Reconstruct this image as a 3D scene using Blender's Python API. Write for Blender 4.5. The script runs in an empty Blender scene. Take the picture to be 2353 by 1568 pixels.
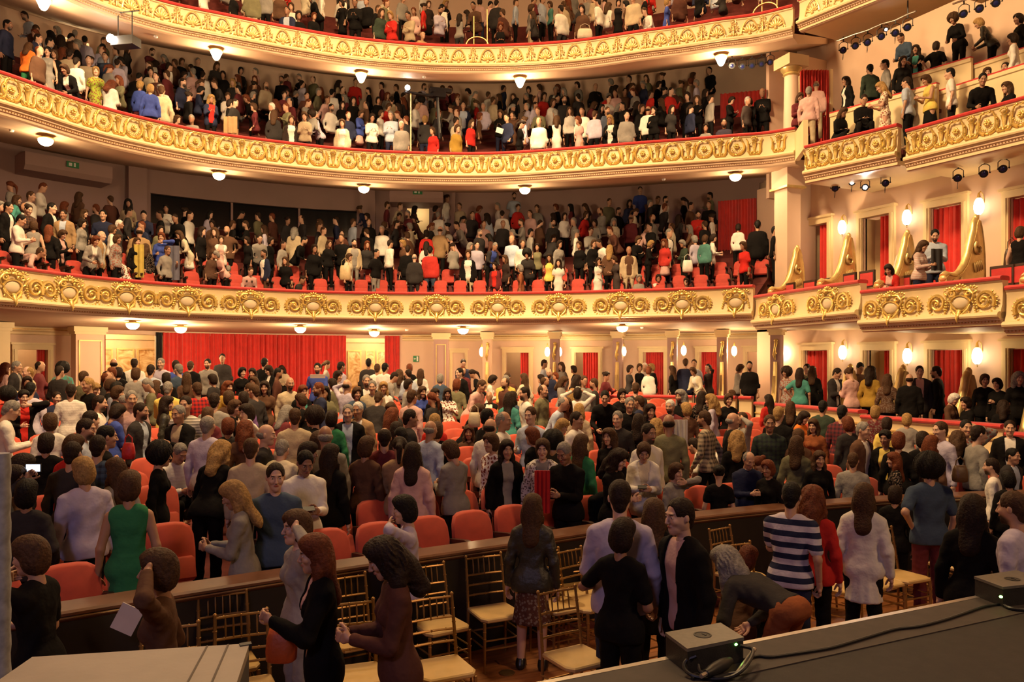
import bpy, math, random
import numpy as np
from mathutils import Vector, Matrix

scene = bpy.context.scene
COL = scene.collection
random.seed(7)
RNG = np.random.default_rng(11)

# ------------------------------------------------------------------ camera
FPX, HZ, CXP = 1800.0, 840.0, 1176.5          # focal length and horizon row in photograph pixels (2353 x 1568)
TH = math.radians(25.6)
FW = np.array([math.sin(TH), math.cos(TH)])
RT = np.array([math.cos(TH), -math.sin(TH)])
CAM = np.array([-4.2, 0.0])
CZ = 2.75
cd = bpy.data.cameras.new('camera')
cd.sensor_width = 36.0
cd.lens = 36.0 * FPX / 2353.0
cd.shift_y = (HZ - 784.0) / 2353.0
cd.clip_start = 0.05
cd.clip_end = 200
cam = bpy.data.objects.new('camera', cd)
cam.location = (CAM[0], CAM[1], CZ)
cam.rotation_euler = (math.pi / 2, 0, -TH)
COL.objects.link(cam)
scene.camera = cam

# ------------------------------------------------------------------ world, big lights, exposure
world = bpy.data.worlds.new('world')
scene.world = world
world.use_nodes = True
bg = world.node_tree.nodes['Background']
bg.inputs[0].default_value = (1.0, 0.62, 0.36, 1)
bg.inputs[1].default_value = 0.03
scene.view_settings.view_transform = 'Standard'
scene.view_settings.look = 'None'
scene.view_settings.gamma = 1.0
scene.view_settings.use_curve_mapping = False
scene.view_settings.exposure = 0.33
try:
    scene.cycles.adaptive_threshold = 0.03
    scene.cycles.max_bounces = 4
    scene.cycles.diffuse_bounces = 3
    scene.cycles.glossy_bounces = 2
    scene.cycles.transmission_bounces = 2
except Exception:
    pass

def area_light(name, loc, target, size, power, color, size_y=None):
    l = bpy.data.lights.new(name, 'AREA')
    l.energy = power
    l.color = color
    l.size = size
    if size_y:
        l.shape = 'RECTANGLE'
        l.size_y = size_y
    o = bpy.data.objects.new(name, l)
    o.location = loc
    d = Vector(target) - Vector(loc)
    o.rotation_euler = d.to_track_quat('-Z', 'Y').to_euler()
    COL.objects.link(o)
    return o

WARM = (1.0, 0.67, 0.33)
def spot_light(name, loc, target, power, color, angle, blend=.6, radius=.8):
    l = bpy.data.lights.new(name, 'SPOT')
    l.energy = power; l.color = color; l.spot_size = math.radians(angle); l.spot_blend = blend; l.shadow_soft_size = radius
    o = bpy.data.objects.new(name, l)
    o.location = loc
    o.rotation_euler = (Vector(target) - Vector(loc)).to_track_quat('-Z', 'Y').to_euler()
    COL.objects.link(o)
    return o
# the hall's own ceiling lights, far above the stalls, turned to the balconies
spot_light('hall_ceiling_light', (-2.0, 8.0, 17.2), (-3.0, 21.0, 6.5), 12500, WARM, 95, .8)
spot_light('hall_ceiling_light_side', (-3.0, 10.0, 17.2), (11.5, 14.5, 6.5), 10500, WARM, 85, .8)
area_light('hall_chandelier_light', (0.0, 13.0, 17.0), (0, 13.0, 0.0), 4.0, 1500, WARM)
# weak lilac work light over the stage
area_light('stage_work_light', (-9.0, -3.0, 8.0), (-2.5, 6.5, 0.8), 1.5, 150, (0.78, 0.62, 1.0))
area_light('stage_work_light_warm', (4.0, -2.0, 9.0), (0.0, 8.5, 0.5), 1.5, 300, (1.0, 0.58, 0.28))

def point_light(name, loc, power, color=WARM, radius=0.08):
    l = bpy.data.lights.new(name, 'POINT')
    l.energy = power
    l.color = color
    l.shadow_soft_size = radius
    o = bpy.data.objects.new(name, l)
    o.location = loc
    COL.objects.link(o)
    return o

# ------------------------------------------------------------------ photograph geometry helpers (plan of the hall)
def ray(px):
    k = (px - CXP) / FPX
    return FW + RT * k
def at_depth(px, py, D):
    p = CAM + ray(px) * D
    return np.array([p[0], p[1], CZ + (HZ - py) * D / FPX])
def at_z(px, py, z):
    return at_depth(px, py, FPX * (z - CZ) / (HZ - py))
def proj(p):
    d = np.array(p[:2]) - CAM
    D = d @ FW
    return CXP + FPX * (d @ RT) / D, HZ - FPX * (p[2] - CZ) / D, D
def at_x(px, X):
    """plan point on the sight line of px at hall x = X"""
    r = ray(px)
    return CAM + r * ((X - CAM[0]) / r[0])

# ------------------------------------------------------------------ materials
MATS = {}
def mat(name, col, rough=0.6, metal=0.0, vary=0.0, scale=4.0, bump=0.0, bscale=30.0, emit=None, estr=0.0, objcol=False, spec=0.5, sheen=0.0):
    if name in MATS:
        return MATS[name]
    m = bpy.data.materials.new(name)
    m.use_nodes = True
    nt = m.node_tree
    b = nt.nodes['Principled BSDF']
    b.inputs['Roughness'].default_value = rough
    b.inputs['Metallic'].default_value = metal
    b.inputs['Specular IOR Level'].default_value = spec
    if sheen:
        b.inputs['Sheen Weight'].default_value = sheen
    tc = nt.nodes.new('ShaderNodeTexCoord')
    src = None
    if objcol:
        oi = nt.nodes.new('ShaderNodeObjectInfo')
        src = oi.outputs['Color']
    else:
        b.inputs['Base Color'].default_value = (*col, 1)
    if vary > 0:
        nz = nt.nodes.new('ShaderNodeTexNoise')
        nz.inputs['Scale'].default_value = scale
        nz.inputs['Detail'].default_value = 5
        nt.links.new(tc.outputs['Object'], nz.inputs['Vector'])
        mr = nt.nodes.new('ShaderNodeMapRange')
        mr.inputs['From Min'].default_value = 0.3
        mr.inputs['From Max'].default_value = 0.7
        mr.inputs['To Min'].default_value = 1 - vary
        mr.inputs['To Max'].default_value = 1 + vary * 0.6
        nt.links.new(nz.outputs['Fac'], mr.inputs['Value'])
        mx = nt.nodes.new('ShaderNodeVectorMath')
        mx.operation = 'SCALE'
        if src is None:
            mx.inputs[0].default_value = col
        else:
            nt.links.new(src, mx.inputs[0])
        nt.links.new(mr.outputs['Result'], mx.inputs['Scale'])
        src = mx.outputs['Vector']
    if src is not None:
        nt.links.new(src, b.inputs['Base Color'])
    if bump > 0:
        n2 = nt.nodes.new('ShaderNodeTexNoise')
        n2.inputs['Scale'].default_value = bscale
        n2.inputs['Detail'].default_value = 3
        nt.links.new(tc.outputs['Object'], n2.inputs['Vector'])
        bp = nt.nodes.new('ShaderNodeBump')
        bp.inputs['Strength'].default_value = bump
        bp.inputs['Distance'].default_value = 0.02
        nt.links.new(n2.outputs['Fac'], bp.inputs['Height'])
        nt.links.new(bp.outputs['Normal'], b.inputs['Normal'])
    if emit:
        b.inputs['Emission Color'].default_value = (*emit, 1)
        b.inputs['Emission Strength'].default_value = estr
    MATS[name] = m
    return m

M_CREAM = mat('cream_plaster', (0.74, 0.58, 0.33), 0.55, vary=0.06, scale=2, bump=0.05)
M_GOLD = mat('gilding', (0.76, 0.55, 0.18), 0.34, metal=0.7, vary=0.22, scale=9, bump=0.25, bscale=40)
M_GOLDL = mat('pale_gilding', (0.80, 0.59, 0.24), 0.36, metal=0.55, vary=0.15, scale=6, bump=0.1)
M_BEADG = mat('dull_gilding', (0.50, 0.29, 0.08), 0.45, metal=0.5, vary=0.2, scale=30)
M_SHIELD = mat('shield_plaster', (0.62, 0.50, 0.33), 0.5, vary=0.08)
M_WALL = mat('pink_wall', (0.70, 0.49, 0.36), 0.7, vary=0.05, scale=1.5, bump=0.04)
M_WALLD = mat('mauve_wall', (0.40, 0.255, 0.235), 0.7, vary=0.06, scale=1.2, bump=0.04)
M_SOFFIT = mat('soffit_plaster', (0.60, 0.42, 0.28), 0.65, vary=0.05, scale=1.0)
M_REDVEL = mat('red_velvet', (0.52, 0.02, 0.02), 0.75, vary=0.15, scale=8, sheen=0.3)
M_CURTAIN = mat('red_curtain', (0.68, 0.035, 0.025), 0.8, vary=0.12, scale=5, sheen=0.25)
M_SEAT = mat('orange_red_velvet', (0.54, 0.066, 0.028), 0.75, vary=0.15, scale=7, sheen=0.25)
M_DARKW = mat('dark_wood', (0.045, 0.02, 0.012), 0.35, vary=0.3, scale=6)
M_CARPET = mat('dark_red_carpet', (0.11, 0.018, 0.015), 0.95, vary=0.2, scale=12)
M_BLACK = mat('black_paint', (0.010, 0.008, 0.008), 0.5, vary=0.2, scale=6)
M_GLASS = mat('dark_window', (0.010, 0.011, 0.014), 0.08)
M_STAGE = mat('stage_floor', (0.016, 0.0125, 0.011), 0.75, vary=0.3, scale=14, bump=0.06, bscale=60)
M_METAL = mat('edge_metal', (0.55, 0.50, 0.44), 0.35, metal=0.9, vary=0.1, scale=20)
M_FRAME = mat('door_frame_cream', (0.74, 0.58, 0.33), 0.5, vary=0.05)
M_CHAIRG = mat('gold_lacquer', (0.36, 0.20, 0.06), 0.35, metal=0.55, vary=0.2, scale=10)
M_CHAIRS = mat('chair_seat_gold', (0.62, 0.42, 0.16), 0.45, vary=0.12, scale=6)
M_LAMP = mat('lit_opal_glass', (1, 0.9, 0.7), 0.4, emit=(1.0, 0.86, 0.60), estr=9.0)
M_SCONCE = mat('lit_sconce_glass', (1, 0.9, 0.7), 0.4, emit=(1.0, 0.88, 0.62), estr=5.0)
M_SPOTW = mat('lit_white_lens', (1, 1, 1), 0.3, emit=(1.0, 0.97, 0.92), estr=60.0)
M_BLUEL = mat('blue_lens', (0.02, 0.025, 0.12), 0.1)
M_GREENS = mat('green_sign', (0.03, 0.22, 0.08), 0.5)
M_WHITE = mat('white_paint', (0.8, 0.8, 0.78), 0.5)

# ------------------------------------------------------------------ mesh builder
class MB:
    def __init__(s):
        s.v = []; s.f = []; s.n = 0; s.mi = []; s.cur = 0
    def add(s, verts, faces):
        o = s.n
        s.v.append(np.asarray(verts, float).reshape(-1, 3))
        s.n += len(s.v[-1])
        for f in faces:
            s.f.append(tuple(i + o for i in f)); s.mi.append(s.cur)
        return s
    def box(s, c, d, rz=0.0):
        c = np.array(c, float); hx, hy, hz = np.array(d, float) / 2
        v = np.array([(x, y, z) for z in (-hz, hz) for x, y in ((-hx, -hy), (hx, -hy), (hx, hy), (-hx, hy))])
        if rz:
            ca, sa = math.cos(rz), math.sin(rz)
            v = v @ np.array([[ca, sa, 0], [-sa, ca, 0], [0, 0, 1]])
        return s.add(v + c, [(3, 2, 1, 0), (4, 5, 6, 7), (0, 1, 5, 4), (1, 2, 6, 5), (2, 3, 7, 6), (3, 0, 4, 7)])
    def hexa(s, v):
        return s.add(v, [(3, 2, 1, 0), (4, 5, 6, 7), (0, 1, 5, 4), (1, 2, 6, 5), (2, 3, 7, 6), (3, 0, 4, 7)])
    def loft(s, rings, closed=True, cap=False):
        """rings: list of (n,3); quads between"""
        R = [np.asarray(r, float) for r in rings]
        n = len(R[0]); fs = []
        m = n if closed else n - 1
        for i in range(len(R) - 1):
            for j in range(m):
                k = (j + 1) % n
                fs.append((i * n + j, i * n + k, (i + 1) * n + k, (i + 1) * n + j))
        if cap:
            fs.append(tuple(range(n))[::-1]); fs.append(tuple((len(R) - 1) * n + j for j in range(n)))
        return s.add(np.concatenate(R), fs)
    def lathe(s, prof, c=(0, 0, 0), n=16, sx=1.0, sy=1.0):
        a = np.arange(n) * 2 * math.pi / n
        rings = [np.stack([r * np.cos(a) * sx + c[0], r * np.sin(a) * sy + c[1], np.full(n, z + c[2])], 1) for r, z in prof]
        return s.loft(rings, True, True)
    def tube(s, pts, r, n=6, cap=True):
        P = np.asarray(pts, float)
        rr = np.full(len(P), r, float) if np.isscalar(r) else np.asarray(r, float)
        T = np.gradient(P, axis=0); T /= np.linalg.norm(T, axis=1)[:, None] + 1e-9
        up = np.array([0, 0, 1.0]) if abs(T[0][2]) < 0.9 else np.array([0, 1.0, 0])
        rings = []; a = np.arange(n) * 2 * math.pi / n
        x = np.cross(up, T[0]); x /= np.linalg.norm(x)
        for p, t, q in zip(P, T, rr):
            x = x - t * (x @ t); x /= np.linalg.norm(x) + 1e-9
            y = np.cross(t, x)
            rings.append(p + q * (np.cos(a)[:, None] * x + np.sin(a)[:, None] * y))
        return s.loft(rings, True, cap)
    def ball(s, c, r, n=8, m=5):
        r = np.array([r, r, r], float) if np.isscalar(r) else np.array(r, float)
        rings = []
        for i in range(m + 1):
            t = math.pi * (0.04 + 0.92 * i / m)
            a = np.arange(n) * 2 * math.pi / n
            rings.append(np.stack([np.sin(t) * np.cos(a) * r[0], np.sin(t) * np.sin(a) * r[1], np.full(n, -math.cos(t) * r[2])], 1) + np.array(c))
        return s.loft(rings, True, True)
    def obb(s, c, r, X, Y, Z, n=8, m=5):
        """ellipsoid with axes X,Y,Z"""
        t = MB(); t.ball((0, 0, 0), r, n, m)
        v = np.concatenate(t.v) @ np.array([X, Y, Z], float) + np.array(c, float)
        return s.add(v, t.f)
    def mesh(s, name, mats, smooth=False):
        me = bpy.data.meshes.new(name)
        V = np.concatenate(s.v) if s.v else np.zeros((0, 3))
        me.from_pydata(V.tolist(), [], s.f)
        for m in (mats if isinstance(mats, (list, tuple)) else [mats]):
            me.materials.append(m)
        if any(s.mi):
            me.polygons.foreach_set('material_index', s.mi)
        if smooth:
            me.polygons.foreach_set('use_smooth', [True] * len(me.polygons))
            try:
                me.set_sharp_from_angle(angle=math.radians(40 if smooth is True else smooth))
            except Exception:
                pass
        me.update()
        return me
    def build(s, name, mats, parent=None, smooth=False, loc=None, rz=None):
        return link(name, s.mesh(name, mats, smooth), parent, loc, rz)

def link(name, data, parent=None, loc=None, rz=None, scale=None):
    o = bpy.data.objects.new(name, data)
    COL.objects.link(o)
    if parent is not None:
        o.parent = parent
    if loc is not None:
        o.location = tuple(float(q) for q in loc)
    if rz is not None:
        o.rotation_euler = (0, 0, rz)
    if scale is not None:
        o.scale = scale if hasattr(scale, '__len__') else (scale,) * 3
    return o
def tag(o, label=None, cat=None, group=None, kind=None):
    if label: o['label'] = label
    if cat: o['category'] = cat
    if group: o['group'] = group
    if kind: o['kind'] = kind
    return o
def empty(name, loc=(0, 0, 0), rz=0.0, label=None, cat=None, group=None, kind=None, scale=None):
    return tag(link(name, None, None, loc, rz, scale), label, cat, group, kind)
def copy_tree(o, loc=None, rz=None, parent=None):
    c = o.copy(); COL.objects.link(c)
    c.parent = parent
    if loc is not None: c.location = tuple(float(q) for q in loc)
    if rz is not None: c.rotation_euler = (0, 0, rz)
    for ch in o.children:
        copy_tree(ch, parent=c)
    return c
# ================================================================== plan curves of the horseshoe
class Ring:
    def __init__(s, pts, step=0.1, smooth=True):
        P = np.array(pts, float)
        if smooth and len(P) > 2:
            Q = []
            E = np.vstack([2 * P[0] - P[1], P, 2 * P[-1] - P[-2]])
            for i in range(1, len(E) - 2):
                for t in np.linspace(0, 1, 24, endpoint=False):
                    a, b, c, d = E[i - 1], E[i], E[i + 1], E[i + 2]
                    Q.append(0.5 * ((2 * b) + (c - a) * t + (2 * a - 5 * b + 4 * c - d) * t * t + (3 * b - a - 3 * c + d) * t ** 3))
            Q.append(P[-1]); P = np.array(Q)
        L = np.concatenate([[0], np.cumsum(np.linalg.norm(np.diff(P, axis=0), axis=1))])
        n = max(2, int(L[-1] / step) + 1)
        s.L = L[-1]
        s.s = np.linspace(0, s.L, n)
        s.P = np.stack([np.interp(s.s, L, P[:, i]) for i in (0, 1)], 1)
        if smooth and n > 20:
            for _ in range(6):
                s.P[1:-1] = (s.P[:-2] + 2 * s.P[1:-1] + s.P[2:]) / 4
        T = np.gradient(s.P, axis=0); T /= np.linalg.norm(T, axis=1)[:, None]
        s.T = T
        s.N = np.stack([T[:, 1], -T[:, 0]], 1)          # towards the stage
        d = s.P - CAM
        s.D = d @ FW
        s.px = CXP + FPX * (d @ RT) / np.where(np.abs(s.D) < 0.1, 0.1, s.D)
        s.px[s.D < 0.5] = -9999
    def at(s, q):
        p = np.array([np.interp(q, s.s, s.P[:, i]) for i in (0, 1)])
        n = np.array([np.interp(q, s.s, s.N[:, i]) for i in (0, 1)])
        return p, n / np.linalg.norm(n)
    def s_px(s, px):
        return float(np.interp(px, s.px, s.s))
    def offset(s, o):
        r = Ring.__new__(Ring)
        r.P = s.P - s.N * o
        r.N = s.N; r.T = s.T
        dl = np.linalg.norm(np.diff(r.P, axis=0), axis=1)
        r.s = np.concatenate([[0], np.cumsum(dl)]); r.L = r.s[-1]
        d = r.P - CAM
        r.D = d @ FW
        r.px = CXP + FPX * (d @ RT) / np.where(np.abs(r.D) < 0.1, 0.1, r.D)
        r.px[r.D < 0.5] = -9999
        return r
    def dist(s, p):
        """signed distance behind the curve (positive away from the stage)"""
        v = s.P - np.asarray(p)[None]
        i = int(np.argmin((v ** 2).sum(1)))
        return float(v[i] @ s.N[i]), i
    def sect(s, s0, s1, step=0.35):
        n = max(2, int(abs(s1 - s0) / step) + 1)
        return [s.at(q) for q in np.linspace(s0, s1, n)]

PTS2 = [(-10.9, 14.2), (-10.4, 16.5), (-8.8, 18.3), (-6.83, 19.85), (-5.5, 21.2), (-3.9, 22.15), (-2.0, 22.7), (0, 22.87), (1.4, 22.72), (3.2, 22.1), (5.18, 21.13), (7.02, 19.9), (8.63, 18.42), (9.55, 17.6), (10.22, 16.88), (10.68, 16.12)]
PTS3 = [(-11.2, 14.6), (-10.6, 16.9), (-8.9, 18.8), (-6.88, 20.2), (-5.3, 21.65), (-3.89, 22.45), (-2.39, 22.94), (-.79, 23.05), (1.33, 22.97), (3.32, 22.48), (5.37, 21.58), (7.18, 20.17), (8.8, 18.69), (9.84, 17.81), (10.79, 16.92), (11.4, 16.4), (11.79, 15.72)]
PTS4 = [(-11.2, 14.6), (-10.6, 16.9), (-8.9, 18.8), (-6.7, 20.6), (-5.1, 21.9), (-3.53, 22.5), (-2.03, 22.62), (-.44, 22.7), (1.36, 22.65), (3.24, 22.26), (4.49, 21.8), (6.08, 20.97), (7.54, 19.92), (8.77, 18.64), (9.74, 17.7), (10.34, 17.01), (11.0, 16.4), (11.53, 15.55)]
R2, R3, R4 = Ring(PTS2), Ring(PTS3), Ring(PTS4)
Z2, Z3, Z4 = 4.92, 9.18, 12.35
TIERS = {
    2: dict(R=R2, z=Z2, prof=(0.17, 0.72, 0.84, 0.97), wall=5.8, floor=4.58, slope=0.57, sof0=3.93, sof1=3.84, wallu=4.9),
    3: dict(R=R3, z=Z3, prof=(0.12, 0.66, 0.78, 1.00), wall=6.2, floor=8.60, slope=0.60, sof0=8.16, sof1=9.25, wallu=5.8),
    4: dict(R=R4, z=Z4, prof=(0.10, 0.60, 0.70, 0.88), wall=7.5, floor=11.98, slope=0.60, sof0=11.45, sof1=13.45, wallu=6.2),
}

def sweep(sections, prof, closed=False):
    """profile [(n, z)] swept along plan sections [(p, normal)]"""
    m = MB()
    rings = [np.array([(p[0] + n[0] * a, p[1] + n[1] * a, z) for a, z in prof]) for p, n in sections]
    m.loft(rings, closed, closed)
    return m

def front_profiles(z, pr):
    a, b, c, d = pr
    k = (d - c)
    rail = [(-.20, z - .05), (-.19, z - .012), (-.14, z), (.02, z), (.065, z - .015), (.08, z - .045), (.065, z - .078), (.03, z - .085), (-.19, z - .085)]
    fas = [(-.16, z - .085), (.03, z - .085), (.03, z - .11), (.012, z - .125), (.012, z - a + .02), (0, z - a), (.0, z - a - .2), (.012, z - a - .35), (.05, z - b + .04), (.06, z - b), (.05, z - c), (-.16, z - c)]
    led = [(-.10, z - b), (.06, z - b), (.10, z - b + .004), (.15, z - b - .02), (.165, z - b - .06), (.15, z - b - .095), (.10, z - c + .008), (.10, z - c), (.075, z - c - .012), (-.1, z - c - .012)]
    bed = [(-.12, z - c - .01), (.085, z - c - .01), (.085, z - c - k * .22), (.055, z - c - k * .27), (.05, z - c - k * .5), (.02, z - c - k * .58), (.015, z - c - k * .82), (-.02, z - d), (-.12, z - d)]
    return rail, fas, led, bed

def beads(sections_fn, s0, s1, n_off, z, r, name, parent):
    m = MB()
    s = s0
    while s < s1:
        p, n = sections_fn(s)
        q = p + n * n_off
        m.ball((q[0], q[1], z), (r, r, r * .8), 4, 2)
        s += r * 3.6
    o = m.build(name, M_BEADG, parent, smooth=True)
    o['kind'] = 'stuff'
    return o

def tier(no, label):
    t = TIERS[no]; R = t['R']; z = t['z']
    root = empty('balcony', (0, 0, 0), label=label, cat='balcony', kind='structure')
    sec = R.sect(0, R.L, 0.3)
    rail, fas, led, bed = front_profiles(z, t['prof'])
    sweep(sec, rail, True).build('handrail', M_REDVEL, root, smooth=True)
    sweep(sec, fas, True).build('fascia', M_CREAM, root, smooth=35)
    sweep(sec, led, True).build('ledge_moulding', M_CREAM, root, smooth=35)
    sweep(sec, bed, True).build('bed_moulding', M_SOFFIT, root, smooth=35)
    a, b, c, d = t['prof']
    beads(R.at, R.s_px(0) - .5 if R.px[0] < 0 else 0, R.L, .06, z - c - (d - c) * .38, .018, 'bead_moulding', root)
    beads(R.at, R.s_px(0) - .5 if R.px[0] < 0 else 0, R.L, .02, z - a + .05, .009, 'bead_string', root)
    zs = z - d
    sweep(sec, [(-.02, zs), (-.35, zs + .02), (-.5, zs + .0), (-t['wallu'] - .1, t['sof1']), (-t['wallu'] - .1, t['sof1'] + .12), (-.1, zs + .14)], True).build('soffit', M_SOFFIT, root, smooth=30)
    # stepped seating floor
    steps = []
    o = .15; zz = t['floor']
    steps.append((-.15, zz))
    oo = 1.25
    while oo < t['wall']:
        steps.append((-oo, zz)); zz += t['slope'] * .8; steps.append((-oo, zz)); oo += .8
    steps.append((-t['wall'], zz))
    steps += [(-t['wall'], zz - .1), (-.15, t['floor'] - .1)]
    sweep(sec, steps, True).build('seating_steps', M_CARPET, root)
    t['root'] = root
    return root
def floor_z(no, off):
    t = TIERS[no]
    z = t['floor']
    if off > 1.25:
        z += t['slope'] * .8 * (int((off - 1.25) / .8) + 1)
    return z

tier(2, 'lowest curved cream balcony with gilded cartouche and scroll reliefs')
tier(3, 'middle curved cream balcony with gilded wreath and vase reliefs')
tier(4, 'topmost curved cream balcony with gilded palmette reliefs')

# ------------------------------------------------------------------ ornaments
def spiral(m, c, r0, r1, turns, start, sign, y0, y1, tr0, tr1, n=22, seg=5):
    pts = []; rad = []
    for i in range(n):
        t = i / (n - 1)
        a = start + sign * turns * 2 * math.pi * t
        r = r0 + (r1 - r0) * t
        pts.append((c[0] + r * math.cos(a), y0 + (y1 - y0) * t, c[2] + r * math.sin(a)))
        rad.append(tr0 + (tr1 - tr0) * t)
    m.tube(pts, rad, seg)
    return m
def leafy(m, c, r, a0, a1, n, y, size):
    for i in range(n):
        a = a0 + (a1 - a0) * i / max(1, n - 1)
        X = (math.cos(a), 0, math.sin(a)); Z = (-math.sin(a), 0, math.cos(a))
        m.obb((c[0] + r * math.cos(a), y, c[2] + r * math.sin(a)), (size, size * .55, size * .55), X, (0, 1, 0), Z, 6, 3)

# each ornament lies in the local xz-plane with -y towards the hall
def orn_cartouche():
    m = MB()
    # gilded frame round the shield, broad above and pointed below
    fr = []
    for i in range(25):
        a = 2 * math.pi * i / 24; sn = math.sin(a)
        w = .165 * (1 - .38 * max(0, -sn) ** 1.5)
        fr.append((w * math.cos(a), -.06 - .02 * sn, -.02 + (.135 if sn > 0 else .20) * sn))
    m.tube(fr, [.017 + .006 * abs(math.cos(2 * math.pi * i / 24)) for i in range(25)], 6)
    for sx in (-1, 1):
        spiral(m, (sx * .15, 0, .165), .075, .014, 1.35, math.pi * (.5 if sx > 0 else .5), sx, -.055, -.095, .026, .016, 16)
        m.tube([(sx * .165, -.05, -.02), (sx * .225, -.055, .03), (sx * .235, -.06, .12), (sx * .17, -.07, .235), (sx * .06, -.085, .25)], [.014, .026, .03, .03, .022], 6)
        m.tube([(sx * .165, -.05, -.06), (sx * .15, -.07, -.16), (sx * .085, -.09, -.25), (sx * .02, -.12, -.33)], [.014, .026, .028, .018], 6)
        spiral(m, (sx * .12, 0, -.245), .045, .010, 1.1, math.pi * .5, -sx, -.06, -.085, .017, .010, 12)
        leafy(m, (sx * .2, 0, .2), .095, math.pi / 2 - sx * .9, math.pi / 2 + sx * 1.7, 6, -.05, .038)
        for q in range(4):
            m.ball((sx * (.255 + .010 * q), -.045, .01 - .055 * q), (.024, .024, .028), 6, 4)
    m.ball((0, -.10, .245), (.06, .04, .05), 8, 5)
    leafy(m, (0, 0, .24), .10, .2, math.pi - .2, 7, -.06, .042)
    m.tube([(0, -.09, -.22), (0, -.13, -.30), (0, -.165, -.38), (0, -.15, -.45)], [.045, .036, .026, .010], 7)
    m.ball((0, -.10, -.205), (.055, .035, .034), 8, 4)
    sh = MB()
    sh.ball((0, -.03, -.02), (.14, .06, .145), 14, 8)
    return m.mesh('cartouche', M_GOLD, 60), sh.mesh('shield', M_SHIELD, True)
def orn_scroll():
    m = MB()
    spiral(m, (0, 0, 0), .175, .03, 1.75, -.6, 1, -.03, -.075, .036, .018, 34, 6)
    m.ball((0, -.07, 0), (.035, .03, .035), 8, 5)
    leafy(m, (0, 0, -.01), .205, -2.9, .9, 13, -.025, .03)
    leafy(m, (0, 0, 0), .10, -2.2, 0.6, 6, -.045, .024)
    m.obb((-.17, -.05, .15), (.07, .028, .03), (.7, 0, .7), (0, 1, 0), (-.7, 0, .7), 6, 4)
    m.obb((-.21, -.04, .05), (.03, .028, .06), (1, 0, 0), (0, 1, 0), (0, 0, 1), 6, 4)
    for q in range(5):
        m.ball((-.20 + .012 * q, -.05, -.02 - .045 * q), (.019, .02, .019), 6, 4)
    return m.mesh('scroll', M_GOLD, 60)
def orn_wreath():
    m = MB()
    for sx in (-1, 1):
        pts = [(sx * (.02 + .185 * math.sin(t)), -.035, -.205 + .0 + .2 - .2 * math.cos(t)) for t in np.linspace(.12, 2.35, 14)]
        m.tube(pts, np.linspace(.05, .026, 14), 6)
        m.tube([(sx * .15, -.04, .14), (sx * .13, -.05, .21), (sx * .06, -.06, .235)], [.022, .024, .016], 5)
        m.ball((sx * .065, -.06, .235), .032, 7, 4)
        leafy(m, (0, 0, 0), .13, -.3 if sx > 0 else math.pi + .3, -1.4 if sx > 0 else math.pi + 1.4, 4, -.07, .03)
    m.tube([(-.065, -.055, .235), (0, -.055, .215), (.065, -.055, .235)], .013, 5)
    for i in range(6):
        a = i * math.pi / 3
        m.ball((.045 * math.cos(a), -.05, .02 + .045 * math.sin(a)), (.034, .026, .034), 6, 4)
    m.ball((0, -.075, .02), .026, 7, 4)
    m.ball((0, -.05, -.21), (.06, .03, .03), 7, 4)
    return m.mesh('wreath', M_GOLD, 60)
def orn_vase():
    m = MB()
    m.lathe([(.02, -.2), (.03, -.1), (.045, 0), (.06, .08), (.075, .1), (.03, .115), (.06, .15), (.07, .17), (.02, .185)], (0, -.03, 0), 9, 1, .6)
    for i in range(5):
        a = .3 + i * (math.pi - .6) / 4
        m.ball((.07 * math.cos(a), -.05, .19 + .05 * math.sin(a)), (.026, .024, .026), 6, 4)
    for sx in (-1, 1):
        m.tube([(sx * .02, -.04, -.22), (sx * .11, -.05, -.215), (sx * .155, -.05, -.13), (sx * .15, -.045, 0), (sx * .165, -.04, .12), (sx * .21, -.05, .2)], [.02, .034, .036, .03, .024, .016], 6)
        m.ball((sx * .12, -.075, .06), .026, 6, 4)
        m.ball((sx * .06, -.06, -.16), (.035, .03, .03), 6, 4)
        m.ball((sx * .10, -.06, -.2), (.03, .03, .026), 6, 4)
    m.ball((0, -.06, -.2), (.03, .03, .05), 6, 4)
    return m.mesh('vase', M_GOLD, 60)
def orn_palmette():
    m = MB()
    arch = [(.21 * math.sin(t) * (1 - .18 * max(0, math.cos(t))), -.03, -.16 + .34 * math.cos(t) if math.cos(t) > 0 else -.16 + .12 * math.cos(t)) for t in np.linspace(-1.75, 1.75, 19)]
    m.tube(arch, [.016 + .01 * abs(i - 9) / 9 for i in range(19)], 5)
    for i in range(7):
        a = math.pi / 2 + (i - 3) * .36
        d = np.array([math.cos(a), 0, math.sin(a)])
        c = np.array([0, -.025, -.18]) + d * .15
        m.obb(c, (.028, .026, .125 - .012 * abs(i - 3)), (-d[2], 0, d[0]), (0, 1, 0), d, 6, 4)
    m.ball((0, -.05, -.18), (.045, .035, .04), 7, 4)
    for sx in (-1, 1):
        spiral(m, (sx * .19, 0, -.2), .05, .012, 1.1, math.pi / 2, -sx, -.03, -.05, .018, .01, 12)
        m.tube([(sx * .02, -.03, -.24), (sx * .12, -.035, -.26), (sx * .2, -.03, -.25)], [.022, .018, .014], 5)
    return m.mesh('palmette', M_GOLDL, 60)
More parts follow.
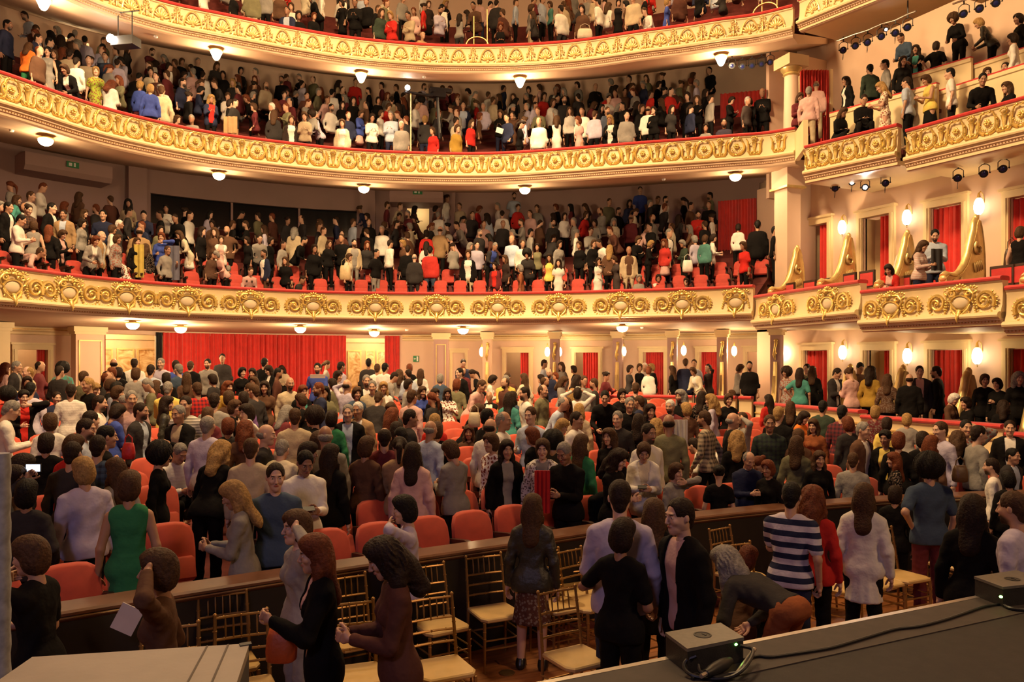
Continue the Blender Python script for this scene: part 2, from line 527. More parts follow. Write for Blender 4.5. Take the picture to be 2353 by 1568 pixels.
def orn_rosette():
    m = MB()
    t = np.linspace(0, 2 * math.pi, 17)
    m.tube(np.stack([.062 * np.cos(t), np.full(17, -.03), .15 + .062 * np.sin(t)], 1), .014, 5)
    m.ball((0, -.03, .15), .026, 7, 4)
    for sx in (-1, 1):
        leafy(m, (sx * .03, 0, -.02), .075, math.pi / 2 - sx * .4, math.pi / 2 - sx * 2.0, 3, -.03, .04)
        m.ball((sx * .06, -.03, -.17), (.04, .03, .034), 6, 4)
        m.ball((sx * .13, -.025, -.2), (.035, .026, .03), 6, 4)
    m.tube([(0, -.03, .08), (0, -.04, -.05), (0, -.035, -.2)], [.016, .034, .022], 6)
    m.ball((0, -.05, -.06), (.05, .03, .03), 7, 4)
    return m.mesh('rosette', M_GOLDL, 60)
ME_CART, ME_SHIELD = orn_cartouche()
ME_SCROLL, ME_WREATH, ME_VASE, ME_PALM, ME_ROS = orn_scroll(), orn_wreath(), orn_vase(), orn_palmette(), orn_rosette()

def place_orn(name, me, parent, p, n, z, off=.03, scale=1.0, mirror=False):
    q = p + n * off
    o = link(name, me, parent, (q[0], q[1], z))
    o.rotation_euler = (0, 0, math.atan2(n[0], -n[1]))
    o.scale = (-scale if mirror else scale, scale, scale)
    return o
def cart_group(root, ringat, s, z, sc=1.0, wide=True, gap=.55):
    p, n = ringat(s)
    o = place_orn('cartouche', ME_CART, root, p, n, z, .03, sc)
    o.scale = (sc * 1.28, sc, sc)
    sh = link('shield', ME_SHIELD, o)
    if wide:
        for sx in (-1, 1):
            p, n = ringat(s + sx * gap * sc)
            place_orn('scroll', ME_SCROLL, root, p, n, z - .02, .03, sc * 1.2, sx < 0)
root2, root3, root4 = TIERS[2]['root'], TIERS[3]['root'], TIERS[4]['root']
for px in (-115, 23, 154, 287.5, 428, 574, 719, 863, 1004, 1144, 1285, 1427, 1568):
    cart_group(root2, R2.at, R2.s_px(px), Z2 - .44, 1.0)
cart_group(root2, R2.at, R2.s_px(1692), Z2 - .44, 1.0, False)
w3 = [-44, 23, 93.7, 164.6, 234, 305, 377, 447.7, 520, 590.6, 659, 729, 800.7, 869, 938, 1005.6, 1073, 1141.6, 1210, 1276, 1343, 1410, 1477, 1544.5, 1618, 1692]
for i, px in enumerate(w3):
    s = R3.s_px(px)
    p, n = R3.at(s); place_orn('wreath', ME_WREATH, root3, p, n, Z3 - .385, .02, 1.03)
    s2 = R3.s_px(w3[i + 1]) if i + 1 < len(w3) else s + .95
    p, n = R3.at((s + s2) / 2); place_orn('vase', ME_VASE, root3, p, n, Z3 - .385, .02, 1.03)
p, n = R3.at(R3.s_px(1790)); place_orn('vase', ME_VASE, root3, p, n, Z3 - .385, .02, 1.0)
w4 = [230, 300, 370, 442.5, 511, 580, 649, 718, 787.5, 853, 920.5, 987, 1054, 1121, 1186, 1253.5, 1320.6, 1386, 1451.5, 1517, 1579, 1648, 1723, 1784]
for i, px in enumerate(w4):
    s = R4.s_px(px)
    p, n = R4.at(s); place_orn('palmette', ME_PALM, root4, p, n, Z4 - .35, .035, 1.06)
    if i + 1 < len(w4):
        p, n = R4.at((s + R4.s_px(w4[i + 1])) / 2); place_orn('rosette', ME_ROS, root4, p, n, Z4 - .35, .035, 1.06)

# ------------------------------------------------------------------ side boxes on the right
XW = 13.5                                        # plane of the wall behind the boxes
def side_box(A, B, z, prof, label, orn, floor_drop=.62, sof_drop=None, xw=XW):
    """A far end, B near end of the front"""
    R = Ring([A, B], 0.1, False)
    root = empty('theatre_box', (0, 0, 0), label=label, cat='balcony', kind='structure')
    sec = R.sect(0, R.L, 0.5)
    rail, fas, led, bed = front_profiles(z, prof)
    sweep(sec, rail, True).build('handrail', M_REDVEL, root, smooth=True)
    sweep(sec, fas, True).build('fascia', M_CREAM, root, smooth=35)
    sweep(sec, led, True).build('ledge_moulding', M_CREAM, root, smooth=35)
    if prof[3] < 1.2:
        sweep(sec, bed, True).build('bed_moulding', M_SOFFIT, root, smooth=35)
        a, b, c, d = prof
        beads(R.at, 0, R.L, .06, z - c - (d - c) * .38, .018, 'bead_moulding', root)
    zs = z - prof[3] + .02
    m = MB()
    A2, B2 = np.array(A), np.array(B)
    m.hexa([(A2[0] - .02, A2[1], zs), (B2[0] - .02, B2[1], zs), (xw, B2[1], zs), (xw, A2[1], zs),
            (A2[0] - .02, A2[1], zs + .1), (B2[0] - .02, B2[1], zs + .1), (xw, B2[1], zs + .1), (xw, A2[1], zs + .1)])
    m.build('soffit', M_CREAM, root)
    zf = z - floor_drop
    m = MB()
    m.hexa([(A2[0] + .16, A2[1], zf - .1), (B2[0] + .16, B2[1], zf - .1), (xw, B2[1], zf - .1), (xw, A2[1], zf - .1),
            (A2[0] + .16, A2[1], zf), (B2[0] + .16, B2[1], zf), (xw, B2[1], zf), (xw, A2[1], zf)])
    m.build('box_floor', M_CARPET, root)
    if orn:
        orn(root, R)
    return root, R
P2 = (0.17, 0.66, 0.78, 0.92)
def o2(n, sc):
    def f(root, R):
        for k in range(n):
            cart_group(root, R.at, R.L * (k + .5) / n, R_z[0] - .42, sc, True, .53)
    return f
R_z = [0]
BOX2 = [((10.75, 16.1), (10.06, 12.14), 4.63, 'first cream box front beside the lowest balcony with two gilded cartouches', o2(2, .98)),
        ((10.04, 12.08), (10.02, 9.0), 4.39, 'second cream box front from the lowest balcony, under the gilded scroll partition', o2(2, .9)),
        ((10.05, 8.95), (10.1, 5.6), 4.20, 'third cream box front, cut off by the right edge at mid height', o2(2, .9))]
for A, B, z, lab, orn in BOX2:
    R_z[0] = z
    side_box(A, B, z, P2, lab, orn, .62)
# level 1 boxes: tall cream parapets standing on the stalls floor
P1 = (0.10, 1.05, 1.15, 1.30)
def o1(n):
    def f(root, R):
        for k in range(n):
            cart_group(root, R.at, R.L * (k + .5) / n, R_z[0] - .70, .9, True, .53)
        m = sweep(R.sect(0, R.L, .5), [(.01, R_z[0] - .27), (.03, R_z[0] - .28), (.03, R_z[0] - .31), (.01, R_z[0] - .32)], True)
        m.build('gilt_band', M_GOLDL, root)
    return f
BOX1 = [((10.75, 16.1), (10.06, 12.14), 1.78, 'stalls box parapet with red rail below the first cream box front', o1(2)),
        ((10.04, 12.08), (10.02, 9.0), 1.68, 'stalls box parapet with red rail below the second cream box front', o1(2)),
        ((10.05, 8.95), (10.1, 5.6), 1.55, 'stalls box parapet cut off by the right edge', o1(2))]
for A, B, z, lab, orn in BOX1:
    R_z[0] = z
    side_box(A, B, z, P1, lab, orn, .80)
# rear stalls boxes: a parapet under the lowest balcony
s0, s1 = R2.s_px(1236), R2.L
segs = [(1236, 1330), (1338, 1470), (1478, 1590), (1598, 1690), (1698, 1727)]
for i, (a, b) in enumerate(segs):
    root = empty('stalls_parapet', label='%s cream parapet with red rail at the back of the stalls' % ('first', 'second', 'third', 'fourth', 'fifth')[i] + ', counted from the yellow shirt', cat='parapet', kind='structure')
    sec = R2.sect(R2.s_px(a), min(R2.L - .02, R2.s_px(b)), .3)
    z = 1.92
    rail, fas, led, bed = front_profiles(z, (.1, .9, 1.0, 1.1))
    sweep(sec, rail, True).build('handrail', M_REDVEL, root, smooth=True)
    sweep(sec, fas, True).build('fascia', M_CREAM, root, smooth=35)
P3 = (0.12, 0.66, 0.78, 0.98)
def o3(n):
    def f(root, R):
        st = R.L / (n + .5)
        for k in range(n):
            p, nn = R.at(st * (k + .75)); place_orn('wreath', ME_WREATH, root, p, nn, R_z[0] - .385, .02, 1.0)
        for k in range(n + 1):
            p, nn = R.at(max(.2, min(R.L - .2, st * (k + .25)))); place_orn('vase', ME_VASE, root, p, nn, R_z[0] - .385, .02, 1.0)
    return f
BOX3 = [((11.1, 14.7), (11.6, 12.42), 8.33, 'first side gallery front beside the middle balcony with gilded wreaths', o3(3)),
        ((11.75, 12.3), (11.95, 9.3), 8.18, 'second side gallery front with gilded wreaths, cut off by the right edge', o3(4))]
for A, B, z, lab, orn in BOX3:
    R_z[0] = z
    side_box(A, B, z, P3, lab, orn, .60, xw=15.2)
# return panel between the middle balcony and the first side gallery
m = sweep(Ring([(11.79, 15.72), (11.1, 14.75)], .1, False).sect(0, 1.18, .3), [(-.1, 8.25), (.02, 8.25), (.02, 9.0), (-.1, 9.0)], True)
rp = m.build('return_panel', M_CREAM, root3)
P4 = (0.10, 0.60, 0.70, 0.86)
def o4(root, R):
    for k in range(4):
        p, nn = R.at(.4 + .8 * k); place_orn('palmette', ME_PALM, root, p, nn, R_z[0] - .36, .02, .9)
        p, nn = R.at(.8 + .8 * k); place_orn('rosette', ME_ROS, root, p, nn, R_z[0] - .36, .02, .9)
R_z[0] = 12.15
side_box((11.1, 14.9), (11.65, 11.75), 12.15, P4, 'side front of the topmost balcony rising to the top edge', o4, .5, xw=13.1)
R_z[0] = 12.0
side_box((11.8, 11.7), (12.0, 8.4), 12.0, P4, 'second side front of the topmost balcony beyond the top right edge', None, .5, xw=13.5)
# stepped parapets of the side gallery behind the first front
for k, (dx, dz) in enumerate(((1.35, 1.15), (2.6, 1.98))):
    for j, (A, B, z) in enumerate((((11.1, 14.9), (11.6, 12.42), 8.33), ((11.75, 12.3), (11.95, 9.3), 8.18))):
        root = empty('gallery_parapet', label='%s red-topped parapet in the %s side gallery' % (('middle', 'rear')[k], ('first', 'second')[j]), cat='parapet', kind='structure')
        sec = [((np.array(A) + np.array([dx, .25])), np.array([-1.0, 0])), ((np.array(B) + np.array([dx, 0])), np.array([-1.0, 0]))]
        zz = z + dz
        sweep(sec, [(-.09, zz - .035), (.03, zz - .035), (.03, zz), (-.09, zz)], True).build('handrail', M_REDVEL, root)
        sweep(sec, [(-.07, zz - 1.4), (0, zz - 1.4), (0, zz - .14), (.03, zz - .12), (.03, zz - .035), (-.07, zz - .035)], True).build('panel', M_CREAM, root)
        sweep(sec, [(-1.4, zz - .62), (-.07, zz - .62), (-.07, zz - .7), (-1.4, zz - .7)], True).build('step_floor', M_CARPET, root)
# ================================================================== floors
def stalls_z(Y):
    return 0.12 + 0.077 * (Y - 8.0)
m = MB()
m.hexa([(-14, 7.2, -.1), (14, 7.2, -.1), (14, 34, -.1), (-14, 34, -.1), (-14, 7.2, stalls_z(7.2)), (14, 7.2, stalls_z(7.2)), (14, 34, stalls_z(21.5)), (-14, 34, stalls_z(21.5))])
fl = MB()
ys = [7.0, 8, 10, 12, 14, 16, 18, 20, 21.5, 24, 34]
rings = [np.array([(-15, y, -.2), (15, y, -.2), (15, y, stalls_z(min(y, 21.5))), (-15, y, stalls_z(min(y, 21.5)))]) for y in ys]
fl.loft(rings, True, True)
tag(fl.build('floor_stalls', M_CARPET), 'dark red carpeted raked floor of the stalls', 'floor', kind='structure')

def wood_floor():
    m = bpy.data.materials.new('plank_wood'); m.use_nodes = True
    nt = m.node_tree; b = nt.nodes['Principled BSDF']
    b.inputs['Roughness'].default_value = .38
    tc = nt.nodes.new('ShaderNodeTexCoord'); mp = nt.nodes.new('ShaderNodeMapping')
    mp.inputs['Scale'].default_value = (1.2, 9, 9)
    nz = nt.nodes.new('ShaderNodeTexNoise'); nz.inputs['Scale'].default_value = 3; nz.inputs['Detail'].default_value = 6
    cr = nt.nodes.new('ShaderNodeValToRGB')
    cr.color_ramp.elements[0].position = .3; cr.color_ramp.elements[0].color = (.22, .075, .022, 1)
    cr.color_ramp.elements[1].position = .75; cr.color_ramp.elements[1].color = (.42, .16, .05, 1)
    oi = nt.nodes.new('ShaderNodeObjectInfo')
    mr = nt.nodes.new('ShaderNodeMapRange'); mr.inputs['To Min'].default_value = .75; mr.inputs['To Max'].default_value = 1.15
    vm = nt.nodes.new('ShaderNodeVectorMath'); vm.operation = 'SCALE'
    nt.links.new(tc.outputs['Object'], mp.inputs['Vector']); nt.links.new(mp.outputs['Vector'], nz.inputs['Vector'])
    nt.links.new(nz.outputs['Fac'], cr.inputs['Fac']); nt.links.new(oi.outputs['Random'], mr.inputs['Value'])
    nt.links.new(cr.outputs['Color'], vm.inputs[0]); nt.links.new(mr.outputs['Result'], vm.inputs['Scale'])
    nt.links.new(vm.outputs['Vector'], b.inputs['Base Color'])
    return m
M_PLANK = wood_floor()
pit = MB(); pit.box((0, 4.0, -.11), (18, 8, .2))
pit = tag(pit.build('floor_pit', M_DARKW), 'wooden plank floor of the lowered pit', 'floor', kind='structure')
pm = MB(); pm.box((0, 0, 0), (2.38, .115, .02)); ME_PLANK = pm.mesh('plank', M_PLANK)
for j in range(32):
    y = 3.75 + j * .118
    for k in range(-2, 4):
        x = -4.8 + 2.4 * k + (1.2 if j % 2 else 0) + (.37 * (j % 3))
        if x < -7 or x > 6.5: continue
        link('plank', ME_PLANK, pit, (x, y, -.002))
hatch = MB(); hatch.lathe([(.07, 0), (.07, .008), (.05, .012), (.02, .012)], (0, 0, .008), 14)
h = at_z(1165, 1550, 0.0)
tag(hatch.build('floor_socket', mat('worn_brass', (.3, .2, .08), .4, .8), None, True, loc=(h[0], h[1], 0)), 'round brass floor socket plate set in the wooden pit floor', 'floor plate')

# pit rail: curved dark parapet with moulded wooden top
RP = Ring([(-9.5, 5.2), (-7.5, 5.9), (-4.75, 6.52), (-2.8, 6.85), (-.8, 7.1), (.6, 7.3), (2.4, 7.38), (4.5, 7.25), (7.0, 6.7), (9.8, 5.7)], .1)
pr = empty('pit_barrier', label='curved black pit barrier with a brown moulded wooden top rail', cat='barrier', kind='structure')
sec = RP.sect(0, RP.L, .3)
sweep(sec, [(-.12, -.05), (.10, -.05), (.10, .92), (-.12, .92)], True).build('panel', M_BLACK, pr)
M_RAILW = mat('rail_wood', (.15, .065, .035), .3, vary=.25, scale=5)
sweep(sec, [(-.17, .97), (-.15, 1.0), (.13, 1.0), (.15, .985), (.145, .965), (.125, .955), (.13, .935), (.105, .915), (-.15, .915)], True).build('top_rail', M_RAILW, pr, smooth=30)
sweep(sec, [(.128, .938), (.138, .944), (.138, .952), (.128, .956)], True).build('brass_strip', mat('brass_strip', (.62, .45, .25), .3, .8), pr)

# ================================================================== stage
S0, S1 = at_z(1270, 1568, 1.10), at_z(2240, 1375, 1.10)
d = (S1 - S0)[:2]; d /= np.linalg.norm(d)
nb = np.array([d[1], -d[0]])                  # away from the audience
nb = nb if nb @ (CAM - S0[:2]) > 0 else -nb
E0, E1 = S0[:2] - d * 7, S1[:2] + d * 9
m = MB()
q = [E0, E1, E1 + nb * 12, E0 + nb * 12]
m.hexa([(a[0], a[1], .98) for a in q] + [(a[0], a[1], 1.10) for a in q])
stage = tag(m.build('floor_stage', M_STAGE), 'black stage floor with a metal edge', 'stage', kind='structure')
m = MB()
q = [E0 - nb * .02, E1 - nb * .02, E1 + nb * .02, E0 + nb * .02]
m.hexa([(a[0], a[1], 1.03) for a in q] + [(a[0], a[1], 1.108) for a in q])
m.build('edge_profile', M_METAL, stage)
m = MB()
q = [E0 + nb * .02, E1 + nb * .02, E1 + nb * .36, E0 + nb * .36]
m.hexa([(a[0], a[1], 1.09) for a in q] + [(a[0], a[1], 1.106) for a in q])
m.build('edge_board', mat('stage_edge_board', (.042, .031, .025), .7, vary=.2, scale=10), stage)
m = MB()
q = [E0 + nb * .06, E1 + nb * .06, E1 + nb * .1, E0 + nb * .1]
m.hexa([(a[0], a[1], -.05) for a in q] + [(a[0], a[1], .98) for a in q])
m.build('stage_front', M_BLACK, stage)

# ================================================================== walls
def wall_run(name, Rw, segs, z0, z1, material, label, th=.15, cap=None):
    """segs: (px0, px1, z0, z1) pieces of one curved wall"""
    root = empty(name, label=label, cat='wall', kind='structure')
    for a, b, za, zb in segs:
        s0, s1 = Rw.s_px(a), Rw.s_px(b)
        if s1 - s0 < .02: continue
        sweep([Rw.at(q) for q in np.linspace(s0, s1, max(2, int((s1 - s0) / .4) + 1))], [(0, za), (0, zb), (-th, zb), (-th, za)], True).build('wall_panel', material, root)
    return root
def frame_on(Rw, a, b, z0, z1, root, w=.14, material=M_FRAME, name='door_frame'):
    s0, s1 = Rw.s_px(a), Rw.s_px(b)
    m = MB()
    for s in (s0 - w / 2, s1 + w / 2):
        p, n = Rw.at(s); rz = math.atan2(n[0], -n[1])
        c = p + n * .03
        m.box((c[0], c[1], (z0 + z1) / 2), (w, .10, z1 - z0), rz)
        c = p + n * .05
        m.box((c[0], c[1], (z0 + z1) / 2), (w * .35, .10, z1 - z0), rz)
    p, n = Rw.at((s0 + s1) / 2); rz = math.atan2(n[0], -n[1])
    c = p + n * .03
    m.box((c[0], c[1], z1 + w / 2), (s1 - s0 + 2 * w, .10, w), rz)
    c = p + n * .06
    m.box((c[0], c[1], z1 + w + .03), (s1 - s0 + 2 * w + .1, .16, .06), rz)
    return m.build(name, material, root)
def curtain_mesh(p0, p1, z0, z1, folds, amp=.05, gather=0.0):
    p0, p1 = np.array(p0), np.array(p1)
    t = (p1 - p0); L = np.linalg.norm(t); t = t / L; n = np.array([t[1], -t[0]])
    N = folds * 8 + 1
    rings = []
    for i in range(N):
        u = i / (N - 1)
        w = amp * math.sin(u * folds * 2 * math.pi + .6 * math.sin(u * 23)) + amp * .35 * math.sin(u * folds * 5.1 + 1)
        col = []
        for side in (1, -1):
            for z, k in ((z0, 1.2), ((z0 * .6 + z1 * .4), 1.0), (z1, .7)) if side > 0 else ((z1, .7), ((z0 * .6 + z1 * .4), 1.0), (z0, 1.2)):
                q = p0 + t * (u * L) + n * (w * k + side * .012)
                col.append((q[0], q[1], z))
        rings.append(np.array(col))
    m = MB(); m.loft(rings, True, True)
    return m
def curtain(p0, p1, z0, z1, folds, label, amp=.05, material=None, group=None):
    return tag(curtain_mesh(p0, p1, z0, z1, folds, amp).build('curtain', material or M_CURTAIN, None, smooth=70), label, 'curtain', group)

# ---- stalls level (level 1), curved rear wall
RW1 = R2.offset(4.9)
Z1F, Z1C = 1.14, 3.84
CORR = RW1.offset(1.3)
doors1 = [(38, 108), (1163, 1216), (1323, 1375), (1478, 1525), (1607, 1653), (1718, 1756)]
DT = 3.20
segs = []
xs = -400
for a, b in ((38, 108), (242, 358), (372, 917), (1163, 1216), (1323, 1375), (1478, 1525), (1607, 1653), (1718, 1756)):
    segs.append((xs, a, Z1F - .3, Z1C))
    if a in (242, 372):
        segs.append((a, b, 3.72, Z1C))
    else:
        segs.append((a, b, DT, Z1C))
    xs = b
segs.append((xs, 1850, Z1F - .3, Z1C))
w1 = wall_run('wall_stalls', RW1, segs, Z1F, Z1C, M_WALL, 'pink curved wall with doorways at the back of the stalls')
# cornice under the lowest balcony
for a, b in ((-300, 225), (925, 1850)):
    sweep([RW1.at(q) for q in np.linspace(RW1.s_px(a), RW1.s_px(b), 40)], [(0, 3.62), (.05, 3.64), (.06, 3.7), (.14, 3.74), (.16, 3.84), (0, 3.84)], True).build('cornice', M_CREAM, w1, smooth=30)
    sweep([RW1.at(q) for q in np.linspace(RW1.s_px(a), RW1.s_px(b), 40)], [(.155, 3.765), (.175, 3.77), (.175, 3.79), (.155, 3.795)], True).build('cornice_bead', M_BEADG, w1)
# corridor behind the doors
cw = wall_run('wall_corridor', CORR, [(-60, 130, .8, 3.9), (1120, 1800, .8, 3.9)], .8, 3.9, mat('corridor_beige', (.62, .44, .28), .7, vary=.05), 'beige corridor wall seen through the stalls doorways')
ORD = ('first', 'second', 'third', 'fourth', 'fifth', 'sixth')
curt1 = [(84, 106), (1196, 1214), (1340, 1374), (1484, 1524), (1612, 1652), (1744, 1756)]
for i, ((a, b), (ca, cb)) in enumerate(zip(doors1, curt1)):
    r = empty('door_%d' % (i + 1), label='cream framed doorway at the back of the stalls, %s counted from the photo\'s left' % ORD[i], cat='doorway', kind='structure')
    frame_on(RW1, a, b, Z1F - .2, DT, r)
    Rq = RW1.offset(.12)
    p0, _ = Rq.at(Rq.s_px(ca)); p1, _ = Rq.at(Rq.s_px(cb))
    curtain(p0, p1, Z1F - .1, DT + .02, max(3, int((cb - ca) / 5)), 'red curtain hanging in the %s stalls doorway counted from the photo\'s left' % ORD[i], .035, group='stalls door curtains')
# a shut panel door by the broad pilaster
r = empty('door_7', label='flat beige door between the broad pilaster and the first wall sconce', cat='door', kind='structure')
frame_on(RW1, 1040, 1068, Z1F - .2, DT, r, .1)
p0, n0 = RW1.at(RW1.s_px(1040)); p1, n1 = RW1.at(RW1.s_px(1068))
m = sweep([(p0, n0), (p1, n1)], [(.005, .95), (.02, .95), (.02, DT), (.005, DT)], True); m.build('door_leaf', M_WALL, r)

# foyer behind the stalls: marble panelled wall, seen either side of the big curtain
RF = RW1.offset(2.3)
fo = wall_run('wall_foyer', RF, [(60, 1050, .8, 4.3)], .8, 4.3, mat('foyer_stone', (.66, .47, .28), .5, vary=.1, scale=3), 'stone foyer wall with marble panels behind the stalls curtain')
def marble():
    m = bpy.data.materials.new('yellow_marble'); m.use_nodes = True
    nt = m.node_tree; b = nt.nodes['Principled BSDF']; b.inputs['Roughness'].default_value = .25
    tc = nt.nodes.new('ShaderNodeTexCoord'); nz = nt.nodes.new('ShaderNodeTexNoise')
    nz.inputs['Scale'].default_value = 2.6; nz.inputs['Detail'].default_value = 9; nz.inputs['Distortion'].default_value = 2.2
    cr = nt.nodes.new('ShaderNodeValToRGB')
    cr.color_ramp.elements[0].position = .35; cr.color_ramp.elements[0].color = (.48, .25, .08, 1)
    cr.color_ramp.elements[1].position = .62; cr.color_ramp.elements[1].color = (.85, .66, .36, 1)
    nt.links.new(tc.outputs['Object'], nz.inputs['Vector']); nt.links.new(nz.outputs['Fac'], cr.inputs['Fac']); nt.links.new(cr.outputs['Color'], b.inputs['Base Color'])
    return m
M_MARBLE = marble()
for a, b in ((238, 256), (269, 306), (316, 362), (372, 410), (752, 788), (801, 829), (842, 860), (868, 900)):
    s0, s1 = RF.s_px(a), RF.s_px(b)
    sec = [RF.at(q) for q in np.linspace(s0, s1, 3)]
    sweep(sec, [(.0, 1.3), (.04, 1.3), (.04, 3.28), (0, 3.28)], True).build('marble_panel', M_MARBLE, fo)
    m = MB()
    for q in (s0, s1):
        p, n = RF.at(q); c = p + n * .04
        m.box((c[0], c[1], 2.3), (.05, .06, 2.0), math.atan2(n[0], -n[1]))
    p, n = RF.at((s0 + s1) / 2); c = p + n * .04
    m.box((c[0], c[1], 3.3), (s1 - s0 + .05, .06, .05), math.atan2(n[0], -n[1]))
    m.build('panel_border', M_GOLDL, fo)
sweep([RF.at(q) for q in np.linspace(RF.s_px(60), RF.s_px(1050), 40)], [(0, 3.6), (.06, 3.62), (.1, 3.78), (.2, 3.84), (.2, 4.1), (0, 4.1)], True).build('cornice', M_CREAM, fo, smooth=30)
# foyer ceiling and floor follow
fcl = sweep([RW1.at(q) for q in np.linspace(RW1.s_px(-60), RW1.s_px(1850), 60)], [(-.1, 4.25), (-2.6, 4.25), (-2.6, 4.35), (-.1, 4.35)], True)
tag(fcl.build('ceiling_foyer', M_CREAM), 'cream foyer ceiling behind the stalls wall', 'ceiling', kind='structure')
for px in (290, 600, 850):
    p, n = RW1.at(RW1.s_px(px)); c = p - n * 1.2
    point_light('foyer_light', (c[0], c[1], 4.0), 95, (1.0, .72, .38), .2)
for px in (70, 1190, 1350, 1500, 1630, 1737):
    p, n = RW1.at(RW1.s_px(px)); c = p - n * .7
    point_light('corridor_light', (c[0], c[1], 3.5), 14, (1.0, .70, .38), .15)
# big red curtain and its narrow companions
Rq = RW1.offset(-.05)
def curved_curtain(a, b, z0, z1, folds, label, amp, mtl=None):
    pts = [Rq.at(q)[0] for q in np.linspace(Rq.s_px(a), Rq.s_px(b), 7)]
    rt_ = Ring([tuple(p) for p in pts], .02)
    m = MB(); rings = []
    N = folds * 8
    for i in range(N + 1):
        u = i / N; p, n = rt_.at(u * rt_.L)
        w = amp * math.sin(u * folds * 2 * math.pi + .9 * math.sin(u * 19)) + amp * .4 * math.sin(u * folds * 4.3 + 2)
        col = []
        for sd, zz in ((1, (z0, (z0 + z1) / 2, z1)), (-1, (z1, (z0 + z1) / 2, z0))):
            for z in zz:
                q = p + n * (w * (1.15 if z == z0 else .85) + sd * .012); col.append((q[0], q[1], z))
        rings.append(np.array(col))
    m.loft(rings, True, True)
    return tag(m.build('curtain', mtl or M_CURTAIN, None, smooth=70), label, 'curtain')
curved_curtain(374, 795, .9, 3.80, 44, 'wide red pleated curtain across the centre back of the stalls', .055)
curved_curtain(884, 918, .9, 3.80, 6, 'narrow red curtain right of the marble panelled opening', .05)
curved_curtain(227, 242, .9, 3.80, 4, 'narrow dark red curtain beside the broad left pilaster', .05)
curved_curtain(358, 373, .9, 3.80, 4, 'black and grey curtain edge left of the wide red curtain', .04, mat('black_drape', (.03, .028, .03), .8, vary=.3, scale=8))

# pilasters and columns at stalls level
def pilaster(px, off, w, z0, z1, label, dep=.35, body=M_WALLD, panel=True, R=R2, name='pilaster'):
    Ro = R.offset(off)
    p, n = Ro.at(Ro.s_px(px)); rz = math.atan2(n[0], -n[1])
    root = tag(link(name, None, None, (p[0], p[1], z0), rz), label, 'column', kind='structure')
    h = z1 - z0
    m = MB(); m.box((0, 0, h / 2), (w, dep, h)); m.build('shaft', body, root)
    m = MB(); m.box((0, 0, h - .07), (w + .14, dep + .14, .14)); m.box((0, 0, h - .18), (w + .07, dep + .07, .08)); m.box((0, 0, .1), (w + .08, dep + .08, .2)); m.build('capital', M_CREAM, root)
    if panel:
        m = MB(); y = -dep / 2 - .012
        for sx in (-1, 1):
            m.box((sx * (w / 2 - .09), y, h * .5 - .05), (.03, .03, h - .7))
        for z in (.3, h - .4):
            m.box((0, y, z), (w - .15, .03, .03))
        m.build('gilt_panel_border', M_GOLDL, root)
    return root
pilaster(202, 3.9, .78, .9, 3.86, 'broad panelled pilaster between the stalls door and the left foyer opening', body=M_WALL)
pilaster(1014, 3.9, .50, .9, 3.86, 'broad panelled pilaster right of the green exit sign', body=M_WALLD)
pilaster(2, 3.3, .3, .9, 3.86, 'cream column at the left edge under the lowest balcony', .3, M_CREAM, False)
ORN_ACANTHUS = None
for i, px in enumerate((1120, 1275, 1420, 1545, 1660, 1785)):
    off = 3.2 if i < 5 else 2.2
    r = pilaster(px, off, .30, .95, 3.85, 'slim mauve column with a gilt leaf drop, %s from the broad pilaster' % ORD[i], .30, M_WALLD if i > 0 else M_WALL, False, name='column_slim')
    m = MB()
    m.tube([(0, -.17, 2.55), (.03, -.19, 2.45), (0, -.19, 2.3), (-.03, -.18, 2.1), (0, -.17, 1.95)], [.02, .05, .04, .045, .015], 7)
    m.ball((.02, -.18, 2.52), (.06, .04, .05), 7, 4); m.ball((0, -.17, 2.15), (.05, .03, .06), 7, 4)
    m.build('gilt_leaf', M_GOLD, r, smooth=60)
    # gilt scroll foot of the partition behind it
    m = MB()
    m.tube([(0, -.15, 1.9), (0, -.2, 1.3), (0, -.32, .85), (0, -.55, .55), (0, -.8, .45)], [.06, .07, .08, .09, .07], 7)
    m.box((0, -.05, .75), (.07, .6, 1.5))
    m.build('gilt_partition_scroll', M_GOLDL, r, smooth=50)

# wall sconces: lit oval glass on a brass bracket
sc_m = MB()
sc_m.lathe([(.004, -.20), (.045, -.19), (.085, -.14), (.108, -.06), (.11, .02), (.095, .10), (.065, .165), (.03, .195), (.004, .2)], (0, 0, 0), 14)
ME_SCG = sc_m.mesh('sconce_glass', M_SCONCE, True)
sc_b = MB()
sc_b.tube([(0, 0, .19), (0, 0, .3), (0, .06, .35), (0, .14, .30), (0, .19, .1)], [.045, .02, .012, .010, .010], 8)
sc_f = MB(); sc_f.lathe([(.004, -.26), (.014, -.24), (.008, -.215), (.03, -.195)], (0, 0, 0), 8); ME_SCF = sc_f.mesh('finial', M_GOLD, 50)
ME_SCB = sc_b.mesh('bracket', M_GOLD, 50)
def sconce(p, n, z, label, scale=1.0, power=16):
    o = link('wall_sconce', None, None, (p[0] + n[0] * .2 * scale, p[1] + n[1] * .2 * scale, z), math.atan2(n[0], -n[1]), scale)
    tag(o, label, 'wall lamp', 'lit oval wall sconces')
    link('glass_shade', ME_SCG, o); link('bracket', ME_SCB, o); link('finial', ME_SCF, o)
    point_light('sconce_light', (p[0] + n[0] * .36, p[1] + n[1] * .36, z), power, (1.0, .70, .36), .1)
SCN = ('first', 'second', 'third', 'fourth', 'fifth', 'sixth', 'seventh')
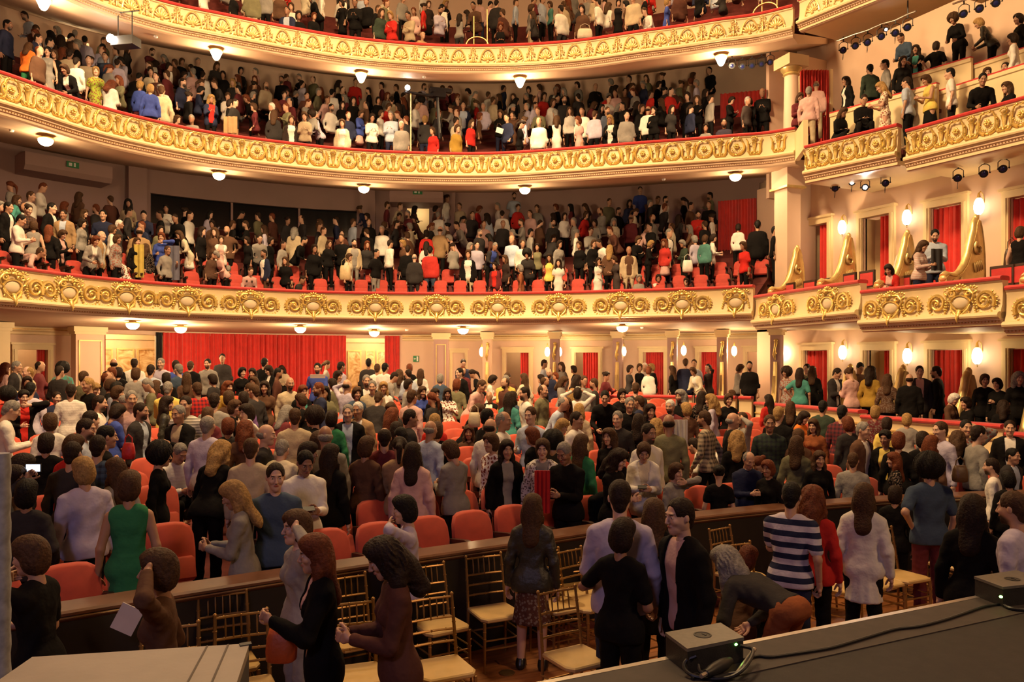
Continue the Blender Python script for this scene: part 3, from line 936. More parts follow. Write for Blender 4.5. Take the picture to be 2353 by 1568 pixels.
for i, (px, py) in enumerate(((1108, 809), (1259, 809), (1287, 809), (1435, 808), (1572, 806), (1689, 807), (1806, 813))):
    Rs = R2.offset(3.6 if i not in (2,) else 4.5)
    p, n = Rs.at(Rs.s_px(px))
    D = float((p - CAM) @ FW)
    sconce(p, n, CZ + (HZ - py) * D / FPX, 'lit oval sconce at stalls level, %s counted from the broad pilaster' % SCN[i], .8, 42)

# ---- right wall behind the boxes
def wallx(px):
    return at_x(px, XW)
rw = empty('wall_right', label='pink wall with doorways behind the side boxes', cat='wall', kind='structure')
def wall_piece(root, ya, yb, z0, z1, X=XW, material=M_WALL, th=.15):
    m = MB(); m.box((X + th / 2, (ya + yb) / 2, (z0 + z1) / 2), (th, abs(yb - ya), z1 - z0)); return m.build('wall_panel', material, root)
dr = {1: [(1850, 1905, 805), (1992, 2048, 805), (2141, 2216, 803), (2322, 2420, 800)], 2: [(1849, 1904, 517), (1983, 2047, 496), (2139, 2213, 472), (2322, 2410, 447)]}
lev = {1: (.6, 3.9), 2: (3.8, 8.3)}
for L in (1, 2):
    z0, z1 = lev[L]
    prev = 19.0
    for i, (a, b, py) in enumerate(dr[L]):
        ya, yb = wallx(a)[1], wallx(b)[1]
        Dm = float((wallx((a + b) / 2) - CAM) @ FW)
        zt = CZ + (HZ - py) * Dm / FPX
        wall_piece(rw, ya, prev, z0, z1); wall_piece(rw, yb, ya, zt, z1); prev = yb
        r = empty('door_%d' % (7 + 4 * (L - 1) + i + 1), label='cream framed doorway behind the %s boxes, %s from the corner pilaster' % (('stalls', 'lower balcony')[L - 1], ORD[i]), cat='doorway', kind='structure')
        m = MB()
        w = .16
        for y in (ya + w / 2, yb - w / 2):
            m.box((XW - .03, y, (z0 + zt) / 2), (.1, w, zt - z0))
            m.box((XW - .07, y, (z0 + zt) / 2), (.06, w * .35, zt - z0))
        m.box((XW - .03, (ya + yb) / 2, zt + w / 2), (.1, ya - yb + 2 * w, w)); m.box((XW - .06, (ya + yb) / 2, zt + w + .03), (.16, ya - yb + 2 * w + .1, .06))
        m.build('door_frame', M_FRAME, r)
        # inner reveal and corridor wall
        m = MB(); m.box((XW + .35, ya + .03, (z0 + zt) / 2), (.5, .06, zt - z0)); m.box((XW + .35, yb - .03, (z0 + zt) / 2), (.5, .06, zt - z0)); m.build('reveal', M_FRAME, r)
        full = (L == 1 and i in (0, 2, 3)) or (L == 2 and i in (2, 3))
        c0 = ya - (0 if full else .55) * (ya - yb)
        if L == 1 and i == 1: c0 = yb + .28
        curtain((XW + .12, c0), (XW + .12, yb + .03), z0 + .2, zt - .02, max(3, int((c0 - yb) / .13)), 'red curtain in the %s doorway behind the %s boxes' % (ORD[i], ('stalls', 'lower balcony')[L - 1]), .035, group='box door curtains')
        if not full:
            m = MB(); m.box((XW + .5, ya - .35, (z0 + zt) / 2), (.06, .85, zt - z0 - .02)); m.build('inner_door_leaf', M_FRAME, r)
    wall_piece(rw, 2.0, prev, z0, z1)
m = MB(); m.box((XW + 1.5, 11, 4.5), (.1, 20, 9)); m.build('corridor_wall', M_WALL, rw)
for y in (16, 13.4, 11.0, 8.6):
    for z in (3.3, 6.6):
        point_light('box_corridor_light', (XW + .9, y, z), 9, (1.0, .70, .4), .15)
nX = np.array([-1.0, 0])
for i, (px, py) in enumerate(((1942, 810), (2091, 818), (2252, 818))):
    p = wallx(px + 6); D = float((p - CAM) @ FW) - .2
    sconce(p, nX, CZ + (HZ - py) * D / FPX, 'lit oval sconce behind the stalls boxes, %s from the corner pilaster' % ORD[i], 1.0, 15)
for i, (px, py) in enumerate(((1941, 521), (2090, 498), (2256, 472))):
    p = wallx(px + 6); D = float((p - CAM) @ FW) - .2
    sconce(p, nX, CZ + (HZ - py) * D / FPX, 'lit oval sconce behind the lower balcony boxes, %s from the corner pilaster' % ORD[i], 1.0, 15)

# corner pilaster of the lower balcony, and the wall closing the rear seating
def corner(px, D, w, z0, z1, label, shaft, rnd=False, name='corner_pilaster'):
    p = CAM + ray(px) * D
    root = tag(link(name, None, None, (p[0], p[1], z0), -TH * .2), label, 'column', kind='structure')
    h = z1 - z0
    m = MB()
    if rnd:
        m.lathe([(w / 2 * 1.25, 0), (w / 2 * 1.25, .12), (w / 2, .2), (w / 2 * 1.0, h * .4), (w / 2 * .88, h - .5)], (0, 0, 0), 20)
    else:
        m.box((0, 0, h / 2), (w, w * 1.1, h))
    m.build('shaft', shaft, root, smooth=rnd)
    m = MB()
    if rnd:
        m.lathe([(w / 2 * .9, h - .52), (w / 2 * 1.1, h - .48), (w / 2 * 1.0, h - .44), (w / 2 * 1.35, h - .34), (w / 2 * 1.4, h - .3)], (0, 0, 0), 20)
        m.build('capital_ring', M_GOLDL, root, smooth=40)
        m = MB(); m.box((0, 0, h - .14), (w * 1.6, w * 1.6, .3)); m.build('impost', M_CREAM, root)
    else:
        m.box((0, 0, h - .25), (w + .12, w + .2, .5)); m.build('capital', M_WALL, root)
        m = MB(); m.box((0, 0, h - .52), (w + .2, w + .28, .06)); m.build('gilt_moulding', M_GOLDL, root)
    return root
corner(1810, 21.9, .46, 4.6, 8.2, 'square pink corner pilaster between lower balcony and side boxes', M_WALL)
corner(1818, 22.2, .42, 8.5, 11.45, 'round pink column between middle balcony and side gallery', M_WALL, True, 'round_column')
p = CAM + ray(1810) * 21.9
m = MB(); m.box(((p[0] + XW) / 2 + .1, p[1] + .45, 6.0), (XW - p[0] + .2, .12, 4.4)); m.build('corner_return', M_WALL, rw)

# ---- lower balcony rear wall (level 2)
t2 = TIERS[2]
RW2 = R2.offset(t2['wall'])
zf2 = floor_z(2, t2['wall'] - .1)
segs = [(-500, 345, 5, 9.3), (345, 822, 8.40, 9.3), (345, 822, 5, zf2 + .1), (822, 935, 5, 9.3), (935, 986, zf2 + 1.25, 9.3), (986, 1640, 5, 9.3), (1640, 1745, 5, 9.3), (1745, 1790, 8.95, 9.3), (1790, 1900, 5, 9.3)]
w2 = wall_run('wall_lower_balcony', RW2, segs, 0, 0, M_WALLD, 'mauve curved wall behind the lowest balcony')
m = sweep([RW2.at(q) for q in np.linspace(RW2.s_px(345), RW2.s_px(822), 20)], [(-.2, zf2), (-.22, zf2), (-.22, 8.5), (-.2, 8.5)], True)
wn = tag(m.build('window_1', M_GLASS), 'long dark control room window behind the lowest balcony', 'window', kind='structure')
m = MB()
for px in (345, 534, 688, 822):
    p, n = RW2.at(RW2.s_px(px)); c = p - n * .12
    m.box((c[0], c[1], (zf2 + 8.42) / 2), (.07, .1, 8.42 - zf2), math.atan2(n[0], -n[1]))
m.build('mullion', M_WALLD, wn)
for px in (312, 845, 1030):
    p, n = RW2.at(RW2.s_px(px)); c = p + n * .1
    m = MB(); m.box((c[0], c[1], 7.5), (.55, .3, 3.6), math.atan2(n[0], -n[1])); m.build('wall_pier', M_WALLD, w2)
# dark red curtain and lit doorway at the right of the lowest balcony
Rq2 = RW2.offset(-1.4)
p0 = Rq2.at(Rq2.s_px(1650))[0]; p1 = Rq2.at(Rq2.s_px(1738))[0]
curtain(p0, p1, 5.6, 8.15, 13, 'dark red curtain beside the lit doorway of the lowest balcony', .05)
m = MB()
pL = RW2.offset(1.2)
m = sweep([pL.at(q) for q in np.linspace(pL.s_px(900), pL.s_px(1010), 6)], [(0, 5), (0, 9.2), (-.1, 9.2), (-.1, 5)], True); m.build('passage_wall', M_CREAM, w2)
m = sweep([pL.at(q) for q in np.linspace(pL.s_px(1720), pL.s_px(1815), 6)], [(0, 5), (0, 9.2), (-.1, 9.2), (-.1, 5)], True); m.build('passage_wall', M_CREAM, w2)
for px in (960, 1766):
    p, n = pL.at(pL.s_px(px)); c = p + n * .6
    point_light('passage_light', (c[0], c[1], 8.6), 30 if px > 1000 else 16, (1, .75, .42), .2)
# duct bulkheads with small exit signs
for i, (px, py, w) in enumerate(((150, 393, 2.4), (958, 455, 1.9))):
    Rb = RW2.offset(-.5)
    p, n = Rb.at(Rb.s_px(px)); D = float((p - CAM) @ FW); z = CZ + (HZ - py) * D / FPX
    o = tag(link('duct_bulkhead', None, None, (p[0], p[1], z), math.atan2(n[0], -n[1])), 'boxed duct bulkhead with a small exit sign, %s window' % ('left of the control room' if i == 0 else 'right of the control room'), 'duct', kind='structure')
    m = MB(); m.loft([np.array([(x, .5, -.25), (x, -.3, -.22), (x, -.4, -.08), (x, -.4, .28), (x, .5, .28)]) for x in (-w / 2, w / 2)], True, True); m.build('casing', M_WALLD, o)
    m = MB(); m.box((.05, -.43, .12), (.34, .03, .17)); sg = m.build('exit_sign', M_GREENS, o)
    m = MB(); m.box((-.02, -.448, .12), (.09, .01, .09)); m.box((.10, -.448, .12), (.05, .01, .11)); m.build('pictogram', M_WHITE, sg)
# green exit sign at stalls level
p, n = RW1.at(RW1.s_px(956)); c = p + n * .03
D = float((p - CAM) @ FW); z = CZ + (HZ - 825) * D / FPX
o = tag(link('exit_sign', None, None, (c[0], c[1], z), math.atan2(n[0], -n[1])), 'green exit sign with white running figure and arrow on the stalls wall', 'sign')
m = MB(); m.box((0, 0, 0), (.20, .03, .22)); m.build('sign_plate', M_GREENS, o)
m = MB(); m.box((-.035, -.02, 0), (.08, .01, .02)); m.add([(-.08, -.02, 0), (-.045, -.02, .035), (-.045, -.02, -.035), (-.08, -.025, 0), (-.045, -.025, .035), (-.045, -.025, -.035)], [(0, 1, 2), (5, 4, 3), (0, 2, 5, 3), (0, 3, 4, 1), (1, 4, 5, 2)])
m.box((.05, -.02, 0), (.05, .01, .17)); m.build('pictogram', M_WHITE, o)

# ---- middle balcony rear wall (level 3)
t3 = TIERS[3]
RW3 = R3.offset(t3['wall'])
segs = [(-500, 110, 9, 13.6), (110, 205, 13.05, 13.6), (205, 1590, 9, 13.6), (1590, 1660, 9, 13.6), (1660, 1900, 9, 13.6)]
w3w = wall_run('wall_middle_balcony', RW3, segs, 0, 0, M_WALL, 'pink curved wall behind the middle balcony')
pL = RW3.offset(1.0)
m = sweep([pL.at(q) for q in np.linspace(pL.s_px(60), pL.s_px(260), 6)], [(0, 9), (0, 13.6), (-.1, 13.6), (-.1, 9)], True); m.build('passage_wall', M_CREAM, w3w)
p, n = pL.at(pL.s_px(160)); c = p + n * .5
point_light('passage_light', (c[0], c[1], 12.6), 45, (1, .75, .42), .2)
Rq3 = RW3.offset(-1.5)
a0 = Rq3.at(Rq3.s_px(1655))[0]; a1 = Rq3.at(Rq3.s_px(1768))[0]
curtain(a0, a1, 10.6, 11.9, 12, 'red curtain at the right end of the middle balcony', .05)
# side gallery wall with its curtained doorway
gw = empty('wall_side_gallery', label='pink wall rising behind the stepped side gallery', cat='wall', kind='structure')
wall_piece(gw, 2, 19, 8, 17.8, 15.2, M_WALL)
p = CAM + ray(1890) * 23.6
m = MB(); m.box((p[0] + .1, p[1] + .6, 10.0), (3.4, .12, 4.5)); m.build('cross_wall', M_WALL, gw)
c0 = CAM + ray(1838) * 22.8; c1 = CAM + ray(1904) * 22.8
curtain(c0, c1, 8.6, 11.35, 10, 'tall red curtain beside the round column of the side gallery', .05)
m = MB()
for px in (1838, 1908):
    q = CAM + ray(px) * 22.9
    m.box((q[0], q[1], 9.9), (.1, .1, 3.0))
m.build('door_frame', M_FRAME, gw)

# ---- closing walls far left, proscenium side and ceiling, so that light bounces as in a hall
wl = empty('wall_left', label='pink wall on the far side of the hall, outside the frame', cat='wall', kind='structure')
wall_piece(wl, 2, 19, 0, 17.5, -13.7, M_WALL)
m = MB(); m.box((0, 16, 17.9), (34, 32, .2)); tag(m.build('ceiling', M_CREAM), 'cream ceiling high above the stalls', 'ceiling', kind='structure')
for px in (420, 900, 1400, 1750):
    Rg4 = R4.offset(.4); p, n = Rg4.at(Rg4.s_px(px))
    point_light('gallery_fill_light', (p[0], p[1], 17.2), 260, WARM, .25)  # unseen fill lamps, added to brighten the people in the topmost balcony
wg = wall_run('wall_gallery', R4.offset(7.6), [(-900, 2100, 11, 17.8)], 0, 0, M_WALL, 'pink wall behind the topmost balcony')
# ================================================================== lamps under the balconies
dm = MB(); dm.lathe([(.004, -.15), (.06, -.145), (.11, -.12), (.15, -.075), (.165, -.03), (.16, 0)], (0, 0, 0), 18); ME_DOME = dm.mesh('glass_bowl', M_LAMP, True)
db = MB(); db.lathe([(.17, 0), (.185, .01), (.18, .03), (.10, .05), (.07, .09), (.004, .09)], (0, 0, 0), 18); ME_DBASE = db.mesh('brass_rim', M_GOLDL, 40)
dl = MB(); dl.lathe([(.004, -.24), (.05, -.23), (.09, -.18), (.12, -.10), (.15, -.04), (.16, 0)], (0, 0, 0), 18); ME_DOME_L = dl.mesh('glass_bowl', M_LAMP, True)
def soffit_z(no, off):
    t = TIERS[no]
    z0 = t['z'] - t['prof'][3]
    if off < .5: return z0
    return z0 + (t['sof1'] - z0) * (off - .5) / (t['wallu'] - .4)
def dome_at(no, px, py, label, power, me=ME_DOME, prefer=None):
    t = TIERS[no]; R = t['R']
    best = None
    D0 = float(np.interp(px, R.px, R.D))
    for D in np.linspace(D0 + .3, D0 + 5, 120):
        P = at_depth(px, py, D)
        off, _ = R.dist(P[:2])
        e = abs(P[2] - (soffit_z(no, off) - .13))
        if best is None or e < best[0]: best = (e, P, off)
    e, P, off = best
    z = soffit_z(no, off) - .09
    o = tag(link('dome_lamp', None, None, (P[0], P[1], z)), label, 'ceiling lamp', 'lit dome lamps under the balconies')
    link('glass_bowl', me, o); link('brass_rim', ME_DBASE, o)
    point_light('dome_light', (P[0], P[1], z - .32), power, (1.0, .70, .36), .14)
NTH = ('first', 'second', 'third', 'fourth', 'fifth', 'sixth')
for i, (px, py) in enumerate(((305, 748), (415, 757), (690, 757), (860, 766), (1064, 760), (1430, 755))):
    dome_at(2, px, py, 'lit dome lamp under the lowest balcony, %s counted from the left pilaster' % NTH[i], 120)
for i, (px, py) in enumerate(((105, 325), (503, 400), (836, 430), (1206, 436), (1690, 404))):
    dome_at(3, px, py, 'lit dome lamp under the middle balcony, %s counted from the photo\'s left' % NTH[i], 70)
for i, (px, py) in enumerate(((100, 5), (497, 120), (830, 175), (1195, 182), (1657, 128))):
    dome_at(4, px, py, 'lit bell-shaped lamp under the topmost balcony, %s counted from the photo\'s left' % NTH[i], 160, ME_DOME_L)

# smoke detectors on the soffits
sd = MB(); sd.lathe([(.05, 0), (.055, -.02), (.04, -.05), (.004, -.055)], (0, 0, 0), 12); ME_SD = sd.mesh('smoke_detector', M_WHITE, True)
for no, px, py, lab in ((3, 27, 298, 'small white smoke detector left of the first middle balcony lamp'), (4, 358, 72, 'small white smoke detector between the first two bell lamps'), (4, 975, 171, 'small white smoke detector between the third and fourth bell lamps'),
                        (3, 1525, 411, 'small white smoke detector right of the fourth middle balcony lamp'), (2, 935, 757, 'small white smoke detector under the lowest balcony near the exit sign'), (2, 1475, 752, 'small white smoke detector right of the last stalls dome lamp')):
    t = TIERS[no]; R = t['R']; best = None
    D0 = float(np.interp(px, R.px, R.D))
    for D in np.linspace(D0 + .3, D0 + 5, 120):
        P = at_depth(px, py, D); off, _ = R.dist(P[:2]); e = abs(P[2] - soffit_z(no, off))
        if best is None or e < best[0]: best = (e, P, off)
    P = best[1]
    tag(link('smoke_detector', ME_SD, None, (P[0], P[1], soffit_z(no, best[2]) - .0)), lab, 'smoke detector')

# ================================================================== stage spotlights hung from the side fronts
M_SPOTB = mat('spot_black', (.012, .012, .016), .4, vary=.3, scale=20)
sp = MB(); sp.lathe([(.03, -.16), (.075, -.14), (.085, -.02), (.09, .10), (.11, .12), (.11, .16), (.095, .16)], (0, 0, 0), 14)
ME_SPB = sp.mesh('housing', M_SPOTB, 40)
sp = MB(); sp.lathe([(.004, .145), (.09, .14), (.09, .15), (.05, .165), (.004, .17)], (0, 0, 0), 14)
ME_SPL = sp.mesh('lens', M_BLUEL, True); ME_SPW = sp.mesh('lit_lens', M_SPOTW, True)
sp = MB(); sp.tube([(-.13, 0, 0), (-.13, 0, .18), (-.06, 0, .24), (0, 0, .25), (.06, 0, .24), (.13, 0, .18), (.13, 0, 0)], .012, 5); sp.tube([(0, 0, .25), (0, 0, .36)], .02, 6); sp.ball((-.13, 0, 0), .025, 6, 4); sp.ball((.13, 0, 0), .025, 6, 4)
ME_YOKE = sp.mesh('yoke', M_SPOTB, 50)
sp = MB(); sp.tube([(.1, 0, .0), (.16, .02, -.16), (.1, .03, -.3), (.0, .02, -.32), (-.07, .02, -.2), (-.04, 0, -.02)], .007, 5); ME_LOOP = sp.mesh('cable_loop', M_BLACK, True)
def spot(px, py, D, label, lit=False, loop=True, aim=(-1.2, 4.0, 2.0), sc=1.0, power=0):
    P = at_depth(px, py, D)
    o = tag(link('spotlight', None, None, P, 0, sc), label, 'spotlight', 'stage spotlights on the side fronts')
    d = (Vector(aim) - Vector(P)).normalized()
    q = d.to_track_quat('Z', 'Y').to_euler()
    for nm, me in (('housing', ME_SPB), ('lens', ME_SPW if lit else ME_SPL)):
        c = link(nm, me, o); c.rotation_euler = q
    y = link('yoke', ME_YOKE, o); y.rotation_euler = (0, 0, math.atan2(d[1], d[0]) + math.pi / 2)
    if loop: link('cable_loop', ME_LOOP, o, rz=.6)
    if power:
        l = bpy.data.lights.new('spot_beam', 'SPOT'); l.energy = power; l.color = (1, .93, .85); l.spot_size = math.radians(70); l.shadow_soft_size = .09
        lo = bpy.data.objects.new('spot_beam', l); lo.location = Vector(P) + d * .3; lo.rotation_euler = d.to_track_quat('-Z', 'Y').to_euler(); COL.objects.link(lo)
    return P
def lightbar(pts, label):
    c = np.mean(np.array(pts), 0)
    o = tag(link('lighting_bar', None, None, c), label, 'lighting bar')
    q = [np.array(p) - c for p in pts]
    d = (q[-1] - q[0]) / np.linalg.norm(q[-1] - q[0])
    MB().tube([q[0] - d * .25] + q + [q[-1] + d * .25], .022, 8).build('pipe', M_METAL, o, smooth=True)
    for e in (q[0], q[-1]):
        MB().tube([e, e + np.array([0, 0, .32])], .016, 6).build('hanger', M_SPOTB, o)
A = [(1919, 432), (1958, 418), (1988, 431), (2035, 420)]
W = ('first', 'second', 'third', 'fourth', 'fifth', 'sixth', 'seventh')
Ps = []
for i, (px, py) in enumerate(A):
    lit = i in (1, 2)
    Ps.append(spot(px, py, 20.3 - .35 * i, '%s under the first side gallery front, %s of four' % ('lit white spotlight' if lit else 'dark spotlight', W[i]), lit, i != 2, CAM.tolist() + [3.0] if i == 2 else (-1, 3, 2), .8, 60 if i == 2 else 0))
lightbar([np.array(p) + (0, 0, .29) for p in Ps], 'metal lighting bar under the first side gallery front')
Ps = []
for i, (px, py) in enumerate([(2202, 408), (2262, 398), (2306, 387)]):
    Ps.append(spot(px, py, 17.7 - .35 * i, 'dark spotlight under the second side gallery front, %s of three' % W[i], False, i == 0, sc=.8))
lightbar([np.array(p) + (0, 0, .29) for p in Ps], 'metal lighting bar under the second side gallery front')
Ps = []
for i, (px, py) in enumerate([(1938, 114), (1966, 104), (1994, 96), (2026, 82), (2058, 74), (2086, 61)]):
    Ps.append(spot(px, py, 20.4 - .42 * i, 'blue-lensed spotlight under the topmost side front, %s of six' % W[i], False, i % 2 == 0, sc=.8))
lightbar([np.array(p) + (0, 0, .29) for p in Ps], 'metal lighting bar under the topmost side front')
spot(2036, 68, 19.0, 'small lit white spotlight among the blue-lensed ones', True, False, CAM.tolist() + [3.0], .5)
Ps = []
for i, (px, py) in enumerate([(2215, 30), (2252, 18), (2290, 5)]):
    Ps.append(spot(px, py, 17.6 - .3 * i, 'blue-lensed spotlight at the top right edge, %s of three' % W[i], False, False, sc=.8))
lightbar([np.array(p) + (0, 0, .29) for p in Ps], 'metal lighting bar at the top right edge')
Ps = []
for i, (px, py) in enumerate([(1682, 150), (1706, 152), (1728, 150), (1750, 146), (1770, 142)]):
    Ps.append(spot(px, py, 22.6, 'small spotlight in the cluster beside the round column, %s of five' % W[i], False, False, sc=.8))
lightbar([np.array(p) + (0, 0, .29) for p in Ps], 'lighting bar of the spotlight cluster beside the round column')

# ================================================================== gilded scroll partitions between the boxes
def partition_mesh():
    # side profile in (u: back from the rail, z)
    top = [(0.0, .30), (.10, .36), (.22, .34), (.40, .34), (.58, .42), (.75, .58), (.88, .82), (.96, 1.05), (1.02, 1.22), (1.08, 1.36), (1.10, 1.50), (1.16, 1.62), (1.24, 1.60), (1.30, 1.45), (1.36, 1.20), (1.40, .9), (1.42, .5), (1.42, -.1)]
    m = MB(); N = len(top)
    rings = []
    for x, k in ((-.07, .96), (-.09, 1.0), (.09, 1.0), (.07, .96)):
        rings.append(np.array([(x, u, z * k if z > 0 else z) for u, z in top] + [(x, 0, -.1)]))
    m.loft(rings, True, True)
    me = m.mesh('scroll_wall', M_GOLDL, 50)
    m = MB()
    pts = [(0, u - .01, z + .02) for u, z in top[:13]]
    m.tube(pts, [.07, .075, .07, .07, .075, .08, .085, .085, .08, .075, .07, .06, .05], 8)
    for sx in (-1, 1):
        spr = []
        for i in range(16):
            a = 2.2 + i * .42; r = .17 - .009 * i
            spr.append((sx * .09, 1.15 + r * math.cos(a), .98 + r * math.sin(a)))
        m.tube(spr, np.linspace(.035, .018, 16), 6)
        for i in range(5):
            m.obb((sx * .09, 1.02 + .06 * i, .55 + .02 * i), (.03, .035, .13), (1, 0, 0), (0, .9, .3), (0, -.3, .9), 6, 4)
        m.ball((sx * .08, .30, .18), (.03, .09, .10), 7, 5)
        m.ball((sx * .08, .55, .22), (.03, .08, .12), 7, 5)
    m.ball((0, 0.03, .28), (.09, .09, .08), 8, 5)
    m.ball((0, 1.2, 1.66), (.06, .07, .10), 8, 5)
    return me, m.mesh('gilt_carving', M_GOLDL, 60)
ME_PA, ME_PB = partition_mesh()
def partition(front, X0, z, label, sc=1.0):
    o = tag(link('box_partition', None, None, (X0 + .2, front, z), -math.pi / 2, (1.0, .74 * sc, .80 * sc) if z > 3 else sc), label, 'partition', 'gilded scroll partitions of the boxes')
    link('scroll_wall', ME_PA, o); link('gilt_carving', ME_PB, o)
def front_x(Y):
    return float(np.interp(Y, [5.6, 9.0, 12.1, 16.1], [10.1, 10.02, 10.05, 10.75]))
def y_front(px):
    ys = np.linspace(5.6, 16.4, 300); e = [abs(proj((front_x(y), y, 4.5))[0] - px) for y in ys]; return float(ys[int(np.argmin(e))])
ORDP = ('first', 'second', 'third', 'fourth', 'fifth')
for i, (px, z) in enumerate(((1756, 4.45), (1868, 4.45), (1998, 4.22), (2152, 4.22), (2338, 4.05))):
    y = y_front(px); partition(y, front_x(y), z, 'gilded S-scroll partition in the lower balcony boxes, %s from the corner pilaster' % ORDP[i], (1.1, 1.1, 1.1, 1.15, 1.1)[i])
for i, (px, z) in enumerate(((1850, .86), (1968, .84), (2112, .78), (2270, .7))):
    y = y_front(px); partition(y, front_x(y), z, 'gilded S-scroll partition in the stalls boxes, %s from the corner' % ORDP[i], 1.1)

# ================================================================== theatre seats
def seat_parts(full=True):
    bk = MB()
    # backrest: rounded shield, slightly reclined, front faces -y
    rings = []
    prof = [(.22, .40), (.245, .52), (.25, .70), (.24, .84), (.21, .92), (.15, .955), (.07, .965)]
    def sec(y_of):
        pts = []
        for w, z in prof: pts.append((w, y_of(z) + .03 * (w / .25) ** 2 * -1, z))
        for w, z in prof[::-1]: pts.append((-w, y_of(z) - .03 * (w / .25) ** 2, z))
        return np.array(pts)
    base = lambda z: .10 + (z - .4) * .22
    f = sec(lambda z: base(z) - .035); b = sec(lambda z: base(z) + .035)
    fi = f.copy(); fi[:, 0] *= .9; fi[:, 2] = .66 + (fi[:, 2] - .66) * .93; fi[:, 1] -= .02
    bk.loft([fi, f, b], True, True)
    pan = MB()
    # tipped-up seat pan
    pan.loft([np.array([(x * .21, -.02, .40 + 0), (x * .23, -.05, .44), (x * .225, .02, .62), (x * .2, .045, .64), (x * .2, .09, .60), (x * .2, .06, .42)]) for x in (-1, 1)], True, True)
    arm = MB(); arm.loft([np.array([(x, .12, .70), (x, -.20, .74), (x, -.27, .735), (x, -.27, .69), (x, -.2, .66), (x, .1, .62)]) for x in (-.03, .03)], True, True)
    leg = MB(); leg.box((0, 0, .33), (.045, .22, .66)); leg.box((0, -.02, .02), (.06, .34, .04))
    return bk, pan, arm, leg
bk, pan, arm, leg = seat_parts()
ME_BK, ME_PAN, ME_ARM, ME_LEG = bk.mesh('backrest', M_SEAT, 50), pan.mesh('seat_pan', M_SEAT, 50), arm.mesh('armrest', M_DARKW), leg.mesh('standard', M_DARKW)
one = MB()
one.add(np.concatenate(bk.v), bk.f); one.add(np.concatenate(pan.v), pan.f); one.cur = 1
for x in (-.27, .27):
    one.add(np.concatenate(arm.v) + (x, 0, 0), arm.f); one.add(np.concatenate(leg.v) + (x, 0, 0), leg.f)
M_SEATB = mat('balcony_red_velvet', (.42, .034, .02), .75, vary=.15, scale=7, sheen=.2)
ME_SEAT1 = one.mesh('theatre_seat', [M_SEATB, M_DARKW], 50)
NSEAT = 0
NUMW = 'first second third fourth fifth sixth seventh eighth ninth tenth eleventh twelfth thirteenth fourteenth fifteenth sixteenth seventeenth eighteenth nineteenth twentieth'.split()
NUMW += ['twenty-' + w for w in NUMW[:9]] + ['thirtieth'] + ['thirty-' + w for w in NUMW[:9]] + ['fortieth'] + ['forty-' + w for w in NUMW[:9]] + ['fiftieth'] + ['fifty-' + w for w in NUMW[:9]]
ROWN = ('front', 'second', 'third', 'fourth', 'fifth', 'sixth')
Rrow = [RP.offset(.95 + .92 * k) for k in range(6)]
far = MB()
for k, R in enumerate(Rrow):
    s = 0.2; cnt = {}
    while s < R.L - .3:
        p, n = R.at(s); s += .57
        px, py, D = proj((p[0], p[1], .8))
        if abs(p[0]) > 9.6 or D < 3 or px < -60 or px > 2420: continue
        if abs(p[0] - (-3.35)) < .45 or abs(p[0] - 3.9) < .45: continue    # aisles
        rz = math.atan2(n[0], -n[1])
        blk = 'left' if p[0] < -3.35 else ('middle' if p[0] < 3.9 else 'right'); cnt[blk] = cnt.get(blk, -1) + 1
        o = tag(link('theatre_seat', None, None, (p[0], p[1], stalls_z(p[1])), rz), 'orange-red tip-up seat, %s from the left in the %s block of the %s stalls row' % (NUMW[cnt[blk]], blk, ROWN[k]), 'seat', 'red seats in the stalls')
        link('backrest', ME_BK, o); link('seat_pan', ME_PAN, o)
        a = link('armrest', ME_ARM, o, (-.285, 0, 0)); link('standard', ME_LEG, o, (-.285, 0, 0))
        NSEAT += 1
# remaining stalls rows, too far and too hidden to pick apart
V1 = np.concatenate(one.v)
for k in range(6, 15):
    R = RP.offset(.95 + .92 * k); s = .2
    while s < R.L - .3:
        p, n = R.at(s); s += .57
        if abs(p[0]) > 9.4 or abs(p[0] + 3.35) < .45 or abs(p[0] - 3.9) < .45 or p[1] > 20.5: continue
        a = math.atan2(n[0], -n[1]); ca, sa = math.cos(a), math.sin(a)
        v = V1 @ np.array([[ca, sa, 0], [-sa, ca, 0], [0, 0, 1]]) + (p[0], p[1], stalls_z(p[1]))
        o0 = far.n; far.v.append(v); far.n += len(v)
        far.f += [tuple(i + o0 for i in f) for f in one.f]; far.mi += one.mi
tag(far.build('far_stalls_seats', [M_SEAT, M_DARKW], None, 50), 'remaining rows of red seats further back in the stalls', 'seats', kind='stuff')
BN = {2: 'lowest', 3: 'middle', 4: 'topmost'}
for no, rows in ((2, (.85, 1.75)), (3, (.85,)), (4, (.85,))):
    for j, off in enumerate(rows):
        R = TIERS[no]['R'].offset(off); s = .2; cn_ = -1
        while s < R.L - .3:
            p, n = R.at(s); s += .60 if no == 2 else .66
            px, py, D = proj((p[0], p[1], TIERS[no]['z']))
            if px < -10 or py < -10 or px > 1785: continue
            cn_ += 1
            tag(link('theatre_seat', ME_SEAT1, None, (p[0], p[1], floor_z(no, off)), math.atan2(n[0], -n[1]), .82 if no == 2 else .74), 'red tip-up seat in the %s row of the %s balcony, %s from the left edge' % (ROWN[j], BN[no], NUMW[cn_]), 'seat', 'red seats in the %s balcony' % BN[no])
            NSEAT += 1
print('SEATS', NSEAT)
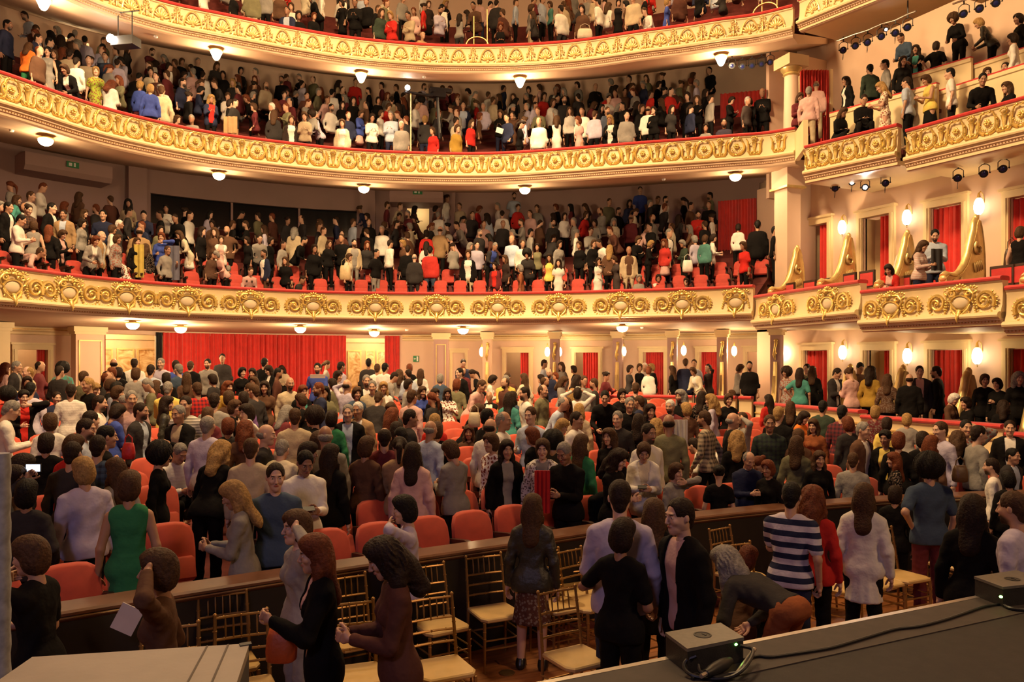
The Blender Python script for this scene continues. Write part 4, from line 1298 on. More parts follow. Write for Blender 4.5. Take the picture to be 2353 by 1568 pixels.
# small dark chairs in the boxes
def box_chair():
    r = empty('box_chair', label='x', cat='chair', group='dark wooden chairs in the side boxes')
    m = MB(); m.box((0, .2, .72), (.40, .035, .30)); m.build('backrest', M_REDVEL, r)
    m = MB()
    for x in (-.22, .22): m.box((x, .21, .46), (.035, .045, .92))
    m.box((0, .21, .90), (.46, .05, .05)); m.box((0, .21, .55), (.42, .04, .04))
    for x in (-.2, .2): m.box((x, -.2, .22), (.035, .035, .44))
    m.box((0, 0, .43), (.44, .42, .03)); m.build('frame', M_DARKW, r)
    m = MB(); m.box((0, 0, .465), (.40, .38, .05)); m.build('seat', M_REDVEL, r)
    return r
bc = box_chair()
for i, (px, dx, zf, lab) in enumerate(((1765, .5, 4.0, 'nearest to the corner pilaster'), (1805, .6, 4.0, 'second from the corner pilaster'), (1838, .7, 4.0, 'third from the corner pilaster'), (1900, .5, 4.0, 'behind the second gilded scroll'), (1935, .55, 4.0, 'left of the red cardigan'),
                                     (2240, .6, 3.75, 'behind the fourth gilded scroll'), (2275, .6, 3.75, 'beside the right-hand end of the second box'), (2000, .8, 3.8, 'beside the third gilded scroll'))):
    y = y_front(px); o = bc if i == 0 else copy_tree(bc)
    o.location = (front_x(y) + dx, y, zf); o.rotation_euler = (0, 0, -math.pi / 2 - .25 + .1 * (i % 3))
    o['label'] = 'dark wood red chair in the lower boxes, ' + lab

# ================================================================== gold ballroom chairs in the pit
def ballroom_chair():
    r = empty('ballroom_chair', label='x', cat='chair', group='gold spindle-back chairs in the pit')
    def post(x):
        m = MB(); pts = [(x, .20, 0), (x * .98, .19, .45), (x * .95, .23, .7), (x * .93, .27, .92)]
        m.tube(pts, [.012, .015, .014, .012], 6); m.ball((x * .93, .272, .93), .017, 6, 4)
        for z in (.52, .62, .72, .82): m.ball((np.interp(z, [.45, .92], [x * .98, x * .93]), np.interp(z, [.45, .7, .92], [.19, .23, .27]), z), (.019, .019, .010), 6, 3)
        return m
    for x in (-.195, .195): post(x).build('back_post', M_CHAIRG, r, smooth=50)
    for x in (-.19, .19):
        m = MB(); m.tube([(x, -.19, .44), (x * 1.02, -.2, .2), (x * 1.05, -.21, 0)], [.016, .014, .010], 6)
        for z in (.36, .3, .12): m.ball((x * 1.02, -.2, z), (.019, .019, .010), 6, 3)
        m.build('front_leg', M_CHAIRG, r, smooth=50)
    for z, y in ((.91, .268), (.76, .243), (.67, .226), (.58, .21)):
        m = MB(); m.tube([(-.185, y, z), (-.06, y + .012, z), (.06, y + .012, z), (.185, y, z)], .0095, 6)
        for x in (-.12, 0, .12): m.ball((x, y + .01, z), (.011, .013, .013), 6, 3)
        m.build('back_rail', M_CHAIRG, r, smooth=50)
    for i in range(5):
        x = -.11 + .055 * i; m = MB(); m.tube([(x, .252, .765), (x, .262, .84), (x, .277, .905)], [.005, .008, .005], 5); m.build('spindle', M_CHAIRG, r, smooth=50)
    m = MB(); m.loft([np.array([(-.20, .20, z), (.20, .20, z), (.21, -.15, z), (.17, -.215, z), (-.17, -.215, z), (-.21, -.15, z)]) * (k, k, 1) for z, k in ((.44, .97), (.45, 1.0), (.468, 1.0), (.478, .95))], True, True)
    m.build('seat', M_CHAIRS, r)
    for z, a, b in ((.2, (-.2, -.2), (.2, -.2)), (.28, (-.2, -.2), (.2, -.2)), (.22, (-.2, -.2), (-.2, .2)), (.3, (-.2, -.2), (-.2, .2)), (.22, (.2, -.2), (.2, .2)), (.3, (.2, -.2), (.2, .2)), (.25, (-.2, .2), (.2, .2))):
        m = MB(); m.tube([(*a, z), (*b, z)], .008, 5); m.build('stretcher', M_CHAIRG, r, smooth=50)
    return r
ch0 = ballroom_chair()
# (px, py) of the middle of the chair's footprint, turn, label
CH = [((1138, 1524), 0, 'gold spindle-back chair standing free before the black pit barrier'),
      ((1010, 1560), .12, 'gold chair with a pale seat left of the free standing one'),
      ((818, 1600), .1, 'gold chair behind the woman with long auburn hair'),
      ((524, 1665), .05, 'gold chair back against the pit barrier, beside the hand-on-head woman'),
      ((1016, 1680), .0, 'gold chair whose seat touches the bottom edge beside the dark curly-haired woman'),
      ((815, 1700), -.1, 'gold chair whose seat touches the bottom edge beside the auburn-haired woman'),
      ((565, 1740), .0, 'gold chair right behind the grey flight case'),
      ((395, 1790), .0, 'gold chair of which only the top rail shows above the flight case'),
      ((1322, 1462), .0, 'gold chair against the barrier right of the woman in leather jacket'),
      ((1284, 1505), .1, 'gold chair behind the bare legs of the woman in leather jacket'),
      ((1350, 1500), .25, 'gold chair between leather jacket woman and woman in black dress'),
      ((1325, 1650), .1, 'large gold chair near the stage edge left of the woman in black'),
      ((1478, 1545), .1, 'gold chair between the woman in black and the man in black blazer'),
      ((1700, 1420), .2, 'gold chair behind the stooping grey-haired man, by the man in navy'),
      ((1735, 1480), .0, 'gold chair at the head of the stooping grey-haired man'),
      ((1918, 1452), .35, 'gold chair between the stooping man and the cream jacket woman'),
      ((2012, 1440), .05, 'gold chair with its back against the cream jacket woman'),
      ((2072, 1425), .0, 'gold chair right of the cream jacket woman'),
      ((2190, 1392), .1, 'gold chair right of the man in denim shirt'),
      ((1860, 1400), .1, 'gold chair beside the red scarf')]
for i, ((px, py), rz, lab) in enumerate(CH):
    P = at_z(px, py, 0.0)
    o = ch0 if i == 0 else copy_tree(ch0)
    o.location = (float(P[0]), float(P[1]), 0.008); o.rotation_euler = (0, 0, rz); o['label'] = lab

# ================================================================== things on the stage
M_CASE = mat('speaker_black', (.018, .016, .014), .55, vary=.25, scale=25, bump=.1, bscale=120)
M_CTOP = mat('brushed_lid', (.16, .145, .12), .45, .3, vary=.12, scale=30)
M_CABLE = mat('cable_rubber', (.012, .012, .012), .45)
M_PLUG = mat('plug_metal', (.5, .45, .38), .3, .8)
M_LED = mat('green_led', (.1, .8, .15), .4, emit=(.25, 1.0, .15), estr=6)
def monitor(corners, h, label, led, slant=.02):
    """corners: plan of the lid, far-left, far-right, near-right, near-left"""
    c = [np.array(q) for q in corners]; z0 = 1.106
    o = tag(link('stage_monitor', None, None, (*((c[0] + c[2]) / 2), z0)), label, 'speaker')
    ce = (c[0] + c[2]) / 2
    m = MB(); m.hexa([(*(q - ce), 0) for q in c[::-1]] + [(*(q - ce), h) for q in c[::-1]]); m.build('cabinet', M_CASE, o)
    m = MB(); g = [(q - ce) * 1.02 for q in c]; m.hexa([(*q, h) for q in g[::-1]] + [(*q, h + .018) for q in g[::-1]]); m.build('lid', M_CTOP, o)
    m = MB(); m.lathe([(.045, 0), (.05, .003), (.042, .004), (.04, .001)], ((c[1] - c[0])[0] * -.03, 0, h + .018), 18); m.box((0, 0, h + .02), (.012, .03, .004)); m.build('round_badge', M_CASE, o)
    m = MB(); e = (c[2] - ce); m.ball((led[0], led[1], led[2]), (.012, .012, .009), 8, 5); led_o = m.build('power_light', M_LED, o)
    return led_o, ce
zt = 1.106 + .135
cA = [at_z(1530, 1455, zt)[:2], at_z(1655, 1433, zt)[:2], at_z(1708, 1466, zt)[:2], at_z(1580, 1492, zt)[:2]]
o, ce = monitor(cA, .12, 'black stage monitor box with grey lid and cable coil at the stage edge', (0, 0, 0))
L = at_depth(1690, 1481, float((np.array(cA[2]) - CAM) @ FW) - .02); o.location = (L[0] - ce[0], L[1] - ce[1], L[2] - 1.106)
cB = [at_z(2240, 1326, zt)[:2], at_z(2335, 1312, zt)[:2], at_z(2420, 1338, zt)[:2], at_z(2305, 1350, zt)[:2]]
o, ce = monitor(cB, .12, 'second black stage monitor box with a green light at the right edge', (0, 0, 0))
L = at_depth(2300, 1372, float((np.array(cB[3]) - CAM) @ FW) - .05); o.location = (L[0] - ce[0], L[1] - ce[1], L[2] - 1.106)
def floor_cable(pix, r, label, name='cable', mtl=M_CABLE, zs=None):
    pts = []
    for i, (px, py) in enumerate(pix):
        z = 1.106 + r + (zs[i] if zs else 0)
        pts.append(at_z(px, py, z))
    P = np.array(pts)
    # smooth by Catmull-Rom
    Q = []; E = np.vstack([2 * P[0] - P[1], P, 2 * P[-1] - P[-2]])
    for i in range(1, len(E) - 2):
        for t in np.linspace(0, 1, 6, endpoint=False):
            a, b, c, d = E[i - 1:i + 3]
            Q.append(.5 * (2 * b + (c - a) * t + (2 * a - 5 * b + 4 * c - d) * t * t + (3 * b - a - 3 * c + d) * t ** 3))
    Q.append(P[-1])
    return tag(MB().tube(Q, r, 7).build(name, mtl, None, True), label, 'cable')
floor_cable([(1590, 1560), (1640, 1530), (1700, 1518), (1740, 1508), (1770, 1510), (1830, 1502), (1905, 1490), (1960, 1475), (2010, 1460), (2060, 1446), (2110, 1440), (2160, 1428), (2210, 1412), (2260, 1395), (2300, 1388)], .009, 'long black cable lying along the stage edge')
floor_cable([(1700, 1484), (1730, 1495), (1715, 1530), (1680, 1556), (1630, 1560), (1590, 1552), (1572, 1535), (1578, 1518), (1600, 1508)], .010, 'coiled black cable in front of the left stage monitor', zs=[.09, .07, .05, .01, 0, .01, .03, .06, .085])
floor_cable([(1604, 1528), (1610, 1545), (1640, 1556), (1672, 1550), (1700, 1545), (1712, 1530)], .010, 'inner loop of black cable beside the left stage monitor', zs=[.045, .02, .01, .01, .02, .04])
floor_cable([(2300, 1385), (2320, 1398), (2360, 1402), (2420, 1398)], .012, 'thick black cable under the right stage monitor')
P = at_z(1650, 1534, 1.106 + .05)
o = tag(link('cable_connector', None, None, P, .35), 'black plug connector lying in the cable coil', 'connector')
m = MB(); m.tube([(-.12, 0, 0), (-.06, 0, 0), (0, 0, 0), (.06, 0, 0), (.13, 0, 0)], [.018, .03, .034, .034, .02], 9); m.build('plug_body', M_CABLE, o, smooth=40)
m = MB(); m.tube([(-.17, 0, 0), (-.12, 0, 0)], .012, 7); m.build('plug_tip', M_PLUG, o)
P0, P1 = at_z(1693, 1548, 1.13), at_depth(1734, 1492, float((at_z(1734, 1520, 1.106)[:2] - CAM) @ FW))
o = tag(MB().tube([P0, (P0 + P1) / 2, P1], [.010, .011, .012], 7).build('jack_cable_end', M_PLUG, None, True), 'slanting metal cable end with a pale tip beside the left monitor', 'connector')
# flight case at lower left
zc = 1.106 + .78
cc = [at_z(75, 1512, zc), at_z(572, 1481, zc), at_z(520, 1640, zc), at_z(-110, 1640, zc)]
M_CASEP = mat('case_panel', (.30, .25, .19), .5, vary=.12, scale=5, bump=.05)
cen = sum(cc) / 4
o = tag(link('flight_case', None, None, (cen[0], cen[1], 1.106)), 'grey flight case with scuffed lid at the lower left corner', 'case')
q = [(p - cen)[:2] for p in cc]
m = MB(); m.hexa([(*a, 0) for a in q[::-1]] + [(*a, .76) for a in q[::-1]]); m.build('body', mat('case_body', (.05, .045, .045), .6, vary=.2), o)
m = MB(); m.hexa([(*(a * 1.005), .755) for a in q[::-1]] + [(*(a * 1.005), .782) for a in q[::-1]]); m.build('lid', M_CASEP, o)
for f in (.80, .90):
    a = q[0] + (q[1] - q[0]) * f; b = q[3] + (q[2] - q[3]) * f
    m = MB(); m.tube([(*a, .781), (*b, .781)], .004, 5); m.build('lid_seam', mat('case_seam', (.10, .08, .06), .6), o)
m = MB(); a = q[1] * .97; m.box((a[0], a[1], .775), (.035, .025, .02)); m.build('corner_fitting', M_CASE, o)
# pale wrapped pole at the left edge
P = at_depth(-4, 1300, 3.0)
o = tag(link('wrapped_pole', None, None, (P[0], P[1], 0.0)), 'pale grey wrapped pole cut off by the left edge', 'pole')
m = MB(); rr = []
for i in range(40):
    rr.append((.042 + .002 * math.sin(i * 1.9), 1.106 + i * .0335))
m.lathe([(a, b) for a, b in rr], (0, 0, 0), 12)
m.build('pole', mat('grey_tape', (.30, .31, .34), .6, vary=.3, scale=30), o, smooth=60)
m = MB(); m.lathe([(.05, 0), (.05, 1.106), (.045, 1.11)], (0, 0, 0), 12); m.build('pole_foot', M_CASE, o)
# ================================================================== people: signed-distance bodies meshed with surface nets
def mesh_field(prims, vox, pad=.03):
    """prims: (kind, args, blend, op). Returns verts, quads of the zero surface."""
    lo = np.full(3, 1e9); hi = -lo
    for pr in prims:
        if pr[3] == 'u':
            b = pr[4]; lo = np.minimum(lo, b[0]); hi = np.maximum(hi, b[1])
    lo -= pad + vox; hi += pad + vox
    n = np.ceil((hi - lo) / vox).astype(int) + 1
    F = np.full(n, 1.0, np.float32)
    ax = [lo[i] + vox * np.arange(n[i]) for i in range(3)]
    for kind, a, k, op, bb in prims:
        m = k + 2.5 * vox if op == 'u' else k + vox
        i0 = np.maximum(0, np.floor((bb[0] - m - lo) / vox).astype(int)); i1 = np.minimum(n, np.ceil((bb[1] + m - lo) / vox).astype(int) + 1)
        if (i1 <= i0).any(): continue
        sl = tuple(slice(i0[i], i1[i]) for i in range(3))
        X = ax[0][sl[0]][:, None, None]; Y = ax[1][sl[1]][None, :, None]; Z = ax[2][sl[2]][None, None, :]
        d = kind(X, Y, Z, *a).astype(np.float32)
        G = F[sl]
        if op == 'u':
            if k > 0:
                h = np.clip(.5 + .5 * (G - d) / k, 0, 1); F[sl] = G + (d - G) * h - k * h * (1 - h)
            else: F[sl] = np.minimum(G, d)
        else:
            if k > 0:
                h = np.clip(.5 - .5 * (G + d) / k, 0, 1); F[sl] = G * (1 - h) - d * h + k * h * (1 - h)
            else: F[sl] = np.maximum(G, -d)
    return nets(F, lo, vox)
def nets(F, lo, vox):
    S = F < 0
    c = [S[i:S.shape[0] - 1 + i, j:S.shape[1] - 1 + j, k:S.shape[2] - 1 + k] for i in (0, 1) for j in (0, 1) for k in (0, 1)]
    cnt = sum(q.astype(np.int8) for q in c)
    act = (cnt > 0) & (cnt < 8)
    idx = np.argwhere(act)
    if len(idx) == 0: return np.zeros((0, 3)), np.zeros((0, 4), int)
    vid = np.full(act.shape, -1, np.int64); vid[act] = np.arange(len(idx))
    acc = np.zeros((len(idx), 3)); num = np.zeros(len(idx))
    cor = np.array([(i, j, k) for i in (0, 1) for j in (0, 1) for k in (0, 1)])
    vals = np.stack([F[tuple((idx + q).T)] for q in cor], 1)
    for a in range(8):
        for b in range(a + 1, 8):
            if np.abs(cor[a] - cor[b]).sum() != 1: continue
            va, vb = vals[:, a], vals[:, b]; s = (va < 0) != (vb < 0)
            t = np.where(s, va / (va - vb + 1e-12), 0)
            acc += np.where(s[:, None], cor[a] + (cor[b] - cor[a]) * t[:, None], 0); num += s
    V = lo + vox * (idx + acc / num[:, None])
    faces = []
    for d in range(3):
        o = [(0, 0, 0)] * 4
        e = [x for x in range(3) if x != d]
        sa = [slice(1, -1)] * 3; sa[d] = slice(0, -1)
        sb = [slice(1, -1)] * 3; sb[d] = slice(1, None)
        A, B = S[tuple(sa)], S[tuple(sb)]
        for flip, M in ((False, A & ~B), (True, ~A & B)):
            q = np.argwhere(M)
            if len(q) == 0: continue
            q = q + 1; q[:, d] -= 1
            ids = []
            for u, v in ((0, 0), (-1, 0), (-1, -1), (0, -1)):
                r = q.copy(); r[:, e[0]] += u; r[:, e[1]] += v; ids.append(vid[tuple(r.T)])
            f = np.stack(ids, 1)
            if flip != (d == 1): f = f[:, ::-1]
            faces.append(f)
    return V, np.concatenate(faces)
# ---- primitives
def _cone(X, Y, Z, a, b, r1, r2):
    ba = b - a; L2 = float(ba @ ba) + 1e-9
    t = np.clip(((X - a[0]) * ba[0] + (Y - a[1]) * ba[1] + (Z - a[2]) * ba[2]) / L2, 0, 1)
    return np.sqrt((X - a[0] - t * ba[0]) ** 2 + (Y - a[1] - t * ba[1]) ** 2 + (Z - a[2] - t * ba[2]) ** 2) - (r1 + (r2 - r1) * t)
def cone(a, b, r1, r2, k=.02, op='u', fold=0):
    a, b = np.array(a, float), np.array(b, float); r = max(r1, r2)
    bb = (np.minimum(a, b) - r, np.maximum(a, b) + r)
    if fold:
        def kf(X, Y, Z, a, b, r1, r2):
            return _cone(X, Y, Z, a, b, r1, r2) + fold * np.sin(Z * 47 + X * 31 + 2.5 * np.sin(Y * 27 + Z * 9)) * np.sin(Z * 13 + Y * 17 + X * 5)
        return (kf, (a, b, r1, r2), k, op, bb)
    return (_cone, (a, b, r1, r2), k, op, bb)
def _tcone(X, Y, Z, a, b, r1, r2, R, o, sc, fold):
    # cone evaluated in a rotated frame with a flattened y
    x = (X - o[0]) * R[0, 0] + (Y - o[1]) * R[1, 0] + (Z - o[2]) * R[2, 0]
    y = ((X - o[0]) * R[0, 1] + (Y - o[1]) * R[1, 1] + (Z - o[2]) * R[2, 1]) / sc
    z = (X - o[0]) * R[0, 2] + (Y - o[1]) * R[1, 2] + (Z - o[2]) * R[2, 2]
    d = _cone(x, y, z, a, b, r1, r2)
    d = d * np.where(d > 0, 1, 1) * (sc if sc < 1 else 1)
    if fold: d = d + fold * np.sin(z * 27 + x * 30 + 2.5 * np.sin(y * 22 + x * 11)) * np.sin(x * 19 + z * 9 + 1)
    return d
def tcone(R, o, a, b, r1, r2, sc=1.0, k=.05, op='u', fold=0):
    a, b = np.array(a, float), np.array(b, float); r = max(r1, r2) * max(1, sc)
    pts = np.array([R @ q + o for q in (a, b)])
    return (_tcone, (a, b, r1, r2, R, o, sc, fold), k, op, (pts.min(0) - r * 1.05, pts.max(0) + r * 1.05))
def _half(X, Y, Z, R, o, n, d):
    w = R @ np.array(n, float)
    return (X - o[0]) * w[0] + (Y - o[1]) * w[1] + (Z - o[2]) * w[2] - d
def cut_below(R, o, z, big=1.5):
    """remove everything under local z"""
    return (_half, (R, o, (0, 0, 1), z), .0, 's', (np.array(o) - big, np.array(o) + big))
def _ell(X, Y, Z, c, r):
    q = np.sqrt(((X - c[0]) / r[0]) ** 2 + ((Y - c[1]) / r[1]) ** 2 + ((Z - c[2]) / r[2]) ** 2)
    return (q - 1) * min(r)
def ell(c, r, k=.02, op='u', fold=0, ff=60):
    c, r = np.array(c, float), np.array(r, float)
    if fold:
        def ef(X, Y, Z, c, r):
            an = np.arctan2(X - c[0], Y - c[1] + 1e-6)
            return _ell(X, Y, Z, c, r) + fold * .6 * np.sin(an * ff / 2.2 + 2.5 * np.sin(Z * 26 + an * 2)) * np.sin(an * 5 + Z * 19) + fold * .5 * np.sin(an * ff / 9 + Z * 23)
        return (ef, (c, r), k, op, (c - r - fold, c + r + fold))
    return (_ell, (c, r), k, op, (c - r, c + r))

def rot(ax, deg):
    return np.array(Matrix.Rotation(math.radians(deg), 3, ax))
# ---- head, hand, hair (built once)
def head_prims(sex):
    w = 1.0 if sex == 'm' else .95
    P = [ell((0, .012, .03), (.076 * w, .096, .100), 0), cone((0, -.025, -.045), (0, -.045, -.075), .060 * w, .045 * w, .05),
         cone((0, -.06, -.085), (0, -.068, -.095), .026, .022, .03),
         cone((0, .015, -.06), (0, .026, -.19), .052 * w, .050 * w, .03),
         cone((-.035, -.083, .034), (.035, -.083, .034), .010, .010, .02),
         ell((-.034, -.088, .014), (.018, .014, .012), .012, 's'), ell((.034, -.088, .014), (.018, .014, .012), .012, 's'),
         ell((-.033, -.078, .014), (.0135, .013, .011), .003), ell((.033, -.078, .014), (.0135, .013, .011), .003),
         cone((0, -.090, .018), (0, -.112, -.022), .0085, .0125, .010), ell((-.011, -.102, -.026), (.010, .010, .008), .006), ell((.011, -.102, -.026), (.010, .010, .008), .006),
         ell((0, -.092, -.054), (.024, .011, .010), .006), ell((-.04, -.07, -.02), (.02, .02, .02), .02), ell((.04, -.07, -.02), (.02, .02, .02), .02),
         ell((-.079 * w, .012, -.002), (.011, .018, .030), .006), ell((.079 * w, .012, -.002), (.011, .018, .030), .006)]
    return P
def hand_prims(kind):
    # wrist at origin, fingers along -z, palm facing -y, thumb towards +x
    P = [cone((0, 0, .03), (0, 0, -.02), .026, .027, .0), cone((-.026, 0, -.045), (.022, 0, -.045), .016, .016, .02), cone((-.026, 0, -.08), (.024, 0, -.085), .0135, .0145, .02)]
    curl = {'relax': (.35, .5, .4), 'grip': (.95, 1.1, .7), 'flat': (.08, .1, .08)}[kind]
    for x, L, r in ((.028, .075, .0095), (.009, .083, .0098), (-.010, .077, .0094), (-.028, .060, .0083)):
        a = 0; p = np.array([x, 0, -.088])
        for j, (f, c) in enumerate(zip((.45, .30, .25), curl)):
            a += c; q = p + L * f * np.array([(.06 if x > 0 else -.06) * (1 - j * .5), -math.sin(a), -math.cos(a)])
            P.append(cone(p, q, r * (1 - .1 * j), r * (.93 - .1 * j), .003)); p = q
    t0 = np.array([.022, -.004, -.03]); t1 = t0 + np.array([.030, -.014, -.026]); t2 = t1 + np.array([.012, -.012, -.026]); t3 = t2 + np.array([.002, -.01, -.020])
    P += [cone(t0, t1, .0145, .012, .01), cone(t1, t2, .0115, .0105, .003), cone(t2, t3, .0105, .009, .003)]
    return P
def hair_prims(st):
    face = ell((0, -.118, -.022), (.070, .086, .114), .012, 's')
    faceS = ell((0, -.125, -.012), (.076, .092, .114), .010, 's')
    cap = ell((0, .020, .045), (.087, .104, .100), 0, fold=.003)
    if st == 's': return [ell((0, .018, .042), (.084, .103, .098), 0, fold=.003), cone((0, .055, -.02), (0, .06, -.06), .066, .05, .03), ell((0, -.128, .0), (.076, .096, .116), .010, 's'), ell((-.09, -.045, -.07), (.03, .05, .06), .01, 's'), ell((.09, -.045, -.07), (.03, .05, .06), .01, 's')]
    if st == 'r': return [ell((0, .030, .030), (.087, .098, .092), 0, fold=.002), cone((0, .055, -.02), (0, .06, -.06), .066, .05, .03), ell((0, -.10, .07), (.075, .085, .085), .02, 's'), faceS, ell((-.09, -.05, -.07), (.03, .05, .06), .01, 's'), ell((.09, -.05, -.07), (.03, .05, .06), .01, 's')]
    if st == 'b': return [ell((0, .035, -.005), (.084, .092, .060), 0, fold=.002), ell((0, .02, .075), (.078, .1, .075), .01, 's'), faceS, ell((0, -.09, .0), (.09, .07, .1), .01, 's')]
    if st == 'c': return [cap, ell((0, .035, -.02), (.097, .092, .118), .03, fold=.005, ff=50), ell((0, -.02, .075), (.092, .09, .075), .03, fold=.004), face, cone((0, -.05, -.14), (0, -.14, -.2), .06, .1, .02, 's')]
    if st == 'l': return [cap, ell((0, .035, -.03), (.100, .092, .14), .03, fold=.006, ff=46), tcone(np.eye(3), np.zeros(3), (0, .105, -.08), (0, .155, -.30), .095, .085, .55, .05, fold=.004), cone((-.085, .0, -.10), (-.085, -.045, -.26), .036, .022, .03, fold=.003), cone((.085, .0, -.10), (.085, -.045, -.26), .036, .022, .03, fold=.003), ell((0, -.02, .075), (.09, .09, .07), .03), face, cone((0, -.02, -.16), (0, -.15, -.26), .055, .1, .02, 's')]
    if st == 'u': return [cap, ell((0, -.01, .07), (.086, .092, .068), .03, fold=.003), ell((0, .13, .07), (.048, .045, .046), .02, fold=.004), faceS, ell((-.1, -.03, -.06), (.035, .06, .07), .01, 's'), ell((.1, -.03, -.06), (.035, .06, .07), .01, 's')]
    if st == 't': return [cap, ell((0, -.01, .07), (.086, .092, .068), .03, fold=.003), cone((0, .12, .03), (0, .17, -.05), .034, .040, .03, fold=.004), cone((0, .17, -.05), (0, .155, -.24), .040, .022, .02, fold=.004), faceS, ell((-.1, -.03, -.06), (.035, .06, .07), .01, 's'), ell((.1, -.03, -.06), (.035, .06, .07), .01, 's')]
    if st == 'a': return [ell((0, .03, .04), (.155, .150, .155), 0, fold=.010, ff=70), ell((0, -.135, -.045), (.078, .090, .105), .02, 's')]
    if st == 'w': return [cap, ell((0, .035, -.03), (.128, .110, .15), .03, fold=.012, ff=60), cone((-.08, .02, -.12), (-.10, -.02, -.24), .06, .045, .03, fold=.006), cone((.08, .02, -.12), (.10, -.02, -.24), .06, .045, .03, fold=.006), cone((0, .09, -.1), (0, .12, -.28), .09, .07, .04, fold=.006), ell((0, -.02, .08), (.1, .09, .07), .03, fold=.005), face, cone((0, -.02, -.16), (0, -.15, -.26), .055, .1, .02, 's')]
HEADV = {}
def head_mesh(sex, vox):
    if (sex, vox) not in HEADV: HEADV[sex, vox] = mesh_field(head_prims(sex), vox)
    return HEADV[sex, vox]
HANDV = {}
def hand_mesh(kind, vox):
    if (kind, vox) not in HANDV: HANDV[kind, vox] = mesh_field(hand_prims(kind), vox)
    return HANDV[kind, vox]

# ---- poses.  wrist targets in the torso frame (x to the person's left, -y forward, z up from the pelvis)
POSE = {
    'n': dict(lean=3, L=(.25, -.04, -.10), R=(-.25, -.02, -.10), hp=4),
    'h': dict(lean=4, L=(.07, -.30, .22), R=(-.07, -.30, .22), hp=22, hk='grip'),
    'p': dict(lean=3, L=(.10, -.32, .30), R=(-.25, -.02, -.08), hp=6, hk='grip'),
    'f': dict(lean=3, L=(.06, -.17, .56), R=(-.10, -.24, .20), hp=6),
    'k': dict(lean=2, L=(.13, -.05, .72), R=(-.25, -.04, -.06), hp=0),
    'c': dict(lean=2, L=(-.10, -.21, .26), R=(.10, -.24, .22), hp=3),
    'i': dict(lean=2, L=(.20, .00, .08), R=(-.24, -.06, -.08), hp=2, eo=1),
    'b': dict(lean=78, L=(.16, -.30, .30), R=(-.16, -.30, .28), hp=-10),
    'l': dict(lean=26, L=(.14, -.34, .16), R=(-.14, -.34, .18), hp=14, hk='grip'),
    's': dict(lean=4, L=(.12, -.30, .06), R=(-.12, -.30, .06), hp=4, sit=1),
    'd': dict(lean=14, L=(.06, -.30, .26), R=(-.06, -.30, .26), hp=26, sit=1, hk='grip'),
    'q': dict(lean=30, L=(.12, -.34, .10), R=(-.12, -.34, .10), hp=10, squat=1),
    'v': dict(lean=0, L=(.13, -.30, .80), R=(-.22, -.10, .0), hp=-4, hk='grip'),
    'w': dict(lean=5, L=(.23, -.18, -.05), R=(-.25, .12, -.08), hp=4, walk=1),
    'u': dict(lean=0, L=(.13, .00, .74), R=(-.13, .00, .74), hp=0),
    'g': dict(lean=3, L=(.36, -.26, .20), R=(-.12, -.26, .20), hp=4, hk='flat'),
    'a': dict(lean=3, L=(.14, -.26, .12), R=(-.25, -.04, -.08), hp=8, hk='grip'),
}
def ik(S, W, la, lb, hint):
    v = W - S; d = np.linalg.norm(v)
    mx = (la + lb) * .985
    if d > mx: W = S + v / d * mx; v = W - S; d = mx
    u = v / d
    x = (la * la - lb * lb + d * d) / (2 * d); h = math.sqrt(max(1e-6, la * la - x * x))
    p = hint - u * (hint @ u); p /= np.linalg.norm(p) + 1e-9
    return S + u * x + p * h, W
def skeleton(sex, pose):
    q = POSE[pose]; f = sex == 'f'
    J = {}
    sit = q.get('sit', 0)
    hipz = .48 if sit else (.30 if q.get('squat') else .92)
    o = np.array([0, .0 if not sit else .12, hipz])
    R = rot('X', q['lean'])             # forward lean is towards -y
    if q['lean'] > 40: o = np.array([0, .22, .86])
    J['R'], J['o'] = R, o
    sw = .155 if f else .182
    T = lambda p: R @ np.array(p, float) + o
    J['T'] = T
    J['neck'] = T((0, .01, .53)); 
    HR = R @ rot('X', -q['lean'] * .55 + q['hp']) if q['lean'] > 10 else R @ rot('X', q['hp'])
    J['HD'] = HR
    J['head'] = T((0, .015, .565)) + HR @ np.array([0, -.02, .125])
    for s, k in ((1, 'L'), (-1, 'R')):
        S = T((s * sw, .005, .432)); W = T(q[k])
        if pose == 'b': W = o + np.array([s * .20, -.52, -.30]) + np.array([0, 0, .0])
        hint = R @ np.array([s * (.9 if q.get('eo') else .45), .8, -.35])
        if W[2] > S[2]: hint = R @ np.array([s * 1.0, -.1, .1])
        E, W = ik(S, W, .285, .255, hint)
        J['S' + k], J['E' + k], J['W' + k] = S, E, W
    for s, k in ((1, 'L'), (-1, 'R')):
        Hj = o + np.array([s * .092, 0, -.03])
        if sit:
            K = Hj + np.array([s * .05, -.42, .04]); A = np.array([s * .13, -.34, .09]) + np.array([0, o[1] * 0, 0])
            A = np.array([K[0], K[1] + .06, .09])
        elif q.get('squat'):
            K = Hj + np.array([s * .08, -.34, .22]); A = np.array([s * .16, -.14, .09])
        elif q.get('walk'):
            K = Hj + np.array([0, -.10 * s - .03, -.42]); A = np.array([s * .09, -.16 * s + .08, .09])
        else:
            K = np.array([s * .10, -.02 + (.1 if q['lean'] > 40 else 0), .49]); A = np.array([s * .11, .01 + (.12 if q['lean'] > 40 else 0), .09])
        J['H' + k], J['K' + k], J['A' + k] = Hj, K, A
    return J
